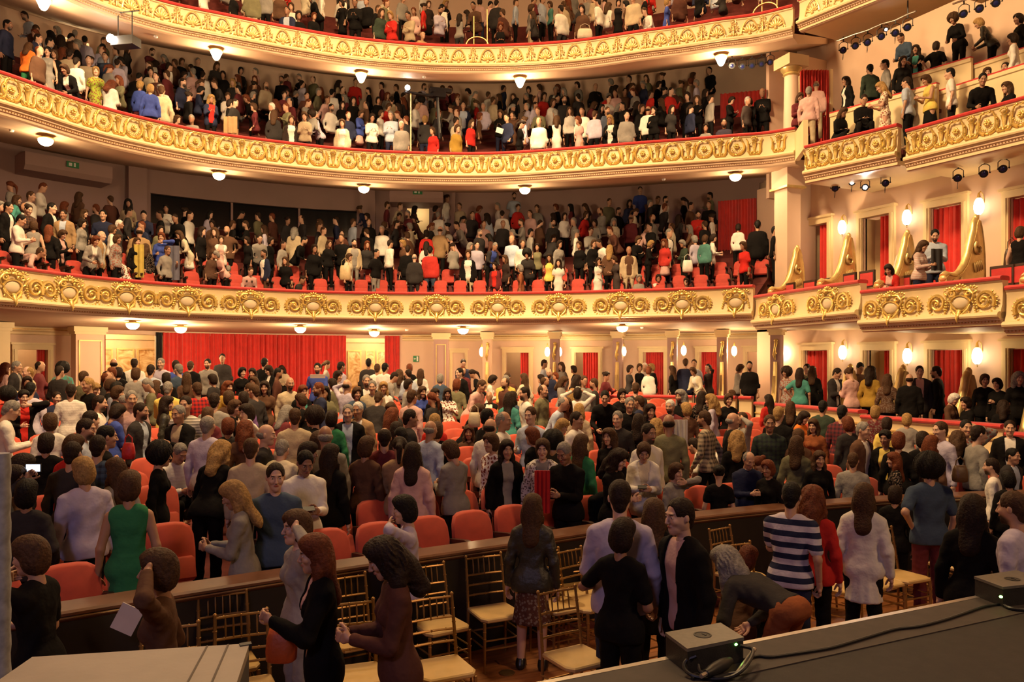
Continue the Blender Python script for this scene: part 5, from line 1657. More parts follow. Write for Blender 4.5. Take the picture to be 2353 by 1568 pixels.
def torso(J, sex, g=0.0, fold=0, k=.035):
    R, o = J['R'], J['o']; f = sex == 'f'
    sw = .122 if f else .145
    hip, wa, ch, hs, ws, cs = (.112, .088, .098, .065, .032, .052) if f else (.104, .104, .110, .055, .036, .068)
    P = [tcone(R, o, (-hs, 0, -.03), (hs, 0, -.03), hip + g, hip + g, .88, 0, fold=fold),
         tcone(R, o, (-ws, 0, .17), (ws, 0, .17), wa + g, wa + g, .84, k + .06, fold=fold),
         tcone(R, o, (-cs, 0, .345), (cs, 0, .345), ch + g, ch + g, .86, k + .05, fold=fold),
         tcone(R, o, (-sw, .005, .436), (sw, .005, .436), .050 + g, .050 + g, 1.0, k + .02)]
    P.append(tcone(R, o, (-.075, .012, .485), (.075, .012, .485), .038 + g, .038 + g, 1.0, k + .02))
    if f:
        for s in (-1, 1): P.append(tcone(R, o, (s * .062, -.066, .335), (s * .058, -.074, .325), .050 + g * .8, .044 + g * .8, 1.0, .035))
    return P
def wedge(R, o, w0, w1, z0, z1, zmin):
    """cut an opening down the front: half width w0 at height z0 widening to w1 at z1, nothing under zmin"""
    def kw(X, Y, Z, *_):
        x = (X - o[0]) * R[0, 0] + (Y - o[1]) * R[1, 0] + (Z - o[2]) * R[2, 0]
        y = (X - o[0]) * R[0, 1] + (Y - o[1]) * R[1, 1] + (Z - o[2]) * R[2, 1]
        z = (X - o[0]) * R[0, 2] + (Y - o[1]) * R[1, 2] + (Z - o[2]) * R[2, 2]
        w = w0 + (w1 - w0) * np.clip((z - z0) / (z1 - z0), -.6, 1.1)
        return np.maximum(np.maximum(np.abs(x) - w, y + .02), zmin - z)
    c = R @ np.array([0, -.1, .2]) + o
    return (kw, (), .004, 's', (c - .75, c + .75))
def arm(J, g=0.0, upto=2.0, fold=0):
    """upto: 1 = to the elbow, 2 = to the wrist; fractions stop between"""
    P = []
    for k in 'LR':
        S, E, W = J['S' + k], J['E' + k], J['W' + k]
        u = min(1, upto)
        P.append(cone(S, S + (E - S) * u, .046 + g, (.046 - .008 * u) + g, .03, fold=fold))
        if upto > 1:
            v = upto - 1
            P.append(cone(E, E + (W - E) * v, .038 + g, (.038 - .012 * v) + g * .8, .02, fold=fold))
    return P
def legs(J, g=0.0, upto=2.0, flare=0.0, fold=0):
    P = []
    for k in 'LR':
        H, K, A = J['H' + k], J['K' + k], J['A' + k]
        u = min(1, upto)
        P.append(cone(H, H + (K - H) * u, .084 + g, .084 - .026 * u + g, .03, fold=fold))
        if upto > 1: P.append(cone(K, K + (A - K) * (upto - 1), .057 + g, .038 + g + flare, .02, fold=fold))
    return P
def feet(J, g=0.0):
    P = []
    for k in 'LR':
        A = J['A' + k]
        P += [cone(A, A + (0, 0, -.03), .04 + g, .04 + g, .01), cone(A + (0, .03, -.045), A + (0, -.12, -.058), .036 + g, .028 + g, .03), cone(A + (0, -.12, -.058), A + (0, -.17, -.062), .030 + g, .024 + g, .02)]
    return P
def skirt(J, z0, z1, r0, r1, fold=.006):
    R, o = J['R'], J['o']
    def ks(X, Y, Z, *_):
        t = np.clip((o[2] + z0 - Z) / (z0 - z1), 0, 1)
        an = np.arctan2(X - o[0], Y - o[1] + 1e-6)
        r = r0 + (r1 - r0) * t + fold * t * np.sin(an * 11)
        d = np.sqrt((X - o[0]) ** 2 + ((Y - o[1]) / .85) ** 2) - r
        return np.maximum(d * .8, np.maximum(Z - (o[2] + z0), (o[2] + z1) - Z))
    r = max(r0, r1) + .02
    return (ks, (), .02, 'u', (np.array([o[0] - r, o[1] - r, o[2] + z1]), np.array([o[0] + r, o[1] + r, o[2] + z0])))

def finish(name, V, Fq, material, attr=None):
    me = bpy.data.meshes.new(name)
    me.vertices.add(len(V)); me.vertices.foreach_set('co', np.asarray(V, np.float32).ravel())
    n = len(Fq)
    me.loops.add(n * 4); me.loops.foreach_set('vertex_index', np.asarray(Fq, np.int32).ravel())
    me.polygons.add(n); me.polygons.foreach_set('loop_start', np.arange(0, n * 4, 4, dtype=np.int32))
    try: me.polygons.foreach_set('loop_total', np.full(n, 4, np.int32))
    except Exception: pass
    me.update(calc_edges=True)
    me.polygons.foreach_set('use_smooth', np.ones(n, bool))
    me.materials.append(material)
    if attr is not None:
        a = me.attributes.new('hp', 'FLOAT_VECTOR', 'POINT'); a.data.foreach_set('vector', np.asarray(attr, np.float32).ravel())
    return me
def body_arrays(sex, pose, q):
    """q: (voxel body, voxel head, voxel hand)"""
    J = skeleton(sex, pose)
    V, Fq = mesh_field(torso(J, sex) + arm(J) + legs(J) + feet(J, -.004) + [cone(J['neck'], J['T']((0, .0, .44)), .048, .044, .03)], q[0])
    A = np.full((len(V), 3), 9.0)
    Vh, Fh = head_mesh(sex, q[1])
    W = Vh @ J['HD'].T + J['head']
    Fq = np.concatenate([Fq, Fh + len(V)]); V = np.concatenate([V, W]); A = np.concatenate([A, Vh])
    hk = POSE[pose].get('hk', 'relax')
    Hv, Hf = hand_mesh(hk, q[2])
    for k, s in (('L', 1), ('R', -1)):
        d = J['W' + k] - J['E' + k]; d /= np.linalg.norm(d)
        z = -d
        # palm turned inward / towards the body
        inn = J['R'] @ np.array([-s * .8, .25 if J['W' + k][2] < J['S' + k][2] - .2 else .6, 0]); y = -(inn - d * (inn @ d)); y /= np.linalg.norm(y) + 1e-9
        x = np.cross(y, z)
        M = np.stack([x, y, z], 1)
        hv = Hv.copy()
        thumb = x @ (J['R'] @ np.array([0, -1, .3]))
        hf = Hf
        if thumb < 0:
            hv[:, 0] *= -1; hf = Hf[:, ::-1]
        Fq = np.concatenate([Fq, hf + len(V)]); V = np.concatenate([V, hv @ M.T + J['W' + k]]); A = np.concatenate([A, np.full((len(hv), 3), 9.0)])
    return V, Fq, A
def top_prims(sex, pose, t):
    J = skeleton(sex, pose); R, o = J['R'], J['o']; sit = POSE[pose].get('sit') or POSE[pose].get('squat')
    neck = [tcone(R, o, (0, -.035, .578), (0, -.06, .63), .060, .10, 1.0, .006, 's')]
    low = [tcone(R, o, (0, -.13, .53), (0, -.13, .60), .075, .10, 1.0, .008, 's')]
    hem = lambda z: [cut_below(R, o, z)]
    def skirtpart(z1, r1):
        return [tcone(R, o, (-.06, 0, -.04), (.06, 0, -.04), .125, .125, .88, .03)] + ([] if J['R'][1, 2] < -.5 else ([skirt(J, .10, z1, .118, r1)] if not sit else legs(J, .03, 1.0)))
    lowh = [tcone(R, o, (-.064, 0, -.01), (.064, 0, -.01), .132, .132, .92, .03), tcone(R, o, (-.068, 0, -.08), (.068, 0, -.08), .142, .142, .95, .03)]
    holes = [tcone(R, o, (s * .235, 0, .49), (s * .25, 0, .38), .082, .10, 1.0, .008, 's') for s in (-1, 1)]
    if pose == 'b' and t in 'LSV': return torso(J, sex, .018, .006) + arm(J, .016, 1.93 if t == 'L' else .7, .005) + hem(-.01) + neck
    if t == 'L': return torso(J, sex, .018, .006) + lowh + arm(J, .015, 1.93, .005) + hem(-.13) + neck
    if t == 'S': return torso(J, sex, .018, .006) + lowh + arm(J, .021, .72, .004) + hem(-.12) + neck
    if t == 'V': return torso(J, sex, .012, .004) + lowh + hem(-.12) + neck + low + holes
    if t in 'JB':
        P = torso(J, sex, .032, .006) + [tcone(R, o, (-.055, 0, -.12), (.055, 0, -.12), .148, .152, .9, .04)] + arm(J, .024, 1.93, .006)
        P += hem(-.22) + neck
        return P + [wedge(R, o, .012, .085, .10, .52, .02 if t == 'B' else -.4) if t == 'B' else wedge(R, o, .045, .080, -.1, .5, -.4)]
    if t == 'i':   # shirt seen inside an open jacket
        return torso(J, sex, .016, .003) + [tcone(R, o, (-.06, 0, -.07), (.06, 0, -.07), .122, .122, .88, .03)] + hem(-.13) + neck
    if t == 'D': return torso(J, sex, .014, .004) + arm(J, .018, .55, .004) + skirtpart(-.44, .19) + neck + low
    if t == 'E': return torso(J, sex, .013, .004) + skirtpart(-.46, .20) + neck + low + holes
    if t == 'C':   # long cardigan or coat
        return torso(J, sex, .028, .005) + arm(J, .022, 1.93, .005) + skirtpart(-.36, .18) + neck + [wedge(R, o, .03, .07, -.1, .5, -.6)]
def bottom_prims(sex, pose, t):
    J = skeleton(sex, pose)
    hips = torso(J, sex, .010)[:2]
    if t == 'P': return hips + legs(J, .013, 1.95, .012, .005) + ([] if J['R'][1, 2] < -.3 or POSE[pose].get('squat') or POSE[pose].get('sit') else [(_half, (J['R'], J['o'], (0, 0, -1), -.0), 0, 's', (J['o'] - 1.5, J['o'] + 1.5))])
    if t == 'K': return [skirt(J, -.0, -.44, .13, .195)] if not (POSE[pose].get('sit') or POSE[pose].get('squat')) else hips + legs(J, .03, 1.0)

# ---- materials driven by each object's own colour
def cloth_mat(name, pattern=None):
    m = bpy.data.materials.new(name); m.use_nodes = True
    nt = m.node_tree; b = nt.nodes['Principled BSDF']; b.inputs['Roughness'].default_value = .85; b.inputs['Specular IOR Level'].default_value = .12
    oi = nt.nodes.new('ShaderNodeObjectInfo'); tc = nt.nodes.new('ShaderNodeTexCoord')
    nz = nt.nodes.new('ShaderNodeTexNoise'); nz.inputs['Scale'].default_value = 6; nz.inputs['Detail'].default_value = 4
    nt.links.new(tc.outputs['Object'], nz.inputs['Vector'])
    mr = nt.nodes.new('ShaderNodeMapRange'); mr.inputs['From Min'].default_value = .3; mr.inputs['From Max'].default_value = .7; mr.inputs['To Min'].default_value = .86; mr.inputs['To Max'].default_value = 1.08
    nt.links.new(nz.outputs['Fac'], mr.inputs['Value'])
    vm = nt.nodes.new('ShaderNodeVectorMath'); vm.operation = 'SCALE'
    nt.links.new(mr.outputs['Result'], vm.inputs['Scale'])
    src = oi.outputs['Color']
    def mixwith(fac, col):
        mx = nt.nodes.new('ShaderNodeMix'); mx.data_type = 'RGBA'
        nt.links.new(fac, mx.inputs['Factor']); nt.links.new(src, mx.inputs['A']); mx.inputs['B'].default_value = (*col, 1)
        return mx.outputs['Result']
    def math_(op, a, v=None, c=None):
        n = nt.nodes.new('ShaderNodeMath'); n.operation = op
        nt.links.new(a, n.inputs[0])
        if v is not None:
            if hasattr(v, 'is_linked'): nt.links.new(v, n.inputs[1])
            else: n.inputs[1].default_value = v
        return n.outputs[0]
    sx = nt.nodes.new('ShaderNodeSeparateXYZ'); nt.links.new(tc.outputs['Object'], sx.inputs[0])
    if pattern == 'stripe':
        f = math_('GREATER_THAN', math_('SINE', math_('MULTIPLY', sx.outputs['Z'], 62)), .0); src = mixwith(f, (.55, .50, .55))
    elif pattern == 'thin':
        f = math_('GREATER_THAN', math_('SINE', math_('MULTIPLY', sx.outputs['Z'], 150)), .2); src = mixwith(f, (.6, .55, .5))
    elif pattern == 'plaid':
        a = math_('GREATER_THAN', math_('SINE', math_('MULTIPLY', sx.outputs['Z'], 95)), .1); c = math_('GREATER_THAN', math_('SINE', math_('MULTIPLY', sx.outputs['X'], 95)), .1)
        f = math_('MULTIPLY', math_('ADD', a, c), .42); src = mixwith(f, (.02, .02, .03))
    elif pattern in ('floral', 'dark_floral'):
        vo = nt.nodes.new('ShaderNodeTexVoronoi'); vo.inputs['Scale'].default_value = 22 if pattern == 'floral' else 34; nt.links.new(tc.outputs['Object'], vo.inputs['Vector'])
        f = math_('LESS_THAN', vo.outputs['Distance'], .42)
        src = mixwith(f, (.25, .07, .05) if pattern == 'floral' else (.17, .125, .10))
    nt.links.new(src, vm.inputs[0]); nt.links.new(vm.outputs['Vector'], b.inputs['Base Color'])
    # woven bump
    n2 = nt.nodes.new('ShaderNodeTexNoise'); n2.inputs['Scale'].default_value = 14; nt.links.new(tc.outputs['Object'], n2.inputs['Vector'])
    bp = nt.nodes.new('ShaderNodeBump'); bp.inputs['Strength'].default_value = .35; bp.inputs['Distance'].default_value = .03
    nt.links.new(n2.outputs['Fac'], bp.inputs['Height']); nt.links.new(bp.outputs['Normal'], b.inputs['Normal'])
    return m
CLOTH = {'': cloth_mat('cloth_plain'), 't': cloth_mat('cloth_striped', 'stripe'), 'n': cloth_mat('cloth_thin_stripes', 'thin'), 'p': cloth_mat('cloth_plaid', 'plaid'), 'f': cloth_mat('cloth_floral', 'floral'), 'd': cloth_mat('cloth_dark_floral', 'dark_floral')}
M_HAIR = mat('hair_strands', (0, 0, 0), .6, vary=.35, scale=35, bump=.5, bscale=60, objcol=True, spec=.15)
M_SHOE = mat('shoe_leather', (.012, .010, .010), .35)
M_LEATHER = mat('black_leather', (.022, .020, .014), .5, vary=.3, scale=9, bump=.6, bscale=16)
def skin_mat():
    m = bpy.data.materials.new('skin'); m.use_nodes = True
    nt = m.node_tree; b = nt.nodes['Principled BSDF']; b.inputs['Roughness'].default_value = .5
    b.inputs['Subsurface Weight'].default_value = .0
    oi = nt.nodes.new('ShaderNodeObjectInfo')
    at = nt.nodes.new('ShaderNodeAttribute'); at.attribute_name = 'hp'
    sx = nt.nodes.new('ShaderNodeSeparateXYZ'); nt.links.new(at.outputs['Vector'], sx.inputs[0])
    ab = nt.nodes.new('ShaderNodeMath'); ab.operation = 'ABSOLUTE'; nt.links.new(sx.outputs['X'], ab.inputs[0])
    def mask(c, r, soft=.35):
        """soft ellipsoid around c in head space, symmetric in x"""
        cb = nt.nodes.new('ShaderNodeCombineXYZ')
        for i, s in enumerate((ab.outputs[0], sx.outputs['Y'], sx.outputs['Z'])):
            n = nt.nodes.new('ShaderNodeMath'); n.operation = 'SUBTRACT'; nt.links.new(s, n.inputs[0]); n.inputs[1].default_value = c[i]
            d = nt.nodes.new('ShaderNodeMath'); d.operation = 'DIVIDE'; nt.links.new(n.outputs[0], d.inputs[0]); d.inputs[1].default_value = r[i]
            nt.links.new(d.outputs[0], cb.inputs[i])
        ln = nt.nodes.new('ShaderNodeVectorMath'); ln.operation = 'LENGTH'; nt.links.new(cb.outputs[0], ln.inputs[0])
        mr = nt.nodes.new('ShaderNodeMapRange'); mr.inputs['From Min'].default_value = 1 + soft; mr.inputs['From Max'].default_value = 1 - soft
        nt.links.new(ln.outputs['Value'], mr.inputs['Value'])
        return mr.outputs['Result']
    src = oi.outputs['Color']
    def lay(fac, col):
        nonlocal src
        mx = nt.nodes.new('ShaderNodeMix'); mx.data_type = 'RGBA'
        nt.links.new(fac, mx.inputs['Factor']); nt.links.new(src, mx.inputs['A']); mx.inputs['B'].default_value = (*col, 1); src = mx.outputs['Result']
    # beard, strength from the object's alpha
    bd = mask((0, -.06, -.085), (.066, .06, .055), .25)
    inv = nt.nodes.new('ShaderNodeMath'); inv.operation = 'SUBTRACT'; inv.inputs[0].default_value = 1.0; nt.links.new(oi.outputs['Alpha'], inv.inputs[1])
    mu = nt.nodes.new('ShaderNodeMath'); mu.operation = 'MULTIPLY'; nt.links.new(bd, mu.inputs[0]); nt.links.new(inv.outputs[0], mu.inputs[1])
    lay(mu.outputs[0], (.035, .018, .010))
    lay(mask((0, -.095, -.054), (.023, .02, .0085), .3), (.34, .07, .05))
    lay(mask((.033, -.09, .036), (.021, .03, .0055), .4), (.03, .015, .01))
    lay(mask((.033, -.09, .014), (.0125, .02, .0065), .25), (.62, .55, .48))
    lay(mask((.033, -.09, .014), (.0058, .02, .0062), .2), (.012, .007, .005))
    nt.links.new(src, b.inputs['Base Color'])
    return m
M_SKIN = skin_mat()
CACHE = {}
QUAL = {0: (.0170, .0062, .0058), 1: (.0310, .0112, .0135), 2: (.034, .020, .022)}
def get(key, fn):
    if key not in CACHE: CACHE[key] = fn()
    return CACHE[key]
def me_body(sex, pose, ql):
    return get(('b', sex, pose, ql), lambda: (lambda r: finish('body', r[0], r[1], M_SKIN, r[2]))(body_arrays(sex, pose, QUAL[ql])))
def me_top(sex, pose, t, pat, ql):
    arr = get(('ta', sex, pose, t, ql), lambda: mesh_field(top_prims(sex, pose, t), (.0140, .0235)[ql]))
    return get(('t', sex, pose, t, pat, ql), lambda: finish('top', arr[0], arr[1], M_LEATHER if pat == 'x' else CLOTH[pat]))
def me_bottom(sex, pose, t, pat, ql):
    arr = get(('oa', sex, pose, t, ql), lambda: mesh_field(bottom_prims(sex, pose, t), (.0165, .030)[ql]))
    return get(('o', sex, pose, t, pat, ql), lambda: finish('bottom', arr[0], arr[1], CLOTH[pat]))
def me_hair(st, ql):
    return get(('h', st, ql), lambda: finish('hair', *mesh_field(hair_prims(st), (.0075, .012, .022)[ql]), M_HAIR))
def me_shoes(sex, pose):
    return get(('f', sex, pose), lambda: finish('shoes', *mesh_field(feet(skeleton(sex, pose), .008), .014), M_SHOE))
# ================================================================== the audience, person by person
# crop origins and scales used while reading positions off the photograph
CROP = {'A': (0, 0, 2.904), 'B': (780, 0, 2.904), 'C': (1553, 0, 2.904), 'D': (0, 400, 2.904), 'E': (780, 400, 2.904), 'G': (1553, 400, 2.904),
        'O': (0, 750, 3.825), 'Q': (580, 750, 3.825), 'U': (1160, 750, 3.825), 'V': (1753, 750, 3.825),
        'I': (0, 1130, 3.58), 'J': (580, 1130, 3.58), 'K': (1150, 1130, 3.58), 'M': (1703, 1130, 3.58), 'Z': (0, 0, 1.0)}
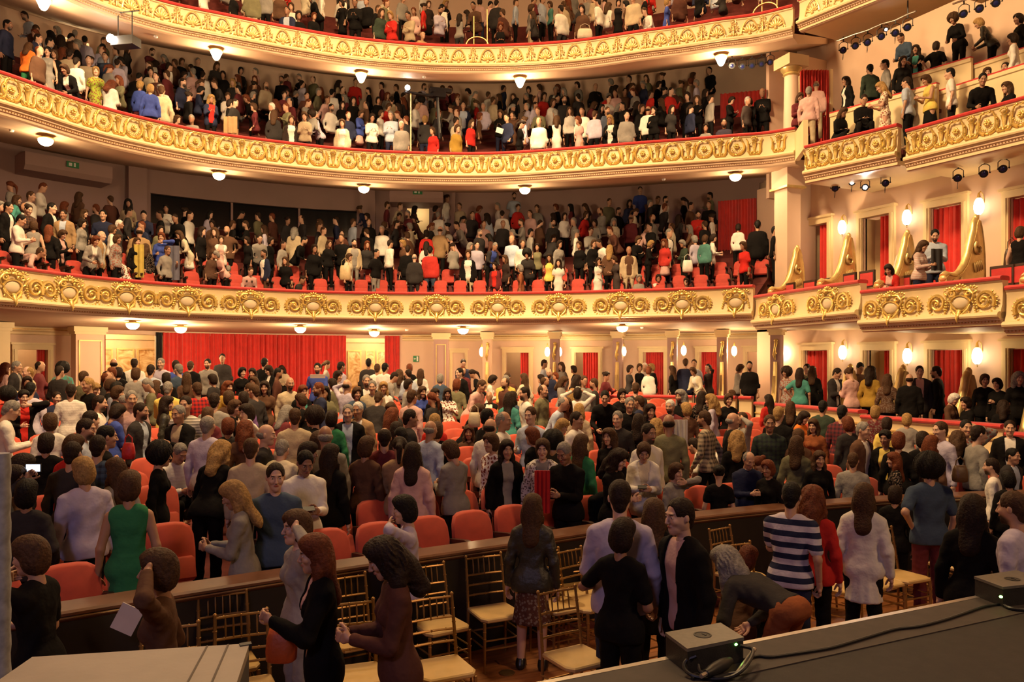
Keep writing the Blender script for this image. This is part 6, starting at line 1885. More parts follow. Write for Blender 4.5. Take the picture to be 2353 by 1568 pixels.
# rows: x y  sex+hair style+hair colour(+ beard)  top(/inner)(.pattern)  bottom  facing  pose
PEOPLE = '''
#P Z
942 1138 fck Llav Pblk -85 f
88 1232 fcn Sblk Pblk -120 f
374 1262 fcn Lbro Pblk -95 k
690 1172 fcn Lgry Pgry -70 k
742 1226 flr Jblk/pnk Plav -85 p
918 1234 fwd Lbrn Pblk -80 h
1222 1137 fln Lblk.x Kbrn.d 172 n
1424 1104 msd Llav Pnvy 178 a 1.86
1424 1180 fcd Sblk Pblk 150 g
1502 1148 fln Cblk Pblk 178 n
1574 1142 msd Jblk/pnk Pblk -55 n
1760 1278 mwg Lchr Prus -125 b
1816 1102 msk Snvy.t Pnvy 165 p
1866 1118 fwr Lred Pblk 175 n
1984 1112 fln Cwht Pblk 176 n
2136 1048 mak Sden Pbur -150 i
2232 1138 fld Lblk Pblk 170 n
2342 1120 msn+ Llav Pnvy -110 n
1692 1270 fcr Lbro Pblk 160 q
#0 Z
2056 1118 fcd Lblk Pblk 175 n
18 1072 fcd Lbro Pblk 60 n
62 1098 fck Lchr Pblk 160 v
196 1052 mcy Llav Pblk -160 n
296 1084 fcn Egrn Pblk 175 n
562 1100 fly Lgry Pgry -100 h
632 1068 msd Lden Pnvy 5 n
696 1034 msk Lwht Pgry 15 h
1395 1085 mrd Lblk Pblk 20 d
1652 1070 fuk Dblk Pblk 178 n
1715 1058 mrg Lnvy Pblk 25 h
1755 1078 fur Lblk Pblk -60 h
1768 952 msn Ldng.p Pblk 5 n
2286 1080 msd+ Lwht Pblk -95 n
2320 1108 fck Lblk Pblk -160 n
1880 1032 fln Lblk Pblk 20 n
1478 1014 fcn Bwht/crm Pblk 5 h
#0 O
440 765 fcn Lwht Pblk 178 n
400 942 fcd Sblk Pblk 170 n
720 808 msd+ Llbl Pblk 70 p
850 958 msd Lden.p Pblk 165 n
618 1008 msd Lchr Pblk 150 n
1380 1038 fak Lblk Pblk 80 n
1550 1028 msg Lwht.n Pblk 30 d
1822 1030 fwy Lblk Pblk 150 l
2002 818 fcr Lchr Pblk 175 n
2150 818 fwr Lbro Pblk 170 n
2200 982 msn Lbei Pblk 172 n
1040 1160 fln Lgry Pblk -150 n
150 1150 fcd Lblk Pblk 120 n
1150 790 fln Lblk Pblk 10 d
1215 668 msd+ Jchr/lbl Pblk 60 n
1590 688 msg Jblk/bei Pblk -40 p
1812 778 mrg Llav Pblk 150 n
1440 612 fld Lblk.x Pblk 85 n
1640 608 msd Lgry.n Pblk -20 n
1740 488 msn Lred.p Pblk -160 n
1470 484 msg Lyel Pbei 165 p
1150 574 msg Lpnk Pblk 10 n
850 604 msd+ Lwht Pblk 75 n
510 574 msd Lnvy Pblk 20 s
200 548 fuk Jblk/red Pblk 15 f
262 500 msk Llav Pblk 165 n
60 545 fak Lred Pblk 165 n
700 498 fly Lprp Pblk 60 l
795 450 msy Lblk Pblk -60 n
620 505 msd Lwht.n Pblk 170 n
1010 524 fcn Lblk Pblk 80 n
1360 474 fln Lbur Pblk 150 n
1880 578 msd Lgry Pblk 170 n
2010 568 fcn Lbro Pblk 178 n
1990 480 fwr Lmus Pblk 40 n
2140 568 fcd Lprp Pblk 175 n
2040 654 fcn Lblk Pblk 60 n
2215 508 msn Lchr Pblk -120 n
2200 682 fcd Lwht Pblk -60 f
980 678 fcd Lblu Pblk 120 h
30 655 msg Lwht Pbei 90 h
900 890 msk Lblk Pblk 100 n
620 942 fcn Lred Pblk 140 n
1820 712 fcn Lbur Pblk 170 n
770 740 msd Lgry Pblk 120 n
30 320 flr Lpnk Pblk 120 n
130 304 msg Jchr/gry Pblk 70 n
265 350 mry Lbei Pbei -70 p
550 324 fak Dtea.d Pblk 178 n
1000 282 mbd Jblk/blk Pblk 178 n
1040 360 fcd Lblk Pblk 175 n
1180 280 msd Lwht Pgry 178 n
1190 366 fcn Lgry Pblk 170 n
1320 334 msd Llbl Pgry 160 n
1420 278 msg Llav Pblk -20 n
1580 328 msg Lden Pblk -140 n
1670 304 msn Jblk/wht Pblk 160 n
1830 284 msk+ Lgry Pblk -20 n
1955 238 msk Lchr Pblk -5 n
2120 360 fck Lblk Pblk 30 n
2225 368 fld Lblk Pblk -20 n
1540 296 msd Lblu Pblk 160 n
1460 408 fcd Lblk Pblk 175 n
1640 408 fln Lbro Pblk 178 n
#0 Q
100 276 msk Lblk Pblk 150 n
172 345 fld Jblk/wht Pblk -60 h
270 345 fld Lbei Pblk -30 d
325 448 mbg+ Lbei Pblk 15 n
112 480 fld Lbro Pblk -10 n
430 514 fcr Jblk/tea Pblk 30 p
602 490 msr+ Lnvy Pblk -70 p
575 320 msk+ Sblu Pblk -10 p
642 300 ftn Lgry Pblk 90 n
768 310 msd Llav Pblk 120 n
735 390 fcd Lwht Pblk 60 n
826 464 mbd Llav Pblk 140 k
910 534 fcn Lden Pblk 20 n
1000 424 msg+ Jblk/wht Pblk 10 n
1056 474 msg Jbei/bei Pblk -5 n
1150 486 fly Lwht Pblk 5 n
1062 580 msn Lchr Pblk 160 l
1150 600 mrn Lmus Pblk 40 s
1290 380 fwn Lgry Pblk 178 n
1380 330 fcr Lblk Pblk 175 n
1476 374 fln Lwht Pblk 170 n
1020 280 msk Lchr Pblk 178 n
1095 330 msn Lwht Pblk 170 n
1160 318 msk Lwht Pgry 150 n
1390 554 msn Lpnk Pblk 140 n
1482 528 fln Lblu Pblk 30 n
1592 544 fld Lblk Pblk 40 n
1650 420 fcg Lden Pblk 178 n
1712 544 fld Swht.f Pred 5 p
1792 464 fcr Lolv Pblk 165 n
1910 470 msn Lpnk Pblk 60 l
1848 288 msd Lnvy Pblk 10 h
1832 365 msk Jblk/wht Pblk -50 n
2080 430 fcd Lwht Pblk 90 h
2226 430 msg Lyel Pblk 5 h
2076 570 mbg Jblk/wht Pblk -15 s
1850 690 fcn Lblk Pblk 70 l
2250 580 fld Ltea Pblk 160 n
1600 770 fly Lred Pblk 175 n
1548 840 mbg Llbl Pblk 140 n
1430 884 msk Lbro Pblk -140 l
1362 740 msd Jchr/blu Pblk 100 n
1262 830 fld Lchr Pblk 175 n
935 680 msw Jtan/wht Pblk -20 n
842 690 msg Jblk/lbl Pblk -5 n
372 708 msn Lbei Pblk 178 n
562 720 mad Lblk Pblk -100 n
90 866 mbg Lchr Pblk 80 n
190 1010 msg Lcrm Pblk 160 l
640 862 mbg Lgry Pblk 178 n
692 744 fcd Lgrn Pblk 170 n
560 940 fcn Lred Pblk 150 n
452 1030 fcd Lblk Pblk 100 n
668 1030 fld Lblk Kgry.f 150 n
1160 904 mrd Lbur Pbro 178 n
1292 1000 ftd Ltan Pcrm 178 h
1402 1012 fld Cpnk Pblk 170 n
1900 860 fln Lbro Pblk -5 s
1785 1010 fcn Lgry Pblk -140 h
2078 806 mbd+ Lwht Pblk 150 n
2120 944 fcn Lwht.f Pblk -50 n
2228 986 fld Jblk/gry Pblk 15 n
2182 746 mrg Lwht Pblk 70 n
2045 720 msk Lblk Pblk 120 n
30 505 msn Lchr Pblk -130 n
985 960 fcn Lbro Pblk 150 n
1620 850 fcn Lblk Pblk 178 n
#0 U
240 702 msn Llbl Pblk -30 g
320 510 mrn Lolv Pblk 60 n
192 530 msd+ Lwht Pblk -70 n
60 572 fld Lden Pblk 160 n
590 548 fly Lblk.x Pblk 160 n
640 540 fcd Lwht Pblk 170 u
650 680 fly Lbei Pblk 175 n
462 812 fly Lbei Pblk 60 h
610 746 msd Lwht Pblk 60 n
266 890 fcr Lblk Pblk -120 n
420 936 fak Lchr Pblk 170 n
336 984 fcn Jwht/gry.d Pblk -5 p
556 1014 msg Lblk Pblk -30 h
655 950 fln Lgrn Pblk 150 n
930 894 fwn Lblk Pblk -30 n
1000 740 msg Lchr Pblk -20 n
1170 770 fld Lblk.d Pblk 170 n
1245 856 msd+ Lwht Pblk 40 n
940 1076 fwd Lblk Pblk 60 h
880 560 msk Lblk Pblk 0 l
1022 548 fcd Lblk Pblk 20 f
1092 620 msg Lblk Pblk 15 n
1198 606 msn Lnvy Pblk -120 n
1270 680 fld Lblk Pblk 20 n
1150 494 msn Lchr Pblk 175 n
1560 556 mwg+ Lblk Pblk -40 n
1460 642 msw+ Jbur/lav Pblk -20 n
1606 672 fcy Lbro Pblk -150 n
1722 570 fld Lblk.d Pblk 150 n
1832 596 fwy Llav Pblk -100 n
1960 590 fcn Lblk Pblk 20 n
1440 770 mbd Lolv Pblk 178 n
1330 812 fwy Lbro Pblk 178 n
1790 736 msn+ Lbei.p Pblk -110 w
1980 752 mbg Jblk/wht Pblk 100 n
2092 752 msn+ Lgry Pblk -60 k
2040 920 fwy Lblk Pblk 178 n
1850 1008 msd Lwht Pblk -120 b
1480 1208 fcn Lgry Pblk 50 f
1500 1358 fcr Lchr Pblk 178 s
#0 V
60 600 fld Lred Pblk -150 n
130 702 msy Lblk Pblk 160 n
240 660 fln Lblk Pblk 175 n
322 746 fld Lorg Pblk 60 h
452 812 fln Lrus Pblk -20 n
522 650 msk Ldng Pblk 160 n
690 692 msk Lbur.p Pblk 160 n
760 796 fcr Lchr Pblk -150 n
860 836 msg Jbro/wht Pblk 60 n
985 700 fcy Lbur.d Pblk 170 n
1088 802 fcd Lyel Pblk 175 n
1086 912 fuk Jblk/yel Pblk -20 n
1265 768 fcy Lgry Pblk 178 n
1190 946 fcr Lblk Pblk 178 n
1400 922 fcd Lblk Pblk 175 n
1582 832 msn Llav Pblk -50 n
1462 960 flr Lbro Pblk 150 n
1712 932 fwn Lblk Pblk 178 n
1782 842 msk Lgry.f Pblk 20 k
2168 822 msd Jblk/wht Pblk 5 n
2172 1066 msk Jchr/lbl Pblk 60 n
790 1110 msn Lgry Pblk 172 n
1180 1152 flr Lblk.d Pblk -85 n
60 1258 fcr Lblk Pblk -30 n
310 905 fcn Lbro Pblk 175 n
290 980 fln Lolv Pblk 170 n
1870 850 msd Lgry Pblk 120 n
#1r U
335 290 msd Llbl Pgry 85 p 2.6
505 314 fln Lgry Pblk -40 n 2.6
616 345 fcd Lblk Pblk -90 n 2.2
300 422 fcd Lbro Pblk -100 s 1.2
456 404 fcr Lorg Pblk -60 n 1.0
622 460 fcd Lbro Pblk -80 s 1.0
1090 340 fcd Vchr Pblk 60 n 1.8
1182 328 fcn Eblk Pblk 10 n 2.4
1236 318 msw Lwht Pblk -20 n 2.9
1262 356 fcr Lwht.d Pblk 160 n 1.5
1300 326 fcy Lblk Pblk -60 n 2.5
1482 345 fln Lblk Pblk -120 n 1.6
1588 280 msn Jnvy/wht Pblk 178 n 1.8
1666 288 msn Llbl Pblk -10 n 2.4
1712 358 fcn Bcrm/wht Pblk -40 l 1.5
1792 330 msd Lblk.x Pblk -60 k 2.2
2040 334 fcn Lgry Pblk 100 h 2.0
2152 304 msk+ Lblk Pblk -5 n 1.0
2010 560 fcn Lbro Pblk -100 n .6
#1s V
215 364 fad Dgry.f Pblk -40 n 11.3
322 366 fld Stea Pblk 165 i 11.0
395 328 msd Lolv Pblk -30 n 12.3
432 350 fln Lblk Pblk 170 n 11.8
622 368 msd Jchr/wht Pblk 60 h 11.2
782 370 fun Lpnk Kgry -140 h 11.0
842 320 msk Lbro Pblk 20 d 12.3
940 350 fwd Lmus Pblk 160 n 11.2
1092 420 fln Lbro.d Pblk 175 n 10.8
1288 415 mbd Jblk/blk Pblk 178 n 10.8
1376 345 msd Jchr/pnk Pblk 5 n 11.6
1542 348 msd+ Jblk/wht Pblk -100 n 11.9
1642 590 fcw Lbro Pblk 60 h 10.5
1762 622 fcd Lblk Pblk -60 s 10.7
1946 420 fcn Lblk Pblk 10 n 11.5
2072 455 fcd Lblk Pblk -30 p 11.3
2242 398 fwg Lblk Pblk 20 n 11.3
2112 650 fwd Lblk Pblk 178 n 10.6
680 470 fcd Lmus Pblk 170 n 11.9
1180 480 fln Lbro Pblk 60 n 11.9
#2s G
1428 606 fld Jred/pnk Pblk -20 d 10.5
1535 434 ftd Lwht Pblk 165 n 11.4
1622 448 fln Lpnk.n Pnvy 60 h 11.0
1726 374 msk+ Llbl Pnvy 5 h 11.8
2292 348 fcn Eblk Pblk 160 n 11.2
#2 D
45 185 msk Jblk/wht Pblk 60 n
112 270 msk Lwht Pblk 70 h
196 114 msn Lwht Pblk 60 n
100 140 fln Ltea Pblk 80 n
335 190 msk Jblk/wht Pblk 60 n
428 240 msd Jtan/lbl Pblk -20 n
552 234 fln Lchr Pblk 60 n
690 240 msk Snvy Pblk -10 n
786 304 msw Lchr Pblk 80 n
176 206 msd Lbro.p Pblk 30 h
224 310 fcn Vgry Pblk 178 n
322 338 flr Lblk Pblk 160 n
396 374 fcn Jblk/pnk Pblk 50 h
596 420 fcr Bgry/wht Pblk 30 l
666 378 mbg Jtan/wht Pblk 70 n
772 404 fcn Lgry.f Pblk 60 n
150 478 mrn Lpnk Pbei 90 b
540 300 fcd Lgry Pblk 60 n
738 338 fcn Lwht Pblk 100 n
850 548 fcg Lwht.f Pblk -60 l
930 350 mbd Jtan/bei Pblk 175 n
908 424 fln Lblk Pblk 30 n
970 464 fwn Lblk.d Pyel 170 n
1110 480 msn Lgry Pblk 40 p
1080 392 fcr Lblu Pblk -10 f
1075 240 msd Lblk Pblk -80 n
1258 244 msd Lwht Pblk 60 n
1262 384 fln Ccrm Kwht -70 l
1340 350 fld Lblk Pblk 60 n
1436 358 fwn Lbro Pblk -20 n
1474 412 fcn Jwht/pnk Pblk 10 c
1516 344 mbd+ Lbro Pblk -20 i
1500 520 fcg Lpnk Pblk -60 l
1412 510 fcn Lbro.d Pblk 40 n
1522 602 msg Lnvy Pblk 178 l
1650 628 msn Lpnk Pblk 20 l
1656 418 fcd Lblk Pblk -60 n
1722 412 msd Lgry Pblk 10 l
1768 504 msd+ Jnvy/wht Pbro -60 n
1882 444 msd Lgry Pblk 60 n
1962 352 mwg Cbei Pbei 160 n
1906 554 fln Sblk Pblk -20 n
2004 680 msd Lchr Pblk 60 d
2094 470 fcd Lblk Pblk 20 n
2152 350 msn Lbei Pblk 60 n
2192 440 fln Lblk Pblk 30 p
2282 400 msn Lblk Pblk -20 n
1800 420 fcd Lblk Pblk 60 n
2250 282 msd Lnvy Pblk -100 n
2122 318 msn Lchr Pblk 80 n
1420 310 fcd Lbro Pblk -20 n
#2 E
95 434 msk+ Jbei/gry Pgry 20 n
56 530 fcn Scrm Pblk 60 n
240 500 msk Sblk Pgry 50 p
332 436 msd Lwht Pblk 120 n
286 345 msg Lwht Pblk -20 n
430 440 fcy Lbro Pblk -60 n
455 472 msd Lblk Pblk 170 n
500 530 mbg Jchr/chr Pchr 175 n
580 448 fld Lwht Pblk 178 n
604 478 msk Lred.n Pden 170 n
670 344 mbn Jtan/tan Pblk 172 w
580 370 fcd Lred Pblk 178 n
860 508 fcn Jblk/wht Pbei -5 n
916 450 msd Llav Pblk 15 n
1000 464 msg Jchr/blu Pblk 40 l
1040 590 fcd Jbur/red Pblk -30 n
1112 540 fln Lblk.x Pblk -60 n
1152 408 mbg Llbl Pblk -20 n
1222 440 msn Lwht Pblk 10 n
1322 464 fcd Volv Pblk -10 n
1262 515 fak Schr Pblk -10 l
1215 604 fcg Lrus.n Pbei -100 n
1402 534 fwd Vyel Pblk -10 p
1462 568 fwd Dwht.f Kwht -5 n
1346 684 fcd Lblk Pblk 15 s
1604 450 fcn Lblk Pblk -30 n
1692 440 fcn Lblk Pblk 30 n
1788 440 msd Lwht Pblk -60 l
1802 470 fly Lbro Pblk 170 n
1726 558 fld Ewht Kwht 20 f
1850 548 fcn Dchr.d Pblk -60 h
1930 480 mbd Jbei/bro Pbei 10 n
2060 444 fcy Lblk Pblk 80 h
2172 434 fwr Lred.f Kpnk -30 n
2002 668 fcg Lgry Pblk 10 s
2130 668 fcd Jwht/blk Pblk 10 s
2312 692 fcd Lgry Pblk -10 s
1982 415 fcn Lblk Pblk 40 h
1942 266 mbn Lbur Pblk 150 n
1992 330 msn Lpnk Pblk 100 l
2192 364 msg Jchr/wht Pblk 60 n
712 138 fun Lwht Pwht 60 n
1165 124 msd+ Slbl Pblk 10 p
2006 84 msd Sblu Pblk 5 n
1086 238 mrd Lwht Pblk 178 n
1500 260 fcd Lwht Pblk 20 n
2066 168 msg Lchr Pblk 100 n
2170 146 msk+ Lwht Pblk 60 n
#2 G
415 330 fcd Lwht Pblk 170 n
458 450 fcn Sred Pblk -50 n
545 305 msk Jblk/blk Pblk 175 n
652 346 msk Lblk Pblk 90 n
240 400 fcd Bwht/wht Pblk 90 g
60 440 fcg Ldng Pblk -60 h
60 690 fcd Lprp Pblk 0 s
190 405 fcn Ltea.t Pblk 150 n
#3s C
820 628 fln Lbur Pblk 20 h 0
886 574 msg Lpnk Pbei 170 n 0
936 534 mbg Lpnk Pbei 178 n 1
1146 510 fld Jblk/wht Pblk -60 n 1
1102 725 fln Lblk Pblk 40 d 0
1252 640 msd Lblk Pblk 10 d 0
1396 545 fly Dcrm.f Kcrm -80 h 0
1300 424 msk Ldng Pblk -150 n 1
1406 394 msk Lgry Pblk -80 n 1
1512 380 fld Lblk Pblk 20 n 1
1602 304 fwd Jblk/tea Kbei -10 c 2
1552 232 msd Lden Pblk -40 l 2
1736 275 fcd Sblk Pbro 175 i 2
1552 510 msd Slbl Pblk -110 n 0
1696 500 fcn Vyel Kblk -60 h 0
1842 450 msk Swht Pblk -90 n 0
1892 112 fan Lblk Pblk -30 l 2
2112 98 fcy Lblk.x Pblk -100 l 2
2262 218 fcd Lwht Pblk -100 n 1
2030 520 msk Lblk Pblk 10 l 0
2192 545 fln Lblk Pblk -60 s 0
2080 446 fcn Lpnk Pblk 10 s 1
2192 410 msd Lgry Pblk -20 s 1
2300 90 fcd Lblk Pblk -60 n 2
#3 A
40 130 msk+ Lnvy Pblk 60 n
245 224 msd Jnvy/wht Pblk 60 n
320 248 msk Lblk Pblk 80 n
182 275 fln Lorg Pgrn 150 h
318 320 fuk Egry Kgry -10 n
366 338 fcn Lblk Pblk -20 n
405 230 fwd Lbro Pblk 170 n
500 195 msg Lgry Pblk 178 n
565 235 msk Llav Pblk 178 n
462 320 msd Lbei Pblk 165 n
602 380 fcd Lblk Pblk 30 n
705 350 msd Lden Pblk -20 n
490 460 fcn Jblk/wht Pblk -40 l
640 450 fcy Dlim.f Kyel 0 n
730 528 fwr Bwht/wht Pblk 140 h
780 388 msd Llav Pblk 170 n
890 460 msk Lblk Pblk 150 l
930 535 fcy Lblu Pbur 150 n
1002 558 fcy Lblu Pblk 170 n
1076 568 msn Lbei Pblk 172 n
1002 440 fcn Lblk Pblk 178 n
1120 414 msd Lwht Pblk 110 n
1212 478 fcd Lgry Pblk 60 h
1292 450 msg Lpnk Pbur -150 n
1436 518 fcd Vblk Pblk -20 n
1490 478 fcd Lblk Pblk -10 n
1556 528 fly Schr Pblk -20 n
1406 638 fwy Jnvy/red Pblk 10 h
1562 658 msd Lchr Ptan 60 p
1682 612 fcg Lchr Pblk 60 n
1822 684 msw Lwht Pblk -100 n
1922 598 fcd Lden.f Pblk -10 h
1792 586 msn Lrus Pblk 20 s
1882 508 msk+ Lblk Pblk -20 n
1826 730 fln Lchr Pblk 170 n
1942 774 fcn Jblk/wht.d Pblk 10 n
2036 754 fcn Lbei.d Pblk -10 h
2136 754 fad Llav Pblk -60 l
2212 590 msk Lwht Pblk 160 n
2282 678 fld Lblk Pblk 20 n
2284 800 fcd Jwht/gry Pblk -10 n
1272 758 msg Lgry.p Pblk -20 s
1196 768 fcn Lwht Pblk 60 s
1350 470 msd Lwht Pblk 160 n
#3 B
132 738 fcn Lblu Kpnk 50 h
216 764 fcd Lwht Pblk 10 h
346 748 msg Llbl Pnvy -10 h
416 808 msw Lgry Pblk -10 n
350 640 msd Lbei Pblk 178 n
256 650 fcd Lblk Pblk 20 n
92 648 fld Lblk Pblk 10 n
272 735 fcn Lwht Pblk 60 n
20 798 fcn Jcrm/wht Pblk -10 n
546 644 mak Lpnk Pnvy 175 n
570 768 fcy Lchr Pnvy 170 n
626 850 fcn Lred Pblk -40 n
780 834 fcn Lmus Pnvy 40 n
876 800 fln Lred Pblk 50 n
826 680 msd Jnvy/lbl Pnvy 0 n
1076 738 fcn Lblk Pnvy -10 h
1150 744 fcd Dbro Pblk 0 f
1202 804 ftd Sblk Pblk 80 h
1300 680 msd+ Llav Pblk 60 n
1332 784 mrd Lwht Pblk -10 n
1450 768 fwn Ewht.f Kwht 175 n
1540 718 fwn Lwht Pblk -10 n
1602 778 fcr Dpnk.f Kpnk -60 n
1622 714 msd Lwht Pblk -20 n
1700 734 msn Llav Pblk 160 n
1782 714 msn+ Lden.p Pblk 40 n
1812 774 fly Jblk/wht Pblk -20 h
1896 680 msk Lblk Pblk -60 n
1916 744 msk Lgry Pblk 10 n
2056 704 mbd Lwht Pblk 160 n
2100 714 fcd Lblk Pblk -20 f
2212 704 fld Schr Pblk 40 n
2014 700 fcn Lblk Pblk 30 n
1500 640 msn+ Lchr Pblk 10 n
1440 580 msg Jchr/wht Pblk 20 n
1360 620 fcd Lred Pblk 30 n
1842 600 msd Lpnk Pblk -20 n
1420 660 fcn Lwht Pblk 40 n
#3 C
142 640 fwn Lblk Pblk -10 c
226 630 msd Lgry Pblk 120 n
356 650 fcd Lblk Pblk 60 h
472 645 msg Lchr.p Pblk 60 n
502 655 fcd Lblk Pblk -40 h
580 594 mbk Lblk Pblk -5 h
200 820 fcd Lgry.f Pblk 0 s
322 785 msk+ Lnvy.p Pblk 0 s
80 618 fcd Lblk Pblk -20 n
#4 A
1910 35 msd Jnvy/lbl Pblk -20 s
1996 68 fcd Lblk Pblk 10 s
2100 80 fcr Lblk Pblk 20 s
1940 12 fcn Lwht Pblk -10 s
2286 0 fcd Eblk Pblk -60 n
1680 -90 msd Lolv Pbei 178 n
1770 -100 msn Lgry Pblk 150 n
1560 -60 fcd Lblk Pblk 60 n
2140 -70 fcn Lwht Pblk 100 n
1360 -120 fcd Lwht Pblk 60 n
#4 B
20 4 fcd Lblk Pblk -30 h
106 -4 msd Lblk Pblk -10 h
276 60 fln Ldng Pblk 30 n
350 84 fcy Lred Kbur -30 h
470 84 msd Lbei Pblk -40 h
592 10 fcn Lblk.d Kblk 20 n
700 4 fly Lblk Pblk 30 h
800 90 fld Vgry Pchr 150 k
936 -14 fcd Lpnk.f Pnvy 178 n
1046 -6 msd Jchr/blk Pblk 160 n
1076 158 fcr Vblk Pblk 0 d
1172 -8 msn Llbl Pblk 90 n
1272 28 fcn Sgry Pbei 100 n
1412 10 fcn Vtea.f Pblk -60 n
1482 28 msd Lwht Pchr -140 n
1622 38 fcd Lbro Pblk -20 n
1732 -10 msd Lwht Pblk -120 n
1860 0 fcd Eblk Pblk 10 p
1962 -40 msd Lbei Pblk -20 n
2090 60 msn Lwht Pblk -60 l
2182 -14 fcy Dblu Pblk 90 n
420 -30 msg Lgry Pblk 40 n
560 -70 fcd Lwht Pblk 60 n
1350 -30 msn Llbl Pblk 60 n
562 206 mbg Ltan Pblk 30 s
1560 -60 fcd Lgry Pblk 20 n
'''
PAL = dict(wht=(.72, .68, .62), crm=(.62, .54, .40), gry=(.25, .23, .21), blk=(.006, .005, .005), chr=(.032, .028, .028), nvy=(.020, .024, .055), blu=(.05, .08, .34), lbl=(.42, .48, .60), lav=(.46, .41, .52), prp=(.16, .09, .25),
           red=(.50, .025, .02), bur=(.13, .025, .03), org=(.72, .19, .035), yel=(.66, .50, .12), mus=(.36, .22, .04), grn=(.03, .17, .07), tea=(.06, .24, .21), bro=(.10, .05, .03), tan=(.36, .23, .12), bei=(.45, .36, .24),
           pnk=(.58, .36, .33), olv=(.15, .14, .08), den=(.05, .075, .12), lim=(.34, .42, .05), rus=(.26, .08, .03), dng=(.035, .05, .035), brn=(.09, .035, .025))
PNAME = dict(wht='white', crm='cream', gry='grey', blk='black', chr='charcoal', nvy='navy', blu='royal blue', lbl='light blue', lav='lavender', prp='purple', red='red', bur='burgundy', org='orange', yel='yellow', mus='mustard', grn='green', tea='teal', bro='brown', tan='tan', bei='beige',
             pnk='pale pink', olv='olive', den='denim blue', lim='yellow-green', rus='rust brown', dng='dark green', brn='dark brown')
HAIRC = dict(k=(.010, .008, .007), d=(.022, .012, .008), n=(.065, .032, .016), r=(.13, .035, .014), y=(.32, .19, .07), g=(.22, .20, .18), w=(.62, .59, .54))
HNAME = dict(k='black', d='dark', n='brown', r='auburn', y='blond', g='grey', w='white')
HSTY = dict(s='short', r='receding', b='', c='bobbed', l='long', u='pinned-up', t='ponytailed', a='bushy', w='wavy')
SKINS = [(.52, .30, .20), (.46, .25, .16), (.56, .34, .24), (.38, .20, .12), (.48, .27, .17), (.30, .15, .09)]
ZPH = {'P': 'in the pit', '0': 'in the stalls', '1r': 'in the rear stalls boxes', '1s': 'in the stalls side boxes', '2s': 'in the lower side boxes', '2': 'in the lowest balcony', '3': 'in the middle balcony', '3s': 'in the side gallery', '4': 'in the topmost balcony'}
GPH = {k: 'audience ' + v for k, v in ZPH.items()}

def parse():
    out = []; zone = crop = None
    for ln in PEOPLE.strip().splitlines():
        if ln[0] == '#':
            zone, crop = ln[1:].split(); continue
        w = ln.split()
        ox, oy, k = CROP[crop]
        p = dict(zone=zone, px=ox + float(w[0]) / k, py=oy + float(w[1]) / k, sex=w[2][0], hs=w[2][1], hc=w[2][2], beard='+' in w[2], face=float(w[5]), pose=w[6], arg=float(w[7]) if len(w) > 7 else None)
        tp, _, pat = w[3].partition('.')
        tp, _, inner = tp.partition('/')
        p['top'], p['tc'], p['inner'], p['pat'] = tp[0], tp[1:], inner, pat
        bt = w[4]
        bt, _, p['bpat'] = bt.partition('.')
        p['bot'], p['bc'] = bt[0], bt[1:]
        out.append(p)
    return out
TOPZ = {}
def top_z(sex, pose):
    if (sex, pose) not in TOPZ:
        J = skeleton(sex, pose); TOPZ[sex, pose] = float((J['HD'] @ np.array([0, .02, .14]) + J['head'])[2])
    return TOPZ[sex, pose]
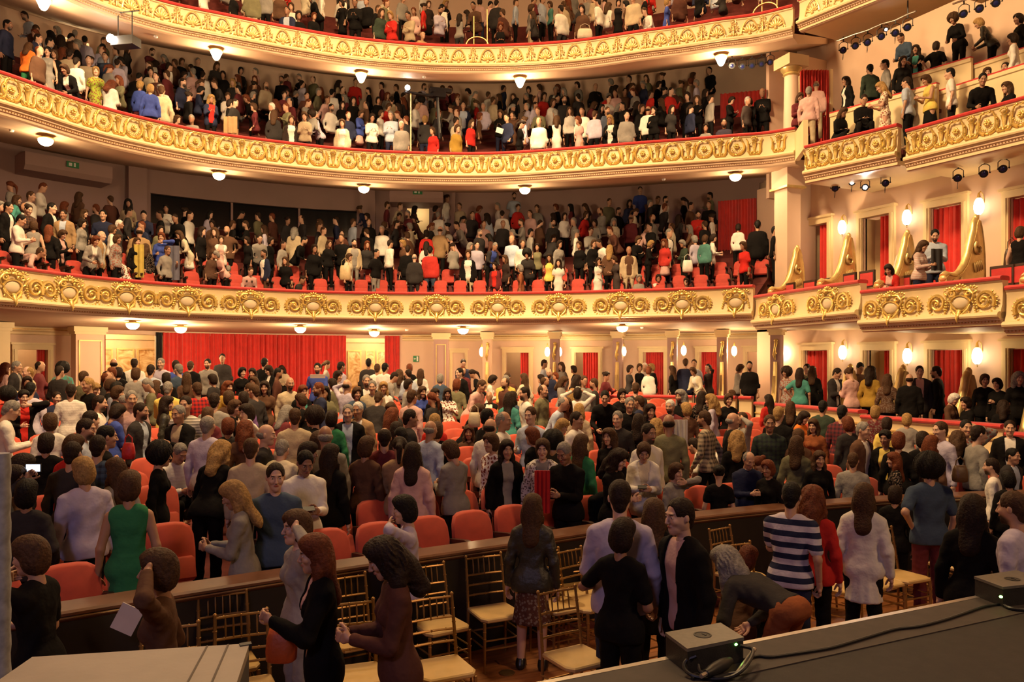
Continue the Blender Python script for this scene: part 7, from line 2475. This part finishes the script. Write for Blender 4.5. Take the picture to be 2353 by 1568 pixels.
def solve(p, rng):
    sex, pose = p['sex'], p['pose']
    base = top_z(sex, pose)
    sc = ((1.75 if sex == 'm' else 1.64) + rng.normal(0, .035)) / 1.745
    if p['zone'] == 'P' and p['arg']: sc = p['arg'] / 1.745
    h = base * sc; z = p['zone']; px, py = p['px'], p['py']
    if z == 'P':
        D = (CZ - h) / ((py - HZ) / FPX); P = CAM + ray(px) * D; fz = 0.0
    elif z == '0':
        g = ray(px)[1]; D = (CZ - h + .496) / (.077 * g + (py - HZ) / FPX)
        D = min(D, 25.5); P = CAM + ray(px) * D
        fz = stalls_z(min(P[1], 21.5))
        for _ in range(60):                      # nobody stands inside the pit barrier
            if RP.dist(P)[0] > .62: break
            D += .03; P = CAM + ray(px) * D
        zh = CZ + (HZ - py) * D / FPX
        fz = stalls_z(min(P[1], 21.5)); s2 = float(np.clip((zh - fz) / base, sc * .88, sc * 1.05)); sc = s2; fz = zh - base * sc
    elif z in ('1r', '1s', '2s'):
        if z == '1r':
            R = R2.offset(p['arg']); s = R.s_px(px); P, _ = R.at(s)
        else: P = at_x(px, p['arg'])
        D = float((P - CAM) @ FW); fz = {'1r': 1.12, '1s': .96, '2s': 3.86}[z]
        zh = CZ + (HZ - py) * D / FPX
        s2 = np.clip((zh - fz) / base, sc * .9, sc * 1.08); sc = float(s2); h = base * sc; fz = zh - h
    elif z == '3s':
        X = ((12.0, 13.35, 14.55) if px < 2083 else (12.6, 13.85, 14.9))[int(p['arg'])]
        P = at_x(px, X); D = float((P - CAM) @ FW); fz = CZ + (HZ - py) * D / FPX - h
    else:
        no = int(z); R = TIERS[no]['R']
        D0 = float(np.interp(px, R.px, R.D)); best = None
        for D in np.linspace(D0 + .3, D0 + 7.5, 90):
            P = CAM + ray(px) * D; off, i = R.dist(P)
            if off < .42 or off > TIERS[no]['wall'] - .3: continue
            fl = TIERS[no]['floor'] + TIERS[no]['slope'] * max(0, off - .9)
            zh = CZ + (HZ - py) * D / FPX
            e = abs(zh - fl - h)
            if best is None or e < best[0]: best = (e, P, D, zh, off)
        _, P, D, zh, off = best
        fz = floor_z(no, off)
        s2 = np.clip((zh - fz) / base, sc * .93, sc * 1.07); sc = float(s2); fz = zh - base * sc
    p.update(P=P, D=float((P - CAM) @ FW), fz=float(fz), sc=sc)
    to = CAM - P
    p['rz'] = math.atan2(to[0], -to[1]) + math.radians(p['face'])
    p['skin'] = SKINS[int(rng.integers(0, len(SKINS)))]
    j = 1 + rng.normal(0, .08)
    p['jit'] = float(np.clip(j, .85, 1.15))
    return p
rng = np.random.default_rng(5)
FOLK = [solve(p, rng) for p in parse()]
# spread apart those that came out inside one another (moved along the sight line only)
for it in range(8):
    for a in range(len(FOLK)):
        for b in range(a + 1, len(FOLK)):
            A, B = FOLK[a], FOLK[b]
            if A['zone'] != B['zone'] or abs(A['P'][0] - B['P'][0]) > .5: continue
            d = np.linalg.norm(A['P'] - B['P'])
            if d < .36:
                f, n = (A, B) if A['D'] > B['D'] else (B, A)
                for q, sg in ((f, .04), (n, -.03)):
                    if q['zone'] == 'P' and sg > 0: continue
                    D2 = q['D'] + sg; k = D2 / q['D']
                    zh = CZ + (q['fz'] + top_z(q['sex'], q['pose']) * q['sc'] - CZ) * k
                    q['P'] = CAM + (q['P'] - CAM) * k; q['D'] = D2
                    if q['zone'] in ('0',): q['fz'] = stalls_z(min(q['P'][1], 21.5))
                    elif q['zone'] != 'P': q['fz'] = zh - top_z(q['sex'], q['pose']) * q['sc']
FOLK.sort(key=lambda p: p['D'] * (1.18 if p['pose'] in 'sd' else 1.0))
NMAX = 310
IND, REST = FOLK[:NMAX], FOLK[NMAX:]

# ---- labels that single each person out
def garment(p):
    m = p['sex'] == 'm'
    g = {'L': 'shirt' if m else 'top', 'S': 'T-shirt' if m else 'short-sleeved top', 'V': 'sleeveless top', 'J': 'open jacket', 'B': 'blazer', 'D': 'dress', 'E': 'sleeveless dress', 'C': 'long cardigan'}[p['top']]
    pat = {'': '', 't': 'striped ', 'n': 'finely striped ', 'p': 'plaid ', 'f': 'flowered ', 'd': 'patterned ', 'x': 'leather '}[p['pat']]
    if p['pat'] == 'x': g = 'jacket'
    return PNAME[p['tc']] + ' ' + pat + g
def hairphrase(p):
    if p['hs'] == 'b': return 'bald %s' % ('man' if p['sex'] == 'm' else 'woman')
    return '%s with %s %s hair' % ('man' if p['sex'] == 'm' else 'woman', HSTY[p['hs']], HNAME[p['hc']])
def facing(p):
    f = (p['face'] + 180) % 360 - 180
    a = abs(f)
    if a <= 25: return 'facing the stage'
    if a >= 145: return 'seen from behind'
    return 'turned ' + ('to the right' if f > 0 else 'to the left')
POSEW = dict(n='', v='one arm raised holding a phone', q='crouching', h='hands together', p='one forearm raised', f='hand at the face', k='hand on the head', c='arms crossed', i='hand on hip', b='bending over', l='leaning forward', s='seated', d='seated looking down', w='walking', u='both hands on the head', g='arm held out', a='')
def neighbours(p, pool):
    q = sorted((o for o in pool if o is not p and o['zone'] == p['zone']), key=lambda o: (o['px'] - p['px']) ** 2 + ((o['py'] - p['py']) * 1.4) ** 2)
    return q[:6]
def words(s): return len(s.replace('-', '').split())
def label_all(pool):
    base = {}
    for p in pool:
        p['base'] = '%s in %s' % (hairphrase(p), garment(p)); base.setdefault((p['base'], p['zone']), []).append(p)
    used = set()
    for p in pool:
        b, zp = p['base'], ZPH[p['zone']]
        opts = []
        ps = POSEW[p['pose']]
        if len(base[b, p['zone']]) == 1:
            if ps: opts.append('%s, %s, %s' % (b, ps, zp))
            opts.append('%s, %s, %s' % (b, facing(p), zp)); opts.append('%s %s' % (b, zp))
        for o in neighbours(p, pool):
            dx, dy = p['px'] - o['px'], p['py'] - o['py']
            rel = ('right of' if dx > 0 else 'left of') if abs(dx) > abs(dy) else ('above' if dy < 0 else 'below')
            opts.append('%s, %s %s, %s' % (b, rel, garment(o), zp))
            opts.append('%s, %s %s' % (b, rel, garment(o)))
            opts.append('%s, %s, %s %s' % (b, facing(p), rel, garment(o)))
            opts.append('%s, %s %s in %s' % (b, rel, 'man' if o['sex'] == 'm' else 'woman', garment(o)))
        for s in opts:
            if s not in used and 4 <= words(s) <= 15:
                used.add(s); p['label'] = s; break
        else:
            p['label'] = ('%s %s' % (b, zp)); used.add(p['label'])
label_all(IND)

def make_person(p):
    ql = 0 if (p['zone'] == 'P' or p['D'] < 9.8) else 1
    root = link('person', None, None, (p['P'][0], p['P'][1], p['fz']), p['rz'], p['sc'])
    tag(root, p['label'], 'person', GPH[p['zone']])
    sx, po = p['sex'], p['pose']
    b = link('body', me_body(sx, po, ql), root); b.color = (*p['skin'], 0.0 if p['beard'] else 1.0)
    J = skeleton(sx, po)
    hm = Matrix(J['HD'].tolist()).to_4x4(); hm.translation = Vector(J['head'])
    h = link('hair', me_hair(p['hs'], ql), root); h.matrix_local = hm; h.color = (*(np.array(HAIRC[p['hc']]) * p['jit']), 1)
    tc = tuple(np.array(PAL[p['tc']]) * p['jit'])
    nm = {'J': 'jacket', 'B': 'blazer', 'D': 'dress', 'E': 'dress', 'C': 'cardigan'}.get(p['top'], 'shirt' if sx == 'm' else 'blouse')
    t = link(nm, me_top(sx, po, p['top'], p['pat'], ql), root); t.color = (*tc, 1)
    if p['top'] in 'JB' or p['top'] == 'C':
        ic = PAL[p['inner']] if p['inner'] else PAL['blk']
        i = link('shirt', me_top(sx, po, 'i', '', ql), root); i.color = (*ic, 1)
    if p['top'] in 'DE': pass
    else:
        o = link('skirt' if p['bot'] == 'K' else 'trousers', me_bottom(sx, po, p['bot'], p['bpat'], ql), root)
        o.color = (*(np.array(PAL[p['bc']]) * p['jit']), 1)
    if ql == 0: link('shoes', me_shoes(sx, po), root)
    p['root'] = root
    return root
for p in IND:
    make_person(p)

# ---- everybody further away: one crowd
def attr_variant(m):
    """same material, coloured by the mesh's own 'col' attribute instead of the object colour"""
    c = m.copy(); nt = c.node_tree
    oi = next(n for n in nt.nodes if n.type == 'OBJECT_INFO')
    a = nt.nodes.new('ShaderNodeAttribute'); a.attribute_name = 'col'
    for l in list(nt.links):
        if l.from_node == oi and l.from_socket.name == 'Color': nt.links.new(a.outputs['Color'], l.to_socket)
        elif l.from_node == oi and l.from_socket.name == 'Alpha': nt.links.new(a.outputs['Alpha'], l.to_socket)
    return c
CM = [attr_variant(M_SKIN), attr_variant(CLOTH['']), attr_variant(M_HAIR)]
CV, CF, CC, CH_, CMI = [], [], [], [], []
cn = 0
Q3 = (.068, .034, .044)
def crowd_piece(V, F, col, mi, hp=None, xf=None):
    global cn
    W = V @ xf[0].T + xf[1]
    CV.append(W); CF.append(F + cn); CC.append(np.tile(np.array(col, np.float32), (len(V), 1))); CH_.append(hp if hp is not None else np.full((len(V), 3), 9.0)); CMI.append(np.full(len(F), mi)); cn += len(V)
def crowd_person(p):
    sx, po = p['sex'], p['pose']
    ca, sa = math.cos(p['rz']), math.sin(p['rz'])
    M = np.array([[ca, -sa, 0], [sa, ca, 0], [0, 0, 1]]) * p['sc']; T = np.array([p['P'][0], p['P'][1], p['fz']])
    def skinpart():
        V, F, A = body_arrays(sx, po, Q3); J = skeleton(sx, po)
        keep = A[:, 0] < 5
        for k in 'LR':
            keep |= np.linalg.norm(V - J['W' + k], axis=1) < .15
        fm = keep[F].all(1); F2 = F[fm]; u, inv = np.unique(F2, return_inverse=True)
        return V[u], inv.reshape(-1, 4), A[u]
    V, F, A = get(('cs', sx, po), skinpart)
    crowd_piece(V, F, (*p['skin'], 0.0 if p['beard'] else 1.0), 0, A, (M, T))
    J = skeleton(sx, po)
    V, F = get(('ch', p['hs']), lambda: mesh_field(hair_prims(p['hs']), .032))
    crowd_piece(V @ J['HD'].T + J['head'], F, (*HAIRC[p['hc']], 1), 2, None, (M, T))
    V, F = get(('ct', sx, po, p['top']), lambda: mesh_field(top_prims(sx, po, p['top']), Q3[0]))
    c = np.array(PAL[p['tc']]) * p['jit']
    if p['pat']: c = c * .75 + np.array((.1, .06, .05)) * .25
    crowd_piece(V, F, (*c, 1), 1, None, (M, T))
    if p['top'] in 'JBC':
        V, F = get(('ct', sx, po, 'i'), lambda: mesh_field(top_prims(sx, po, 'i'), .07))
        crowd_piece(V, F, (*PAL[p['inner'] or 'blk'], 1), 1, None, (M, T))
    if p['top'] not in 'DE' and not p.get('fill'):
        V, F = get(('co', sx, po, p['bot']), lambda: mesh_field(bottom_prims(sx, po, p['bot']), .075))
        crowd_piece(V, F, (*PAL[p['bc']], 1), 1, None, (M, T))
for p in REST: crowd_person(p)
# fill the dim rear rows that nobody could count
def filler(zone, n, offs, pxr, dark=.7):
    no = int(zone) if zone != '0' else 0; made = 0; tries = 0
    while made < n and tries < n * 30:
        tries += 1
        px = rng.uniform(*pxr)
        if zone == '0':
            D = rng.uniform(*offs); P = CAM + ray(px) * D
            if abs(P[0]) > 9.4 or P[1] > 21.5: continue
            fz = stalls_z(P[1])
        else:
            R = TIERS[no]['R']; off = rng.choice(offs) + rng.uniform(-.15, .15); Ro = R.offset(off)
            P, _ = Ro.at(Ro.s_px(px)); fz = floor_z(no, off)
        if any(abs(q['P'][0] - P[0]) < .42 and abs(q['P'][1] - P[1]) < .42 and abs(q['fz'] - fz) < 1.2 for q in FOLK): continue
        sex = 'm' if rng.random() < .5 else 'f'
        p = dict(zone=zone, px=px, sex=sex, hs=rng.choice(list('ssssr')) if sex == 'm' else rng.choice(list('clwcltu')), hc=rng.choice(list('kddnnrg')), beard=bool(sex == 'm' and rng.random() < .3), pose=str(rng.choice(list('nnnhplw'))), pat='', top='L', inner='', bot='P', bc='blk',
                 tc=str(rng.choice(['blk', 'blk', 'chr', 'chr', 'nvy', 'bro', 'gry', 'bur', 'olv', 'brn'] if rng.random() < dark else ['wht', 'lbl', 'pnk', 'bei', 'lav', 'red', 'crm', 'gry'])), P=P, fz=fz, D=0, sc=(1.72 if sex == 'm' else 1.63) / 1.745, skin=SKINS[int(rng.integers(0, 6))], jit=1.0, fill=1)
        to = CAM - P; p['rz'] = math.atan2(to[0], -to[1]) + rng.uniform(-2.6, 2.6)
        FOLK.append(p); crowd_person(p); made += 1
filler('2', 85, [1.7, 2.5, 3.3, 4.1, 4.9], (840, 1640))
filler('2', 30, [1.7, 2.5, 3.3], (-20, 840))
filler('3', 150, [1.7, 2.5, 3.3, 4.1, 4.9, 5.6], (60, 1640))
filler('4', 60, [1.7, 2.5, 3.3, 4.1], (380, 1800), .5)
filler('0', 40, (12.5, 22.5), (0, 1500))
V = np.concatenate(CV); F = np.concatenate(CF)
me = finish('crowd', V, F, CM[0], np.concatenate(CH_))
me.materials.append(CM[1]); me.materials.append(CM[2])
me.polygons.foreach_set('material_index', np.concatenate(CMI).astype(np.int32))
ca = me.color_attributes.new('col', 'FLOAT_COLOR', 'POINT'); ca.data.foreach_set('color', np.concatenate(CC).astype(np.float32).ravel())
tag(link('crowd', me), 'dense crowd of further spectators filling the balcony rows and stalls', 'crowd', kind='stuff')
print('PEOPLE', len(IND), 'crowd', len(FOLK) - len(IND), 'crowd quads', len(F), 'templates', len(CACHE))
# ================================================================== things people carry, and the film gear in the middle balcony
def ring_d(no, px, extra=.75):
    R = TIERS[no]['R']
    return float(np.interp(px, R.px, R.D)) + extra
def bag(px0, py0, px1, py1, D, col, label, strap=True, rough=.5):
    A, B = at_depth(px0, py0, D), at_depth(px1, py1, D)
    w = float(np.linalg.norm((B - A)[:2])); h = float(A[2] - B[2]); c = (A + B) / 2
    o = tag(link('handbag', None, None, (c[0], c[1], B[2]), -TH), label, 'bag')
    m = MB()
    rings = []
    for z, k, d in ((0, .78, .06), (.06, .96, .085), (.35, 1.0, .09), (.75, .92, .07), (.97, .80, .035), (1.0, .70, .02)):
        a = np.arange(14) * 2 * math.pi / 14
        rings.append(np.stack([np.sign(np.cos(a)) * np.abs(np.cos(a)) ** .6 * w / 2 * k, np.sign(np.sin(a)) * np.abs(np.sin(a)) ** .7 * d * (w / .3) ** .5, np.full(14, z * h)], 1))
    m.loft(rings, True, True)
    mt = mat('bag_' + label.split()[0] + str(int(px0)), col, rough, vary=.15, scale=9, bump=.2)
    m.build('bag_body', mt, o, smooth=60)
    if strap:
        m = MB(); m.tube([(-w * .32, 0, h * .95), (-w * .28, 0, h * 1.3), (0, 0, h * 1.5), (w * .28, 0, h * 1.3), (w * .32, 0, h * .95)], .008, 6); m.build('strap', mt, o, smooth=60)
    return o
def drape(px0, py0, px1, py1, D, col, label, folds=4, name='draped_garment'):
    A, B = at_depth(px0, py0, D), at_depth(px1, py0, D); z1 = A[2]; z0 = at_depth(px0, py1, D)[2]
    return tag(curtain_mesh(A[:2], B[:2], z0, z1, folds, .014).build(name, mat('garment_%d' % px0, col, .85, vary=.15, scale=8), None, smooth=70), label, 'garment')
def sheet(px, py, D, w, h, tilt, col, label, name='paper_sheet', cat='paper', th=.004, mt=None):
    P = at_depth(px, py, D)
    m = MB(); m.box((0, 0, 0), (w, th, h))
    o = m.build(name, mt or mat('paper_white', (.75, .72, .66), .7, vary=.08), None, loc=P)
    o.rotation_euler = (tilt[0], tilt[1], -TH + tilt[2])
    return tag(o, label, cat)
bag(612, 1442, 682, 1520, 5.05, (.55, .10, .02), 'orange leather bag hanging before the woman with auburn hair', False)
bag(282, 1018, 309, 1056, 8.6, (.55, .02, .02), 'small red handbag held in the left stalls')
bag(1076, 948, 1104, 982, 13.0, (.55, .46, .30), 'beige tote bag held by the man in pink shirt')
bag(2190, 1070, 2222, 1108, 8.4, (.10, .05, .02), 'brown leather shoulder bag on the back of wavy brown hair')
bag(780, 610, 806, 645, ring_d(2, 793), (.52, .40, .22), 'large beige handbag in the lowest balcony beside the cream blouse')
bag(1568, 598, 1592, 626, ring_d(2, 1580), (.7, .66, .6), 'white handbag at the right end of the lowest balcony')
bag(328, 222, 366, 258, ring_d(3, 347), (.06, .06, .05), 'grey shoulder bag over the royal blue top in the middle balcony')
bag(1326, 66, 1362, 90, ring_d(4, 1344, .6), (.55, .48, .36), 'cream tote bag in the topmost balcony')
bag(2308, 572, 2342, 625, 15.5, (.06, .03, .02), 'brown shoulder bag in the rightmost lower box')
drape(1228, 1082, 1264, 1180, 9.0, (.42, .008, .012), 'deep red scarf hanging over the forearm of the smiling woman')
drape(2140, 572, 2166, 622, 16.6, (.02, .018, .02), 'dark jacket held by the bearded man in light blue shirt', 2)
drape(308, 562, 330, 638, ring_d(2, 320), (.5, .38, .08), 'yellow scarf hanging in the lowest balcony', 2)
drape(385, 565, 412, 644, ring_d(2, 398), (.12, .12, .17), 'grey-blue coat held up in the lowest balcony', 2)
drape(514, 268, 545, 306, ring_d(3, 530), (.36, .22, .10), 'tan coat over an arm in the middle balcony', 3)
drape(1548, 965, 1580, 1030, 11.5, (.68, .64, .56), 'white shawl over the shoulder of a blond woman in the stalls', 3)
sheet(292, 1424, 5.6, .16, .23, (.3, .5, .2), None, 'white programme sheet in the hand of the hand-on-head woman')
sheet(150, 1372, 6.9, .17, .30, (.1, .05, 0), None, 'white printed bag below the man in lavender shirt', 'paper_bag', 'bag', .05)
sheet(730, 865, 19.2, .36, .10, (.4, 0, .1), None, 'white paper held open by the man in blue T-shirt')
sheet(1148, 300, ring_d(3, 1148, .6), .22, .16, (.2, .3, 0), None, 'white programme held in the middle balcony')
M_SCREEN = mat('lit_phone_screen', (.3, .4, .6), .3, emit=(.75, .85, 1.0), estr=2.2)
def hand_at(pxn, zone, fwd=.10, up=.04, which='L'):
    """world position in front of a given person's hands"""
    q = min((f for f in IND if f['zone'] == zone), key=lambda f: abs(f['px'] - pxn[0]) + abs(f['py'] - pxn[1]))
    J = skeleton(q['sex'], q['pose'])
    W = J['WL'] if which == 'L' else (J['WL'] + J['WR']) / 2
    d = (J['WL'] - J['EL']); d /= np.linalg.norm(d)
    W = (W + d * fwd + np.array([0, 0, up])) * q['sc']
    c, s_ = math.cos(q['rz']), math.sin(q['rz'])
    return np.array([q['P'][0] + c * W[0] - s_ * W[1], q['P'][1] + s_ * W[0] + c * W[1], q['fz'] + W[2]]), q['rz']
for (pxn, zn, lab, big, on, which, tl) in (((62, 1098), '0', 'lit phone held up to take a picture at the left', 1.0, True, 'L', (0, 0, 0)),
                                   ((1478, 1014), '0', 'small phone in the hand of the white blazer woman', .75, False, 'B', (.9, 0, 0)),
                                   ((696, 1034), '0', 'phone in the hands of the man in white jumper', .8, False, 'B', (.9, 0, 0))):
    P, rz = hand_at(pxn, zn, .11, .03, which)
    o = tag(link('mobile_phone', None, None, P), lab, 'phone'); o.rotation_euler = (tl[0], tl[1], -TH if on else rz + math.pi)
    m = MB(); m.box((0, 0, 0), (.145 * big, .010, .075 * big)); m.build('case', M_SPOTB, o)
    m = MB(); m.box((0, -.0065, 0), (.128 * big, .004, .064 * big)); m.build('screen', M_SCREEN if on else M_GLASS, o)

# camera crew gear in the middle balcony
off = 2.2
Rg = R3.offset(.75)
p, n = Rg.at(Rg.s_px(944)); fz = floor_z(3, .75)
o = tag(link('camera_stand', None, None, (p[0], p[1], fz)), 'tall metal stand with a bright camera lamp in the middle balcony', 'lamp stand')
D = float((p - CAM) @ FW); zt = CZ + (HZ - 215) * D / FPX - fz
m = MB(); m.tube([(0, 0, 0), (0, 0, zt)], .02, 8)
m.build('pole', M_GOLDL, o)
for a in (0, 2.1, 4.2):
    m = MB(); m.tube([(0, 0, .35), (.22 * math.cos(a), .22 * math.sin(a), .01)], .012, 6); m.build('leg', M_SPOTB, o)
m = MB(); m.tube([(0, 0, zt), (-.1, 0, zt + .12)], .015, 6); m.box((.25, 0, zt + .02), (.9, .12, .05)); m.build('arm', M_SPOTB, o)
P = at_depth(937, 203, D - .1)
m = MB(); m.lathe([(.05, -.05), (.085, -.04), (.085, .05), (.06, .07)], (0, 0, 0), 14); c = m.build('lamp_housing', M_SPOTB, o, loc=P - np.array([p[0], p[1], fz])); c.rotation_euler = (math.pi / 2, 0, -TH)
m = MB(); m.lathe([(.004, .075), (.08, .07), (.08, .055)], (0, 0, 0), 14); c = m.build('lamp_lens', M_SPOTW, o, loc=P - np.array([p[0], p[1], fz])); c.rotation_euler = (math.pi / 2, 0, -TH)
P = at_depth(1005, 214, D + .4)
o = tag(link('film_camera', None, None, P, -TH + .3), 'black film camera on a crane head beside the bright camera lamp', 'camera')
m = MB(); m.box((0, 0, 0), (.5, .25, .28)); m.box((.3, 0, .1), (.3, .14, .12)); m.build('camera_body', M_SPOTB, o)
m = MB(); m.lathe([(.06, 0), (.08, .12), (.07, .22)], (0, 0, 0), 12); c = m.build('camera_lens', M_SPOTB, o, loc=(-.2, -.1, 0)); c.rotation_euler = (math.pi / 2, 0, 0)
m = MB(); m.tube([(0, 0, -.14), (.1, .1, -1.4)], .05, 8); m.build('crane_arm', M_SPOTB, o)
# projector rack under the topmost balcony at left
P = at_depth(262, 92, 19.6)
o = tag(link('projector', None, None, P, -TH - .2), 'projector with a bright lens hung at the left of the middle balcony', 'projector')
m = MB(); m.box((.22, .15, -.02), (.62, .34, .22)); m.build('projector_body', M_SPOTB, o)
m = MB(); m.lathe([(.004, .02), (.10, .01), (.105, -.03), (.08, -.05)], (0, 0, 0), 16); c = m.build('projector_lens', M_SPOTW, o, loc=(-.05, -.08, .02)); c.rotation_euler = (math.pi / 2, 0, 0)
m = MB(); m.tube([(.0, .15, .08), (.0, .15, .75)], .015, 6); m.tube([(.4, .15, .08), (.4, .15, .75)], .015, 6); m.tube([(-.15, .15, .75), (.6, .15, .75)], .015, 6); m.build('hanging_frame', M_SPOTB, o)
# brass safety hoops on the topmost rail
for px, lab in ((1096, 'brass safety hoop on the topmost rail near the peach shawl'), (1757, 'brass safety hoop on the topmost rail at its right end')):
    s = R4.s_px(px); p, n = R4.at(s); c = p - n * .08
    o = tag(link('safety_hoop', None, None, (c[0], c[1], Z4), math.atan2(n[0], -n[1])), lab, 'railing')
    m = MB(); t = np.linspace(0, math.pi, 13); m.tube(np.stack([.33 * np.cos(t), np.zeros(13), .26 * np.sin(t)], 1), .02, 7); m.build('hoop', M_GOLDL, o, smooth=60)
    for x in (-.1, .3):
        m = MB(); m.tube([(x, .05, 0), (x, .05, 1.1 if x > 0 else .9)], .018, 7); m.build('upright', M_GOLDL, o, smooth=60)
